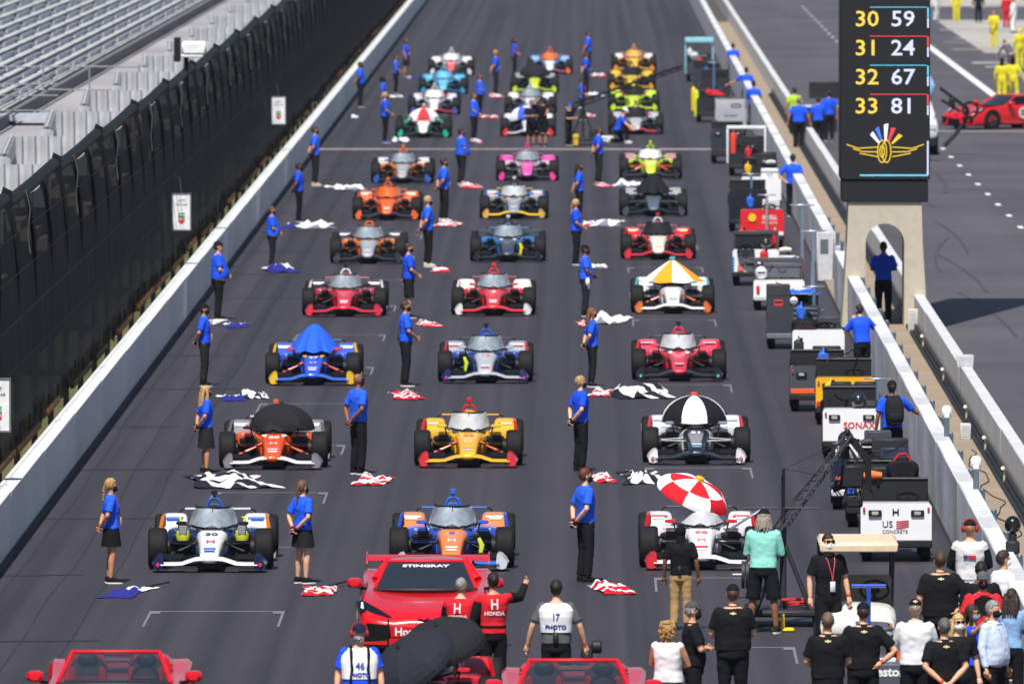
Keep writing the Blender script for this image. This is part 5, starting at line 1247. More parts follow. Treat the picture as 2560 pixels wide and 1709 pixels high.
suit(19.43,572.05,1.81, -20, 'pit crew member in yellow suit standing alone at the pit boxes', group=GY, pose='hold')
suit(16.30,470.56,1.78, 170, 'pit crew member in yellow suit and dark helmet, left of a pair', group=GY, wear=('hood',), hair='none')
suit(16.75,471.07,1.80, 175, 'pit crew member in yellow suit and dark helmet, right of a pair', group=GY, wear=('hood',), hair='none', stance=True, pose='wide')
suit(19.12,529.71,1.76, 200, 'pit crew member with yellow helmet at the right edge', group=GY, wear=('hood',), wearc={'hood': '#e0d428'}, hair='none')
suit(18.43,632.67, 1.78, 60, 'pit crew member in navy and white suit at the top edge', '#dfe2ea', low='trousers')
suit(20.63,631.60, 1.78, 10, 'person in black standing at the pit boxes, top edge', '#1a1b20')
suit(21.53,604.78, 1.80, 250, 'pit crew member in white suit at the top right corner', '#eceef0', stance=True, pose='wide')
suit(21.66,618.94, 1.78, 200, 'pit crew member in red suit at the top right corner', '#c8242e')
suit(18.36,519.38,1.62, 220, 'pit crew member in grey suit bending behind the yellow pair', '#5d5a66', pose='bend')
# spectators in the stand
person(-10.32,278.81, 1.7, 40, 'dark haired spectator in white top behind the corrugated barrier', 'side', z=3.4, top='#eceaea', sleeve='none', hair='long', hairc='#3a1c14', fem=True, sk=1)
# ---------------------------------------------------------------- foreground crowd
BP = '#15161a'
def bow(zz=1.39): return [('+', .04, zz, 0, '#d8c98a')]
def tie(r, z=1.40, y=.125, w=.04):
    b = MB(); b.prism([(-w, -.008), (-w * .3, -.008), (-w * .3, -.018), (w * .3, -.018), (w * .3, -.008), (w, -.008), (w, .008), (w * .3, .008), (w * .3, .018), (-w * .3, .018), (-w * .3, .008), (-w, .008)], -.003, .003)
    ob('emblem', b, matte('#e2d49a'), r, (0, y, z), (radians(12), 0, 0))
person(-2.87,151.44,1.78, 5, 'photographer in checked mask and white vest numbered 46', 'side', top='#1f55e6', sk=0, wear=('mask', 'cap', 'muff', 'straps', 'lanyard', 'pass'), wearc={'mask': 'check', 'cap': '#17203a', 'lanyard': '#3f86e0'}, hair='short', fat=.3,
       vest=('#eceef2', [('46', .13, 1.24, '#2c3f9c', 1.0), ('PHOTO', .075, 1.13, '#2c3f9c', 1.1)]))
person(-0.40,159.60,1.80, 178, 'photographer seen from behind in white vest numbered 17', 'wide', top='#56585e', sk=0, hairc='#1f1713', band=('#d8303a', '-1'), fat=.15, wear=('radio',),
       vest=('#eef0f3', [('17', .12, 1.28, '#2c3f9c', 1.0), ('PHOTO', .075, 1.15, '#2c3f9c', 1.25)]))
t = thing('camera', 'black photo camera held low by the photographer numbered 17', 'camera', (0.01,161.41, .62))
b = MB(); b.box((0, 0, .1), (.16, .09, .2), .02); ob('camera_body', b, matte('#2b2c30'), t); b = MB(); b.lathe([(0, .05), (.02, .085), (.12, .09), (.14, .07)], (.06, 0, .16), 'x', 16, cap=True); ob('lens', b, matte('#1a1a1d'), t)
def honda(x, y, h, ang, label, pose, hairc, sk):
    r = person(x, y, h, ang, label, pose, top='#d2232f', sleeve='long', sleevec='#17181c', lowc='#141519', hairc=hairc, sk=sk)
    torso_text('H', .20, matte('#f2eef0'), r, 1.32, 1, 0, 1.14, .8); torso_text('HONDA', .075, matte('#f2eef0'), r, 1.20, 1, 0, 1.14)
    b = MB(); b.loft([[p for p in sh(0, .004, z, .178, .126, 2.5, 24)] for z in (1.0, 1.035)], False, False); ob('belt', b, cloth('#101114'), r)
    return r
honda(-1.71,162.13,1.66, 165, 'grey haired person in red and black racing jacket', 'hold', '#8d8a86', 0)
honda(-1.26,162.07,1.74, 190, 'dark haired person in red and black racing suit raising a hand', 'raiseL', '#1c1512', 1)
person(1.05,153.78,1.66, 160, 'curly blonde person in white sleeveless top', 'cross', top='#eceaec', sleeve='none', lowc='#2a2c33', hair='curly', hairc='#b08a50', fem=True, fat=.4, sk=1)
r = person(1.39,155.87,1.76, 95, 'person in black polo and cap with mask beside the curly blonde person', 'cross', top=BP, collar=True, sk=0, wear=('cap', 'mask', 'shades'), wearc={'cap': '#4a4d52'}, hairc='#8a8a8a', fat=.3)
r = person(1.94,158.35,1.82, 180, 'broad person in black polo and cap seen from behind, hands in front', 'front', top=BP, collar=True, sk=0, wear=('cap',), fat=.6, hairc='#5a4030'); tie(r, 1.40, .15)
person(1.39,175.75,1.55, 170, 'person in black shirt, black hood and khaki trousers', 'side', top=BP, lowc='#b09062', sk=2, wear=('hood', 'radio'), hair='none', sole='#333')
person(2.59,175.09,1.81, 172, 'person in mint green shirt and black shorts with grey dreadlocks and headphones', 'hold', top='#8fd8c8', sleeve='long', low='shorts', sk=2, hair='dread', hairc='#8d8478', wear=('cap',), fat=.15, stance=True, sole='#e6e6e6', shoe='#2a2c30')
person(3.42,169.28,1.82, 22, 'person in black polo and white mask standing before the golf cart', 'side', top=BP, collar=True, sk=0, wear=('mask', 'shades', 'lanyard', 'pass'), wearc={'mask': '#e9ecef'}, hairc='#2a1c14', band=('#e0402c', '1'))
r = person(3.10,153.62,1.78, 180, 'person in black polo with cropped hair, leftmost of the rear pair', 'front', top=BP, collar=True, sk=0, hairc='#6a5648', fat=.4); tie(r, 1.40, .14)
r = person(3.59,155.14,1.80, 183, 'person in black polo and dark cap with red wrist band', 'hipR', top=BP, collar=True, sk=0, wear=('cap', 'belt'), hairc='#4a3424', fat=.4, band=('#e0402c', '-1')); tie(r, 1.40, .14)
r = person(4.29,156.06,1.78, 178, 'person in white shirt and black cap seen from behind', 'cross', top='#eceef3', sleeve='long', collar=True, sk=0, wear=('cap',), hairc='#b09a84', fat=.25); tie(r, 1.74, .105, .03)
r = person(4.86,164.42,1.88, 182, 'big brown haired person in black polo with hand on hip', 'hipR', top=BP, collar=True, sk=0, hairc='#4a3626', fat=.65); tie(r, 1.41, .15)
r = person(5.53,172.68,1.80, 180, 'person in white and black racing suit wearing red ear defenders', 'front', top='#d8d8da', sleeve='long', lowc='#d0d0d4', sk=0, wear=('cap', 'muff', 'belt'), sleevec='#17181c', hairc='#b07a50', fat=.2)
for (x_, w_, c_) in ((-.025, .11, '#c8303c'), (.065, .06, '#34407c')): b = MB(); b.box((x_, .152, 1.25), (w_, .012, .045), .003); ob('back_patch', b, cloth(c_), r)
person(5.78,165.86,1.80, 120, 'dark haired person in white shirt and white mask at the wall', 'front', top='#f0f0f4', sleeve='long', collar=True, sk=0, wear=('mask',), wearc={'mask': '#eceff2'}, hairc='#2c241f', fat=.3)
person(5.40,163.85,1.78, 178, 'dark haired person in black behind the red and black shirt', 'front', top=BP, collar=True, sk=2, hairc='#1c130f', fat=.3)
r = person(5.35,161.58,1.78, 8, 'person in red and black shirt, grey cap and black mask', 'front', top='#cf2a30', collar=True, sk=1, wear=('cap', 'mask', 'lanyard'), wearc={'cap': '#55585e', 'lanyard': '#dfe4f0'}, fat=.35)
b = MB(); b.prism([(-.17, 1.20), (-.04, 1.12), (.17, 1.20), (.14, 1.40), (.06, 1.44), (-.06, 1.44), (-.14, 1.40)], -.165, -.15); ob('shirt_panel', b, cloth('#17181c'), r)
r = person(4.57,152.87,1.76, 190, 'grey haired person in black polo with hands clasped behind', 'back', top=BP, collar=True, sk=0, hairc='#5d5a58', fat=.35, band=('#e0402c', '1')); tie(r, 1.40, .14)
person(4.81,154.78,1.68, 20, 'blonde person in white mask and sunglasses', 'side', top='#1b1c20', sk=3, wear=('mask', 'shades'), wearc={'mask': '#e6e8ec'}, hair='long', hairc='#c8a468', fem=True)
person(5.06,156.83,1.66, 70, 'dark haired person in blue shirt stretching an arm out', 'raiseL', top='#1f55e6', sk=1, hair='long', hairc='#2a1a14', fem=True, wear=('mask', 'shades'), wearc={'mask': '#8d9098'}, fat=.3)
person(5.31,156.20,1.76, 60, 'grey haired person in pale blue shirt and black mask', 'side', top='#c9d6ee', sleeve='long', collar=True, sk=0, wear=('mask', 'lanyard', 'belt'), wearc={'lanyard': '#2a2c30', 'belt': '#4a3020'}, hairc='#8a8884', fat=.5)
person(5.66,159.68,1.68, 165, 'brown haired person in denim blue blouse at the right edge', 'hold', top='#86acd6', sleeve='long', sk=1, hair='long', hairc='#2e1c16', fem=True)

# ---------------------------------------------------------------- flags laid on the asphalt
def flag_mat(kind):
    m = bpy.data.materials.new('flag_' + kind); m.use_nodes = True; n = m.node_tree.nodes; l = m.node_tree.links; b = n['Principled BSDF']
    b.inputs['Roughness'].default_value = .75; b.inputs['Specular IOR Level'].default_value = .2
    uv = n.new('ShaderNodeUVMap'); sx = n.new('ShaderNodeSeparateXYZ'); l.new(uv.outputs[0], sx.inputs[0])
    def M(op, a, v):
        q = n.new('ShaderNodeMath'); q.operation = op
        if hasattr(a, 'is_linked'): l.new(a, q.inputs[0])
        else: q.inputs[0].default_value = a
        if hasattr(v, 'is_linked'): l.new(v, q.inputs[1])
        else: q.inputs[1].default_value = v
        return q.outputs[0]
    mx = n.new('ShaderNodeMix'); mx.data_type = 'RGBA'
    if kind == 'stripe':
        f = M('GREATER_THAN', M('FRACT', M('MULTIPLY', sx.outputs[1], 3.6), 0.0), .5); c = ('#c21f2e', '#ececee')
    elif kind == 'check':
        a = M('FLOOR', M('ADD', M('MULTIPLY', sx.outputs[0], 3.4), M('MULTIPLY', M('SINE', M('MULTIPLY', sx.outputs[1], 8.0), 0.0), .55)), 0.0); d = M('FLOOR', M('ADD', M('MULTIPLY', sx.outputs[1], 2.4), M('MULTIPLY', M('SINE', M('MULTIPLY', sx.outputs[0], 9.0), 0.0), .45)), 0.0)
        f = M('MODULO', M('ADD', M('ADD', a, d), 8.0), 2.0); c = ('#20232b', '#eceeee')
    elif kind == 'navy':
        f = M('GREATER_THAN', M('ADD', sx.outputs[1], M('MULTIPLY', M('SINE', M('MULTIPLY', sx.outputs[0], 9.0), 0.0), .12)), .70); c = ('#2c2f86', '#e8eaf2')
    else:
        f = M('GREATER_THAN', M('ADD', sx.outputs[1], M('MULTIPLY', M('SINE', M('MULTIPLY', sx.outputs[0], 11.0), 0.0), .15)), .16); c = ('#7c7f8c', '#eceef0')
    l.new(f, mx.inputs['Factor']); mx.inputs[6].default_value = (*srgb(c[0]), 1); mx.inputs[7].default_value = (*srgb(c[1]), 1); l.new(mx.outputs[2], b.inputs['Base Color'])
    return m
FM = {k: flag_mat(k) for k in ('stripe', 'check', 'navy', 'white')}
def flag_mesh(seed):
    rnd = random.Random(seed); N = 28; b = MB(); uv = []
    ox, oy = rnd.uniform(0, 50), rnd.uniform(0, 50); sk_ = rnd.uniform(-.35, .35)
    for i in range(N + 1):
        for j in range(N + 1):
            u, v = i / N, j / N; p = Vector((u * 2.6 + ox, v * 2.6 + oy, seed))
            q = Vector((noise.noise(p * .8), noise.noise(p * .8 + Vector((9, 0, 0))), 0))
            edge = min(u, 1 - u, v, 1 - v); e = min(1, edge * 5)
            h = abs(noise.noise(p * .8)) * .6 + abs(noise.noise(p * 1.9)) * .32 + abs(noise.noise(p * 3.6)) * .12
            pin = 1 - .38 * sin(pi * min(max((v - .1) * 1.1, 0), 1)) * rnd.choice((1, 1)) * (seed % 3 == 1)
            b.v.append((((u - .5) * pin + sk_ * (v - .5) + .14 * q.x), (v - .5) + .10 * q.y, .012 + h * (.25 + .75 * e))); uv.append((u, v))
    for i in range(N):
        for j in range(N): a = i * (N + 1) + j; b.face((a, a + N + 1, a + N + 2, a + 1))
    me = bpy.data.meshes.new('flag'); me.from_pydata(b.v, [], b.f); L = me.uv_layers.new(name='UVMap')
    for lp in me.loops: L.data[lp.index].uv = uv[lp.vertex_index]
    me.materials.append(None); me.polygons.foreach_set('use_smooth', [True] * len(me.polygons)); me.update(); return me
FMESH = [flag_mesh(s) for s in range(1, 7)]
FLAGS = [
 (-7.02,183.77,0.56, 'navy', 'navy and white flag dropped before the blonde braided person', 1), (-4.11,184.15,0.48, 'stripe', 'red and white flag dropped before the brown braided person', 1), (0.41,184.55,0.57, 'stripe', 'red and white striped flag before the red haired person', 0),
 (-6.32,213.11,1.53, 'check', 'wide black and white flag lying before the orange race car', 0), (-3.81,213.37,0.57, 'stripe', 'red and white striped flag by the shaven headed person', 0), (0.29,214.14,0.37, 'stripe', 'small red and white flag behind the red haired person', 0), (0.98,214.39,0.86, 'check', 'black and white flag before the black and white race car', 0),
 (-7.17,242.54,0.45, 'navy', 'navy flag before the capped person left of the blue race car', 0), (-6.76,243.51,0.58, 'check', 'black and white flag right of the navy flag in the left column', 0), (-3.64,243.37,0.65, 'stripe', 'red and white striped flag before the silver race car', 0), (0.35,244.36,0.51, 'stripe', 'red and white striped flag by the auburn haired person', 0), (1.10,244.36,1.14, 'check', 'wide black and white flag before the red and pink race car', 0),
 (-8.58,277.16,0.37, 'white', 'white flag at the feet of the stout capped person', 0), (-8.03,275.30,0.50, 'navy', 'navy and white flag beside the stout capped person', 0), (-3.60,275.74,0.50, 'stripe', 'red and white striped flag by the person in shorts', 0), (-0.05,276.17,0.33, 'stripe', 'small red and white flag by the person with white towel', 0), (0.52,277.84,0.80, 'white', 'white flag lying before the umbrella covered white race car', 0),
 (-7.83,307.14,0.74, 'navy', 'navy and white flag near the left wall in the fifth row', 0), (-3.74,307.17,0.57, 'stripe', 'red and white flag by the fair haired person', 0), (0.29,309.51,0.43, 'white', 'white flag beside the capped person with the towel', 0),
 (-8.32,337.45,0.36, 'navy', 'small navy flag near the left wall in the sixth row', 0), (-7.60,338.07,1.08, 'white', 'long white flag left of the bright orange race car', 0), (-3.91,339.03,0.62, 'stripe', 'red and white flag beside the bright orange race car', 0), (0.09,339.36,0.41, 'stripe', 'red and white flag beside the black and light blue race car', 0), (0.59,339.99,0.95, 'white', 'long white flag before the black tented race car', 0),
 (-7.39,369.89,0.89, 'white', 'white flag left of the dark grey and orange race car', 0), (-3.56,371.40,0.67, 'stripe', 'red and white flag before the pink race car', 0), (0.53,372.55,0.53, 'stripe', 'red and white flag before the lime yellow race car', 0), (1.26,373.31,0.72, 'white', 'white flag beside the black tented race car', 0),
 (-6.49,419.92,0.59, 'white', 'white flag before the teal race car', 0), (-3.75,418.51,0.20, 'stripe', 'red and white flag at the feet of the person with rolled flag', 0), (-3.69,450.10,0.60, 'stripe', 'red and white flag behind the person with rolled flag', 0), (0.15,451.77,0.39, 'stripe', 'red and white flag near the far camera boom', 0), (0.37,482.42,0.71, 'white', 'pink and white flag left of the bright lime race car', 0),
 (-3.58,480.52,0.51, 'stripe', 'red flag at the feet of the fair capped person', 0), (0.54,514.64,0.58, 'stripe', 'red and white flag at the back of the grid', 0), (-7.36,511.04,0.44, 'navy', 'navy flag at the back of the left column', 0), (-7.64,479.87,0.48, 'white', 'white flag left of the light blue race car', 0), (-8.69,450.07,0.27, 'white', 'small white cloth by the left wall', 0),
]
for i, (x, y, w, kind, lab, pole) in enumerate(FLAGS):
    t = thing('flag', lab, 'flag', (x, y, 0), random.uniform(-.15, .15), 'flags lying on the asphalt')
    ly = min(max(w * 4.2, 2.2), 3.9); hz = min(max(w * .42, .2), .36)
    ob('flag_cloth', FMESH[i % 6], FM[kind], t, (0, 0, 0), (0, 0, 0), (w, ly, hz))
    if pole:
        b = MB(); b.tube([(w * .1, ly * .35, .03), (w * .62, ly * .75, .06)], .016, 6); ob('flag_pole', b, BLACK, t)
# ---------------------------------------------------------------- pit carts along the wall
def wheel(parent, x, y, r, w=.16):
    b = MB(); h = w / 2; b.lathe([(-h, r * .6), (-h, r * .9), (-h * .7, r), (h * .7, r), (h, r * .9), (h, r * .6)], axis='x', n=20); t = ob('tyre', b, RUBBER, parent, (x, y, r))
    b = MB(); b.lathe([(-h * .8, .02), (-h * .8, r * .6), (h * .8, r * .6), (h * .8, .02)], axis='x', n=14, cap=True); ob('rim', b, metal('#55575b'), t)
CARTS = {}
def cart(key, x, y, label, c, w=1.13, trim='#1b1c20', ph=.92, back=1.20, backc='#1c1d21', lamps=True, L=2.3, low=None, wheelz=True, deck='#2a2c31', name='pit_cart'):
    r = thing(name, label, 'cart', (x, y, 0), 0, 'pit carts parked along the wall'); CARTS[key] = (x, y, r)
    h = w / 2
    b = MB(); b.loft([[(-h, 0, .34), (h, 0, .34), (h, .0, ph - .05), (h - .04, .02, ph), (-h + .04, .02, ph), (-h, 0, ph - .05)], [(-h, .5, .34), (h, .5, .34), (h, .5, ph - .05), (h - .04, .5, ph), (-h + .04, .5, ph), (-h, .5, ph - .05)]]); p = ob('front_panel', b, paint(c), r)
    b = MB(); b.box((0, .06, .29), (w + .02, .22, .12), .02); ob('bumper', b, matte(trim), r)
    if low:
        b = MB(); b.box((0, -.012, .41), (w * .98, .03, .10), .008); ob('stripe', b, paint(low), p)
    b = MB(); b.box((0, L / 2 + .2, .42), (w * .96, L - .3, .22), .02); ob('chassis', b, matte('#202226'), r)
    b = MB(); b.box((0, L - .45, .58), (w * .98, 1.0, .10), .02); ob('deck', b, matte(deck), r)
    b = MB(); b.box((0, .95, .60), (w * .85, .5, .14), .03); ob('seat', b, matte('#26272b'), r)
    if back:
        b = MB(); b.box((0, 1.3, (ph + back) / 2 - .02), (w * .96, .07, back - ph + .16), .015); bk = ob('back_panel', b, matte(backc), r)
        b = MB(); b.tube([(-w * .47, 1.26, back + .04), (w * .47, 1.26, back + .04)], .022, 6); ob('top_rail', b, matte('#2c2e33'), bk)
    b = MB(); b.tube([(.2 + .17 * cos(a), .62 + .13 * sin(a), ph + .06 + .06 * sin(a)) for a in [2 * pi * i / 18 for i in range(19)]], .022, 6); b.tube([(.2, .62, ph + .06), (.2, .5, ph - .15)], .025, 6); ob('steering_wheel', b, mat('#0c0d0f', .8, 0, 'grip', spec=.2), r)
    if lamps:
        for s in (-1, 1):
            b = MB(); b.box((s * w * .30, -.012, ph - .16), (.21, .05, .10), .012); q = ob('headlight', b, BLACK, p); b = MB(); b.box((s * w * .30, -.04, ph - .16), (.11, .012, .055), .006); ob('lens', b, matte('#a9aa9f'), q)
            b = MB(); b.box((s * (h - .05), -.008, ph - .10), (.035, .03, .07), .006); ob('marker_lamp', b, matte('#b03a48'), p)
    for s in (-1, 1):
        wheel(r, s * (h - .10), .30, .24); wheel(r, s * (h - .10), L - .35, .24)
    return r
def cargo(name, key, dx, dy, z, s, c, label, cat, bev=.02, lid=True, handle=True):
    x, y, _ = CARTS[key]
    t = thing(name, label, cat, (x + dx, y + dy, z))
    b = MB(); b.box((0, 0, s[2] / 2), s, bev); ob('case_body', b, matte(c), t)
    if lid: b = MB(); b.box((0, 0, s[2] * .72), (s[0] + .012, s[1] + .012, .03), .006); ob('lid_rim', b, matte('#2a2b30'), t)
    if handle: b = MB(); b.tube([(-.09, -s[1] / 2 - .005, s[2] * .55), (-.07, -s[1] / 2 - .035, s[2] * .55), (.07, -s[1] / 2 - .035, s[2] * .55), (.09, -s[1] / 2 - .005, s[2] * .55)], .012, 6); ob('handle', b, matte('#3a3b40'), t)
    return t
def bag(key, dx, dy, z, s, c, c2, label):
    x, y, _ = CARTS[key]; t = thing('duffel_bag', label, 'bag', (x + dx, y + dy, z))
    b = MB(); b.loft([[(p[0], yy, p[2]) for p in se(0, 0, s[2] * .45, s[0] / 2 * g_, s[2] / 2 * g_, 2.7, 18)] for (yy, g_) in ((-s[1] / 2, .8), (-s[1] / 2 + .06, 1.0), (0, 1.04), (s[1] / 2 - .06, 1.0), (s[1] / 2, .8))]); ob('bag_body', b, cloth(c), t)
    for yy in (-.06, .06):
        b = MB(); b.tube([(-s[0] * .28, yy - s[1] * .3, s[2] * .3), (-s[0] * .24, yy, s[2] * .95), (-s[0] * .1, yy, s[2] * 1.22), (s[0] * .1, yy, s[2] * 1.24), (s[0] * .24, yy, s[2] * .95), (s[0] * .28, yy - s[1] * .3, s[2] * .3)], .018, 6); ob('strap', b, cloth(c2), t)
    return t
def pole(key, dx, dy, z, h, c, label):
    x, y, _ = CARTS[key]; t = thing('support_pole', label, 'pole', (x + dx, y + dy, z)); b = MB(); b.tube([(0, 0, 0), (0, 0, h)], .035, 8); ob('pole', b, metal(c), t)
    b = MB(); b.box((0, 0, h), (.5, .04, .03), .008); ob('cross_bar', b, metal('#c9ccd0'), t); b = MB(); b.lathe([(0, .13), (.03, .13)], axis='z', n=12, cap=True); ob('foot_plate', b, metal('#b9bcc0'), t)
def pile(key, items, seed):
    """loose gear on a cart: every piece its own object"""
    rnd = random.Random(seed)
    for (kind, dx, dy, z, sc, c, lab) in items:
        x, y, _ = CARTS[key]
        if kind == 'fan':
            t = thing('cooling_fan', lab, 'fan', (x + dx, y + dy, z)); b = MB(); b.lathe([(-.08, sc * .85), (-.1, sc), (.1, sc), (.08, sc * .85)], (0, 0, sc), 'y', 24); ob('shroud', b, matte(c), t)
            b = MB()
            for k in range(6): b.box((0, 0, sc), (sc * 1.7, .02, .03), 0, 0, Matrix.Rotation(pi * k / 6, 3, 'Y'))
            ob('guard', b, matte('#3a3d44'), t); b = MB(); b.lathe([(-.05, .08), (.05, .08)], (0, 0, sc), 'y', 12, cap=True); ob('hub', b, matte('#23252a'), t)
        elif kind == 'cyl':
            t = thing('gas_bottle', lab, 'bottle', (x + dx, y + dy, z)); b = MB(); b.lathe([(0, .07), (.02, .09), (sc - .1, .09), (sc - .03, .06), (sc, .03)], axis='z', n=16, cap=True); ob('bottle_body', b, paint(c), t); b = MB(); b.lathe([(sc, .03), (sc + .07, .03)], axis='z', n=10, cap=True); ob('valve', b, metal('#b0a060'), t)
        elif kind == 'helmet':
            t = thing('helmet', lab, 'helmet', (x + dx, y + dy, z)); b = MB(); b.ell((0, 0, sc), (sc * .95, sc * 1.15, sc)); ob('shell', b, paint(c), t); b = MB(); b.ell((0, -sc * .3, sc * 1.05), (sc * .8, sc * .9, sc * .38)); ob('visor', b, mat('#0d1016', .1, 0, 'visor'), t)
        elif kind == 'gun':
            t = thing('wheel_gun', lab, 'tool', (x + dx, y + dy, z)); b = MB(); b.tube([(-.16, 0, .14), (-.02, 0, .16), (.14, 0, .15)], [.05, .075, .05], 12); ob('motor', b, matte(c), t); b = MB(); b.tube([(.05, 0, .14), (.08, 0, 0)], .03, 8); ob('grip', b, BLACK, t)
        elif kind == 'cloth':
            t = ob('folded_cloth', FMESH[int(sc * 10) % 6], cloth(c), None, (x + dx, y + dy, z), (0, 0, rnd.uniform(-1, 1)), (sc, sc, .3)); tag(t, lab, 'cloth')
        elif kind == 'hose':
            b = MB(); b.tube([(x + dx + sc * cos(a) * (1 + .03 * a), y + dy + sc * sin(a), z + .004 * a) for a in [i * .5 for i in range(38)]], .018, 6); tag(ob('hose', b, matte(c)), lab, 'hose')
        elif kind == 'frame':
            t = thing('rack', lab, 'rack', (x + dx, y + dy, z)); w_, h_ = sc
            for s in (-1, 1):
                b = MB(); b.box((s * w_ / 2, 0, h_ / 2), (.06, .06, h_), .01); ob('upright', b, matte(c), t)
            b = MB(); b.box((0, 0, h_), (w_ + .06, .08, .10), .015); ob('beam', b, matte(c), t)
BKX = '#1b1d22'
cart('K1', 4.95,191.28, 'white cart with dark and red lettering nearest the golf cart', '#eef0f3', 1.13, ph=.94, back=1.22)
r = CARTS['K1'][2]
letters('US', .15, matte('#2c2d33'), r, (-.14, -.006, .60)); letters('CONCRETE', .078, matte('#6d6e74'), r, (-.02, -.006, .485))
for k in range(4): b = MB(); b.prism([(0, .655 - .035 * k), (.08, .66 - .035 * k), (.2, .672 - .03 * k), (.2, .657 - .03 * k), (.08, .642 - .035 * k), (0, .64 - .035 * k)], -.010, -.002); ob('emblem', b, matte('#d24a58'), r)
ob('emblem', CP['hmark'], matte('#26272c'), r, (-.01, -.004, .80), (pi / 2, 0, 0), (1.0, 1.0, 1))
bag('K1', .14, 1.62, 1.22, (.52, .36, .34), '#1a1b20', '#c0202e', 'black duffel bag with red straps on the white cart behind the golf cart')
cargo('equipment_case', 'K1', .14, 1.62, .62, (.5, .4, .6), '#1d1f24', 'black case under the duffel bag', 'case')
cargo('equipment_case', 'K1', -.16, 2.2, .62, (.66, .5, .78), BKX, 'tall black case with red line behind the duffel bag', 'case')
pile('K1', [('gun', -.34, 1.25, 1.16, .2, '#f0702a', 'orange wheel gun on the white cart behind the golf cart'), ('helmet', -.28, 1.9, 1.10, .14, '#2a1c1e', 'dark bag shaped helmet behind the orange wheel gun')], 1)
cart('K2', 4.92,200.22, 'blue fronted cart half hidden by the white cart behind the golf cart', '#2a62d8', 1.13, ph=.78, back=1.0, lamps=True, low='#e8eaf0')
cargo('equipment_case', 'K2', .2, 1.7, .65, (.6, .5, .75), '#23252a', 'black upright case on the blue fronted cart', 'case')
cart('K3', 4.77,205.12, 'navy cart with a red and white label', '#1c2742', 1.13, ph=.86, back=1.02, lamps=False, trim='#c8ccd0')
b = MB(); b.box((-.42, -.012, .48), (.16, .02, .18), .004); ob('sticker', b, matte('#e85a48'), CARTS['K3'][2]); b = MB(); b.box((-.18, -.012, .6), (.12, .02, .16), .004); ob('sticker', b, matte('#e8eaee'), CARTS['K3'][2])
pile('K3', [('frame', .05, 1.2, .62, (1.0, .42), '#e6e8ea', 'white frame on the navy cart'), ('helmet', -.3, 1.1, 1.0, .15, '#20222a', 'dark helmet on the navy cart'), ('gun', .1, 1.0, .95, .2, '#2a2c33', 'black wheel gun on the navy cart'), ('fan', -.3, 1.6, .65, .24, '#1f2126', 'black fan on the navy cart')], 2)
cargo('equipment_case', 'K3', .3, 1.8, .64, (.4, .4, .42), '#2b2d33', 'small dark case on the navy cart', 'case')
cart('K4', 4.88,220.44, 'white cart with large red lettering', '#f0f1f3', 1.05, ph=.94, back=1.24)
letters('SONAX', .17, matte('#d8303a'), CARTS['K4'][2], (.14, -.006, .63), bold=.003)
cargo('equipment_case', 'K4', -.16, 1.6, 1.18, (.38, .3, .18), '#202226', 'left black case on top of the red lettered white cart', 'case'); cargo('equipment_case', 'K4', .3, 1.6, 1.18, (.42, .3, .18), '#202226', 'right black case on top of the red lettered white cart', 'case')
pile('K4', [('helmet', .13, .2, .94, .15, '#1c2230', 'black and red helmet on the front of the red lettered white cart')], 3); pole('K4', .5, .9, .45, 1.0, '#9aa9bd', 'grey pole on the red lettered white cart'); cargo('equipment_case', 'K4', .36, .25, .94, (.32, .2, .14), '#24262b', 'small black case on the front of the red lettered white cart', 'case')
cart('K5', 5.02,232.53, 'yellow cart with black back panel', '#f0b40f', 1.13, ph=.92, back=1.18, low='#d8302a', lamps=True)
cargo('equipment_case', 'K5', -.05, 1.7, 1.0, (.5, .3, .24), '#1d1f24', 'black case behind the yellow cart panel', 'case')
cart('K6', 4.60,237.47, 'dark grey cart with orange stripe', '#4a4d55', 1.12, ph=.90, back=1.12, low='#f0642a', backc='#1b1c21')
letters('a', .14, paint('#f0642a'), CARTS['K6'][2], (.30, -.006, .62))
cargo('equipment_case', 'K6', .2, 1.75, .98, (.56, .42, .24), '#1f2126', 'black case with ribs on the orange striped cart', 'case'); cargo('equipment_case', 'K6', -.32, 1.7, .95, (.42, .42, .2), '#2b2e34', 'flat dark case on the orange striped cart', 'case')
cart('K7', 4.91,253.45, 'white cart carrying a dark backpack beside the leaning person', '#eef0f2', 1.1, ph=.90, back=.0, low='#2a4aa8', lamps=False)
bag('K7', -.28, .2, .70, (.5, .3, .30), '#2b2224', '#3a2c2e', 'dark backpack on the front of the white cart')
pile('K7', [('fan', .1, 1.2, .62, .2, '#1c1e22', 'black fan on the white backpack cart')], 5)
cart('K8', 4.57,263.96, 'charcoal tool cart with red badge', '#3a3d45', 1.18, ph=.96, back=1.1, lamps=False, trim='#6a6d74')
t = cargo('tool_cabinet', 'K8', -.34, .35, .62, (.52, .6, .80), '#35383f', 'tall charcoal tool cabinet on the left of the tool cart', 'cabinet')
b = MB(); b.box((0, -.31, .40), (.2, .02, .14), .004); ob('badge', b, matte('#d8363e'), t)
for k in range(4): b = MB(); b.box((.25, -.012, .90 - .11 * k), (.52, .02, .03), .004); ob('drawer_handle', b, metal('#a9adb4'), CARTS['K8'][2])
pile('K8', [('cloth', .1, .9, 1.18, .7, '#2a62d8', 'crumpled blue cloth on the tool cart'), ('fan', .25, -.02, .5, .17, '#17181c', 'black round reel on the tool cart'), ('helmet', .0, .1, .96, .1, '#e6e8ec', 'small white helmet on the tool cart'), ('hose', .3, 1.4, .7, .16, '#26282d', 'black hose coil on the tool cart')], 6)
pole('K8', .45, .8, .6, .75, '#9cc0ea', 'pale blue pole on the tool cart')
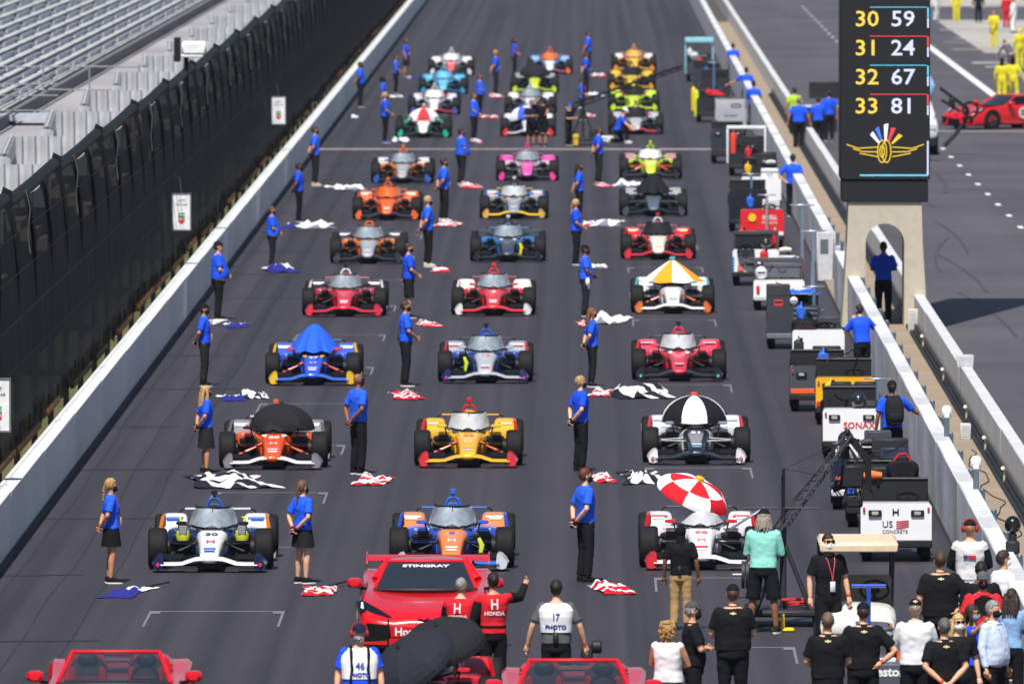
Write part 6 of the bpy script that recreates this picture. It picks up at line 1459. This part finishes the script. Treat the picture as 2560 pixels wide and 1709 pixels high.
cart('K9', 4.56,283.62, 'white cart with red tail lamp and grey box', '#f2f3f4', 1.2, ph=.72, back=.0, lamps=False, trim='#c9ccd0')
b = MB(); b.box((-.5, -.02, .5), (.08, .04, .18), .01); ob('tail_lamp', b, matte('#d82a34'), CARTS['K9'][2])
t = cargo('equipment_case', 'K9', .08, .8, .72, (.9, .5, .40), '#565a62', 'wide grey box on the white cart with red tail lamp', 'case', .03)
pile('K9', [('frame', .0, .6, .7, (1.1, .48), '#4a4d54', 'grey rack over the white cart with red tail lamp'), ('helmet', -.42, .3, .72, .16, '#dfe3e8', 'shiny pale helmet on the white cart'), ('cyl', .52, .9, .70, .5, '#c8202c', 'red gas bottle on the white cart')], 7)
cart('K10', 4.21,297.68, 'white cart with a large black fan', '#f0f1f3', 1.15, ph=.9, back=1.2, lamps=False, trim='#1c1d20')
pile('K10', [('fan', -.25, -.05, .62, .22, '#2a2d35', 'large dark fan on the white fan cart'), ('helmet', .25, .2, .92, .15, '#1c1d22', 'black bagged helmet on the white fan cart'), ('gun', -.1, -.1, .42, .2, '#2a2c31', 'black wheel gun low on the white fan cart'), ('cyl', .5, 1.3, .62, .8, '#c8202c', 'red gas bottle behind the white fan cart'), ('frame', .0, 1.0, .62, (1.05, .66), '#3c3f46', 'dark rack on the white fan cart'), ('gun', .75, .6, .72, .2, '#d8d4c8', 'pale steel tool at the side of the white fan cart')], 8)
b = MB(); b.box((-.38, -.02, .45), (.15, .03, .16), .01); ob('sticker', b, matte('#e87a60'), CARTS['K10'][2]); b = MB(); b.box((-.56, -.005, .55), (.04, .04, .36), .01); ob('side_strip', b, paint('#2a8ae0'), CARTS['K10'][2])
cart('K11', 4.72,321.66, 'red cart with yellow round mark', '#d8202c', 1.16, ph=1.05, back=.0, lamps=False, low='#f0f0f0')
b = MB(); b.lathe([(0, .11), (.02, .11)], (-.27, -.03, .84), 'y', 16, cap=True); ob('emblem', b, matte('#f2c01e'), CARTS['K11'][2]); letters('SHELL', .15, matte('#f4e6e4'), CARTS['K11'][2], (.2, -.006, .84), bold=.004); letters('PENNZOIL', .09, matte('#f4e6e4'), CARTS['K11'][2], (.2, -.006, .70))
pole('K11', .12, -.15, .45, 1.0, '#e6e8ec', 'white pole standing before the red cart')
cart('K12', 4.50,333.87, 'black tall cart left of the red cart', '#1d2026', 1.05, ph=1.2, back=1.36, lamps=False)
pole('K12', .1, .5, 1.0, .6, '#8cb4e6', 'pale blue pole on the black tall cart')
cart('K13', 5.10,349.67, 'white tall cart behind the black tall cart', '#eef0f2', 1.16, ph=1.02, back=.0, lamps=False)
cargo('equipment_case', 'K13', .25, .3, .9, (.5, .4, .36), '#e8eaed', 'white box on the white tall cart', 'case')
cart('K14', 5.33,365.58, 'black cart loaded with loose gear', '#24262b', 1.05, ph=.8, back=1.0, lamps=False)
pile('K14', [('fan', -.3, .1, .65, .18, '#17181c', 'black reel on the loaded black cart'), ('helmet', .1, .2, .8, .13, '#3a3d44', 'grey helmet on the loaded black cart'), ('gun', .3, .1, .8, .2, '#c8c8cc', 'silver wheel gun on the loaded black cart')], 9)
cargo('equipment_case', 'K14', .15, .9, .7, (.6, .4, .5), '#23252a', 'dark box on the loaded black cart', 'case')
cart('K15', 5.10,382.21, 'cart under a white frame with red bar', '#26282d', 1.1, ph=.72, back=.9, lamps=False)
pile('K15', [('frame', .0, .1, .4, (1.2, 1.15), '#eceef0', 'white frame with red bar over a dark cart'), ('cyl', -.42, .2, .6, .8, '#e0402c', 'red gas bottle under the white frame'), ('helmet', .2, .3, .75, .13, '#2a2c32', 'dark helmet under the white frame')], 10)
cargo('equipment_case', 'K15', .25, .9, .65, (.7, .4, .6), '#1d1f24', 'black box under the white frame', 'case')
cart('K16', 4.65,394.87, 'dark blue grey cart behind the brick line', '#2b3440', 1.08, ph=1.15, back=1.3, lamps=True, low='#3a2c30')
cart('K17', 5.10,423.84, 'silver cart with dark lettering beyond the brick line', '#a9adb4', 1.1, ph=1.05, back=1.35, backc='#b4b8be', lamps=False); letters('verizon', .16, matte('#3a3c42'), CARTS['K17'][2], (0, -.006, .8))
cart('K18', 4.57,443.67, 'black cart with red bags and lime cover', '#26282d', 1.0, ph=.9, back=1.1, lamps=False)
pile('K18', [('cloth', .3, .4, 1.0, .6, '#c8202c', 'red bag on the black cart with lime cover'), ('cyl', -.5, .1, .2, 1.0, '#c8e02c', 'lime tall bottle beside the black cart'), ('cyl', -.6, .6, .4, .9, '#e6c01e', 'yellow tall bottle beside the black cart'), ('cloth', .1, .8, 1.05, .5, '#b81c2a', 'dark red bag on the black cart')], 11)
pole('K18', .15, .9, 1.0, 1.2, '#8cb4e6', 'pale blue pole on the black cart with red bags')
cart('K19', 4.76,505.53, 'farthest cart under a pale blue frame', '#3a3d44', 1.1, ph=.8, back=.9, lamps=False)
pile('K19', [('frame', .0, .2, .3, (1.15, 1.5), '#8fd0de', 'pale blue frame over the farthest cart'), ('helmet', -.2, .3, .85, .2, '#c9ccd0', 'pale helmet under the pale blue frame'), ('gun', .2, .3, .9, .2, '#55585e', 'grey wheel gun under the pale blue frame')], 12)
b = MB(); b.box((0, .3, 1.74), (1.2, .5, .22), .03); ob('canopy', b, matte('#8fd0de'), CARTS['K19'][2])

cart('K20', 5.09,470.78, 'black cart with yellow drum behind the red bags', '#2a2c31', 1.1, ph=1.0, back=1.25, lamps=False)
cart('K21', 4.92,488.18, 'dark cart next to the farthest cart', '#33363c', 1.1, ph=.95, back=1.2, lamps=False)
# more gear on every cart: spare tyres, stacked cases, hose coils, jugs
WHAT = {'K2': 'blue fronted cart', 'K3': 'navy cart', 'K4': 'red lettered white cart', 'K5': 'yellow cart', 'K6': 'orange striped cart', 'K7': 'white backpack cart', 'K8': 'tool cart', 'K9': 'cart with red tail lamp', 'K10': 'white fan cart', 'K11': 'red cart with yellow mark', 'K12': 'black tall cart', 'K13': 'white tall cart', 'K14': 'loaded black cart', 'K15': 'cart under the white frame', 'K16': 'dark blue grey cart', 'K17': 'silver lettered cart', 'K18': 'cart with lime cover', 'K19': 'farthest cart', 'K20': 'cart with yellow drum', 'K21': 'cart next to the farthest cart'}
TYM = CP['tr']; GR = random.Random(9)
for key, what in WHAT.items():
    x, y, _ = CARTS[key]
    t = thing('spare_tyre', 'black spare tyre lying on the deck of the ' + what, 'tyre', (x - .2, y + 1.75, .64), 0, 'spare tyres on the carts'); q = ob('tyre', TYM[0], RUBBER, t, (0, 0, .20), (0, pi / 2, 0)); ob('rim', TYM[1], metal('#77797d'), q)
    c1, n1 = GR.choice((('#1d1f24', 'black'), ('#3c4048', 'grey'), ('#c9ccd0', 'pale'), ('#23304a', 'navy')))
    cargo('equipment_case', key, .26, 1.62, .64, (.46, .44, GR.uniform(.45, .72)), c1, '%s upright case at the back of the %s' % (n1, what), 'case')
    c2, n2 = GR.choice((('#c8242e', 'red'), ('#e0b41e', 'yellow'), ('#e6e8ea', 'white'), ('#2a66d8', 'blue'), ('#2a2c30', 'black')))
    if key == 'K3': continue
    t = thing('fuel_jug', '%s plastic jug on the %s' % (n2, what), 'jug', (x - .36 + GR.uniform(-.05, .1), y + 2.0, 1.02)); b = MB(); b.box((0, 0, .16), (.2, .26, .32), .05); ob('jug_body', b, matte(c2), t); b = MB(); b.tube([(0, -.08, .30), (0, -.04, .38), (0, .06, .38), (0, .1, .30)], .016, 6); ob('handle', b, matte(c2), t); b = MB(); b.lathe([(0, .03), (.05, .03)], (.05, -.1, .31), 'z', 10, cap=True); ob('spout', b, BLACK, t)
    pile(key, [('hose', GR.uniform(-.25, .25), 1.05, .70, .15, GR.choice(('#1c1d21', '#2a2c33', '#8a2028', '#2b4fa0')), 'coiled hose on the seat of the ' + what)], 3)
    b = MB(); p = Vector((x - .5, y + .3, .95)); pts = [p]
    for j in range(7): pts.append(pts[-1] + Vector((GR.uniform(.05, .2), GR.uniform(.05, .25), GR.uniform(-.12, .14))))
    b.tube(pts, .014, 6); tag(ob('cable', b, BLACK), 'loose black cable trailing over the ' + what, 'cable')
# ---------------------------------------------------------------- golf cart
gx, gy = 3.83,169.46
gc = thing('golf_cart', 'white golf cart with beige roof among the crowd', 'golf cart', (gx, gy, 0))
b = MB(); b.loft([se(0, y, z, hx, hz, 3.4, 22) for (y, z, hx, hz) in ((-.42, .48, .44, .10), (-.38, .50, .52, .17), (-.1, .54, .56, .22), (.2, .60, .56, .24), (.3, .60, .54, .22))]); fr = ob('front_cowl', b, paint('#e6e5de'), gc)
for s in (-1, 1):
    b = MB(); b.box((s * .37, -.385, .52), (.24, .06, .12), .02); q = ob('headlight', b, matte('#c9cdc6'), fr); b = MB(); b.box((s * .46, -.405, .52), (.06, .04, .10), .01); ob('indicator', b, matte('#d8862a'), q)
letters('1501', .07, matte('#8a8a86'), fr, (-.18, -.36, .66))
b = MB(); b.tube([(-.5, -.46, .36), (-.3, -.5, .4), (.3, -.5, .4), (.5, -.46, .36)], .03, 8); b.box((0, -.40, .34), (1.0, .1, .08), .02); ob('bumper', b, BLACK, gc)
b = MB(); b.box((0, .9, .30), (1.1, 1.9, .12), .03); ob('floor_pan', b, matte('#d5d3c9'), gc)
b = MB(); b.box((0, 1.05, .62), (1.05, .5, .16), .05); st_ = ob('seat', b, matte('#9c927d'), gc); b = MB(); b.box((0, 1.35, .92), (1.05, .12, .44), .05); ob('seat_back', b, matte('#948a74'), st_)
b = MB(); b.box((0, 1.7, .55), (1.05, .6, .35), .05); ob('rear_body', b, paint('#e6e5de'), gc)
b = MB(); b.box((.02, .7, 1.66), (1.12, 1.9, .09), .04); b.box((.02, -.26, 1.615), (1.10, .03, .10), .012); ob('roof', b, matte('#dcc6a8'), gc)
for (x0, y0, z0, x1, y1, z1) in ((-.5, .2, .7, -.52, -.05, 1.68), (.5, .2, .7, .52, -.05, 1.68), (-.5, 1.5, .7, -.52, 1.45, 1.68), (.5, 1.5, .7, .52, 1.45, 1.68)):
    b = MB(); b.tube([(x0, y0, z0), (x1, y1, z1)], .02, 6); ob('roof_post', b, BLACK, gc)
b = MB(); b.tube([(.26 + .2 * cos(a), .42 + .09 * sin(a), .98 + .13 * sin(a)) for a in [2 * pi * i / 20 for i in range(21)]], .02, 8); b.tube([(.26, .42, .98), (.26, .2, .7)], .03, 6); b.ell((.26, .42, .98), (.08, .03, .05)); ob('steering_wheel', b, BLACK, gc)
for s in (-1, 1): wheel(gc, s * .48, -.02, .23, .2); wheel(gc, s * .48, 1.6, .23, .2)
tb = thing('jack_handle', 'blue T shaped handle standing before the golf cart', 'handle', (gx + .15, gy - .75, 0))
b = MB(); b.tube([(0, 0, .05), (0, 0, 1.12)], .03, 8); b.tube([(-.24, 0, 1.12), (.24, 0, 1.12)], .026, 8); ob('handle', b, paint('#2a55c8'), tb); b = MB(); b.box((0, .1, .06), (.3, .5, .08), .02); ob('base', b, metal('#7a7d82'), tb)
# tyre trolley with lettering in the crowd
tx, ty = 3.97,157.16
tt = thing('tyre_trolley', 'grey trolley with white lettering between the black polo and white shirt', 'trolley', (tx, ty, 0))
b = MB(); b.box((0, .3, .52), (.85, .8, .72), .03); ob('box', b, matte('#4d5261'), tt); letters('Firestone', .17, matte('#f2f3f5'), tt, (-.02, -.106, .76), bold=.006)
b = MB(); b.box((-.08, .2, .90), (.36, .3, .05), .01); ob('tray', b, matte('#e2e4e6'), tt); b = MB(); b.tube([(-.08, .2, .91), (-.08, .2, 1.28)], .05, 8); b.lathe([(0, .14), (.03, .16), (.05, .14)], (-.08, .2, 1.28), 'z', 16, cap=True); ob('pedestal', b, metal('#8d9096'), tt)
b = MB(); b.lathe([(0, .05), (.16, .05)], (.16, .2, .88), 'z', 10, cap=True); ob('bottle', b, paint('#e0622a'), tt)
for s in (-1, 1): wheel(tt, s * .36, .1, .1, .06); wheel(tt, s * .36, .55, .1, .06)

# ---------------------------------------------------------------- camera cranes
def crane(base, tip, label, weights=True, scale=1.0, head=True):
    bx, by = base; t = thing('camera_crane', label, 'camera crane', (bx, by, 0))
    T = Vector(tip) - Vector((bx, by, 0)); P = Vector((0, 0, 1.45)); d = (T - P).normalized(); Bk = P - d * 1.3
    side = d.cross(Vector((0, 0, 1))).normalized(); upv = side.cross(d)
    b = MB()
    for (a, c) in ((.09, .09), (-.09, .09), (0, -.09)): b.tube([Bk + side * a + upv * c, T + side * a * .6 + upv * c * .6], .022, 6)
    n = 14
    for i in range(n):
        p0, p1 = Bk.lerp(T, i / n), Bk.lerp(T, (i + 1) / n)
        b.tube([p0 + side * .08 + upv * .08, p1 - side * .08 + upv * .08], .010, 5); b.tube([p0 - side * .08 + upv * .08, p1 - upv * .08], .010, 5); b.tube([p0 + side * .08 + upv * .08, p1 - upv * .08], .010, 5)
    ob('boom', b, matte('#33353b'), t)
    b = MB(); b.tube([P, P + Vector((0, 0, .85))], .028, 8); m = ob('mast', b, BLACK, t)
    b = MB()
    for q in (Bk.lerp(T, .02), Bk.lerp(T, .72), T): b.tube([P + Vector((0, 0, .85)), q], .006, 5)
    ob('stay_wire', b, metal('#5a5c60'), m)
    b = MB(); b.tube([(-.58, 0, 1.72), (.52, 0, 1.72)], .014, 6); b.tube([(0, 0, 1.5), (0, 0, 1.74)], .03, 6); ob('spreader_bar', b, matte('#26282c'), t)
    if weights:
        for k in range(4):
            b = MB(); b.lathe([(0, .05), (0, .20), (.045, .205), (.05, .05)], (Bk.x - .12 + .06 * k, Bk.y, Bk.z - .05), 'x', 20); ob('counterweight', b, matte('#2c2d31'), t)
        b = MB(); b.tube([(Bk.x - .25, Bk.y, Bk.z - .05), (Bk.x + .3, Bk.y, Bk.z - .05)], .02, 8); ob('weight_bar', b, metal('#a9abb0'), t)
    b = MB(); b.tube([(0, 0, .2), (0, 0, 1.45)], .05, 10); ob('column', b, matte('#2b3138'), t)
    for (lx, ly) in ((.42, -.55), (-.42, -.5), (.0, .6)):
        b = MB(); b.tube([(0, 0, 1.25), (lx, ly, .2)], .035, 8); ob('leg', b, BLACK, t)
    b = MB(); b.box((0, 0, .2), (1.15, 1.3, .10), .03); ob('dolly', b, matte('#23242a'), t)
    for sx in (-1, 1):
        for sy in (-1, 1): wheel(t, sx * .5, sy * .5, .14, .12)
    if head:
        b = MB(); b.prism([(T.x - .03, T.z), (T.x + .10, T.z + .02), (T.x + .34, T.z - .3), (T.x + .34, T.z - .75), (T.x + .25, T.z - .75), (T.x + .24, T.z - .34)], T.y - .03, T.y + .03); ob('head_arm', b, BLACK, t)
        b = MB(); b.box((T.x + .05, T.y, T.z - .55), (.34, .45, .34), .03); rc = ob('remote_camera', b, matte('#17181c'), t)
        b = MB(); b.box((T.x + .08, T.y, T.z - .92), (.26, .3, .2), .03); ob('gimbal', b, matte('#1b1c20'), rc); b = MB(); b.tube([(T.x - .25, T.y, T.z - .72), (T.x - .05, T.y, T.z - .66)], [.09, .07], 12); ob('lens', b, matte('#121317'), rc); b = MB(); b.ell((T.x - .02, T.y, T.z + .1), (.05, .05, .06)); ob('beacon', b, matte('#17181c'), t)
        rnd = random.Random(4); b = MB()
        for k in range(9):
            p = [Vector((T.x + .0, T.y, T.z - .1))]
            for j in range(4): p.append(p[-1] + Vector((rnd.uniform(-.16, .16), rnd.uniform(-.1, .1), -.2)))
            b.tube(p, .010, 5)
        ob('wiring', b, matte('#2a2226'), t)
        b = MB()
        for k in range(7): b.tube([Bk.lerp(T, .3 + .1 * k) + upv * .10 + side * (.05 * (-1) ** k), Bk.lerp(T, .38 + .1 * k) + upv * .13, Bk.lerp(T, .42 + .1 * k) + upv * .09], .009, 5)
        ob('wiring', b, matte('#3d2a2d'), t)
    return t
crane((2.91,176.94), (3.92, 179.0, 2.63), 'black camera crane with lattice boom beside the mint green shirt')
crane((-0.11,415.71), (3.2, 404, 2.95), 'far black camera crane reaching across the brick line', True, 1, False)
tag(ob('floor_anchor', (lambda b: (b.box((0, 0, .03), (.34, .3, .05), .02), b.tube([(0, 0, .05), (0, 0, .26)], .03, 8), b)[-1])(MB()), matte('#e0c81e'), None, (2.88,175.43, 0)), 'yellow floor stand beside the crane dolly', 'stand')
x_, y_ = 3.10,176.94
hose('cable', [(x_ + .16 * cos(i * .8) * (1 + .02 * i), y_ - .2 + .25 * sin(i * .8), .30 + .004 * i) for i in range(22)], .018, matte('#c8343c'), 'red cable coil on the crane dolly', 'cable')
# black panel drone-like screen on a stand by the first row
t = thing('reflector', 'silver panel held out beside the white and red race car', 'panel', (2.45,182.19, .95), 0)
b = MB(); b.box((0, 0, .3), (.03, .25, .62), .006, 0, Matrix.Rotation(radians(58), 3, 'Y')); ob('panel', b, metal('#b9c2cc'), t)
# tripod with round camera on the walkway
tx, ty = 6.21,174.45
tr = thing('tripod', 'black tripod on the walkway with a ball shaped camera', 'tripod', (tx, ty, .08))
for a in (90, 210, 330):
    b = MB(); b.tube([(0, 0, 1.1), (.42 * cos(radians(a)), .42 * sin(radians(a)), 0)], .022, 6); ob('leg', b, BLACK, tr)
b = MB(); b.box((0, 0, 1.22), (.2, .2, .2), .03); b.lathe([(0, .06), (.12, .06)], (0, 0, 1.3), 'z', 12, cap=True); ob('pan_head', b, matte('#202226'), tr)
b = MB(); b.ell((0, 0, 1.55), (.12, .12, .13), 18, 12); b.tube([(0, 0, 1.4), (0, 0, 1.46)], .04, 8); ob('ball_camera', b, mat('#141518', .2, 0, 'camera_shell', 4, .1, 0, .5), tr)

# ---------------------------------------------------------------- pit lane vehicle behind the pylon
sx_, sy_ = 10.86,403.96
sv = thing('service_truck', 'white truck half hidden behind the scoring pylon', 'truck', (sx_, sy_, 0))
b = MB(); b.loft([se(0, y, z, hx, hz, 4, 20) for (y, z, hx, hz) in ((0, .85, .85, .28), (.08, .88, .97, .40), (1.1, .95, 1.0, .42), (3.0, .95, 1.0, .42), (4.6, .95, .98, .42))]); ob('body', b, paint('#eceef0'), sv)
b = MB(); b.loft([se(0, y, z, hx, hz, 4, 20) for (y, z, hx, hz) in ((1.0, 1.35, .9, .1), (1.6, 1.55, .82, .32), (3.0, 1.58, .82, .34), (3.4, 1.4, .85, .15))]); ob('cabin', b, paint('#eceef0'), sv)
b = MB(); b.prism([(-.72, 1.36), (.72, 1.36), (.66, 1.76), (-.66, 1.76)], 1.2, 1.45); ob('windscreen', b, mat('#12191c', .08, 0, 'side_glass', 2, .1, 0, 1), sv)
b = MB(); b.box((0, .0, .78), (1.3, .06, .3), .03); ob('grille', b, matte('#4a4d52'), sv)
for s in (-1, 1):
    b = MB(); b.box((s * .78, .0, .95), (.26, .06, .2), .03); ob('headlight', b, matte('#c6ccd2'), sv); wheel(sv, s * .86, .9, .40, .28); wheel(sv, s * .86, 3.7, .40, .28)
b = MB(); b.box((0, .1, .42), (1.9, .3, .3), .05); ob('bumper', b, BLACK, sv)
ca = thing('camera_rig', 'black camera arm reaching out beside the red coupe in the pit lane', 'camera rig', (sx_ + 1.0, sy_ + .4, 0))
b = MB(); b.tube([(.05, 0, 2.25), (1.0, .1, 1.55)], .06, 8); b.tube([(.1, 0, 1.85), (.75, .05, 1.45)], .05, 8); b.box((.45, 0, 1.75), (.22, .2, .3), .04); b.tube([(1.0, .1, 1.55), (.9, .1, 1.1), (.5, 0, .6), (.2, 0, .3)], .07, 8); ob('arm', b, BLACK, ca)
b = MB(); b.lathe([(-.06, .20), (-.06, .30), (.08, .30), (.08, .20)], (1.08, -.1, 1.52), 'y', 20); ob('ring', b, BLACK, ca)
umbrella('pale blue umbrella behind the scoring pylon', (11.06,396.80, 2.6), .55, .3, ('#9cc0ee',), (65, 25), 0, '#9cc0ee', mast=2.2)
# gear between pylon and far walkway
t = thing('monitor_cart', 'dark monitor cart left of the pylon behind the people in blue', 'cart', (8.26,431.27, 0))
b = MB(); b.box((0, 0, .45), (1.5, .6, .8), .04); ob('cabinet', b, matte('#23252b'), t); b = MB(); b.box((0, 0, .92), (1.6, .7, .08), .02); ob('top', b, matte('#c9ccd2'), t); b = MB(); b.box((.3, .2, 1.5), (1.1, .1, .6), .03); ob('monitor', b, matte('#1b1d22'), t)
for s in (-1, 1): wheel(t, s * .6, 0, .12, .1)

# gear around the far camera crane
for (u_, lab, c, s3) in (((0.34,420.44), 'black gear case beside the far camera crane', '#1c1d21', (.5, .4, .35)), ((0.65,418.53), 'white gear box beside the kneeling crewman', '#dfe1e4', (.6, .4, .2)), ((-0.36,413.84), 'small yellow tool box at the far camera crane', '#d8b41e', (.2, .3, .4))):
    t = thing('gear_case', lab, 'case', (*u_, 0)); b = MB(); b.box((0, 0, s3[2] / 2 + .02), s3, .03); ob('case_body', b, matte(c), t); b = MB(); b.box((0, 0, s3[2] * .7), (s3[0] + .01, s3[1] + .01, .03), .005); ob('lid_rim', b, matte('#2a2b30'), t)

# ---------------------------------------------------------------- thin midday haze over the whole place
hz = bpy.data.materials.new('haze'); hz.use_nodes = True; hn = hz.node_tree.nodes; hl = hz.node_tree.links
for q in list(hn):
    if q.type != 'OUTPUT_MATERIAL': hn.remove(q)
pv = hn.new('ShaderNodeVolumePrincipled'); pv.inputs['Color'].default_value = (.62, .74, 1.0, 1); pv.inputs['Density'].default_value = .00004; pv.inputs['Anisotropy'].default_value = 0.0
hl.new(pv.outputs[0], [q for q in hn if q.type == 'OUTPUT_MATERIAL'][0].inputs['Volume'])
b = MB(); b.box((0, 720, 14.5), (330, 1580, 31)); o = ob('haze', b.mesh('haze', 1, 0), hz); o['kind'] = 'stuff'; o['label'] = 'thin pale blue midday haze over the track'

# ---------------------------------------------------------------- evaluate the pending shapes and link everything
finish()
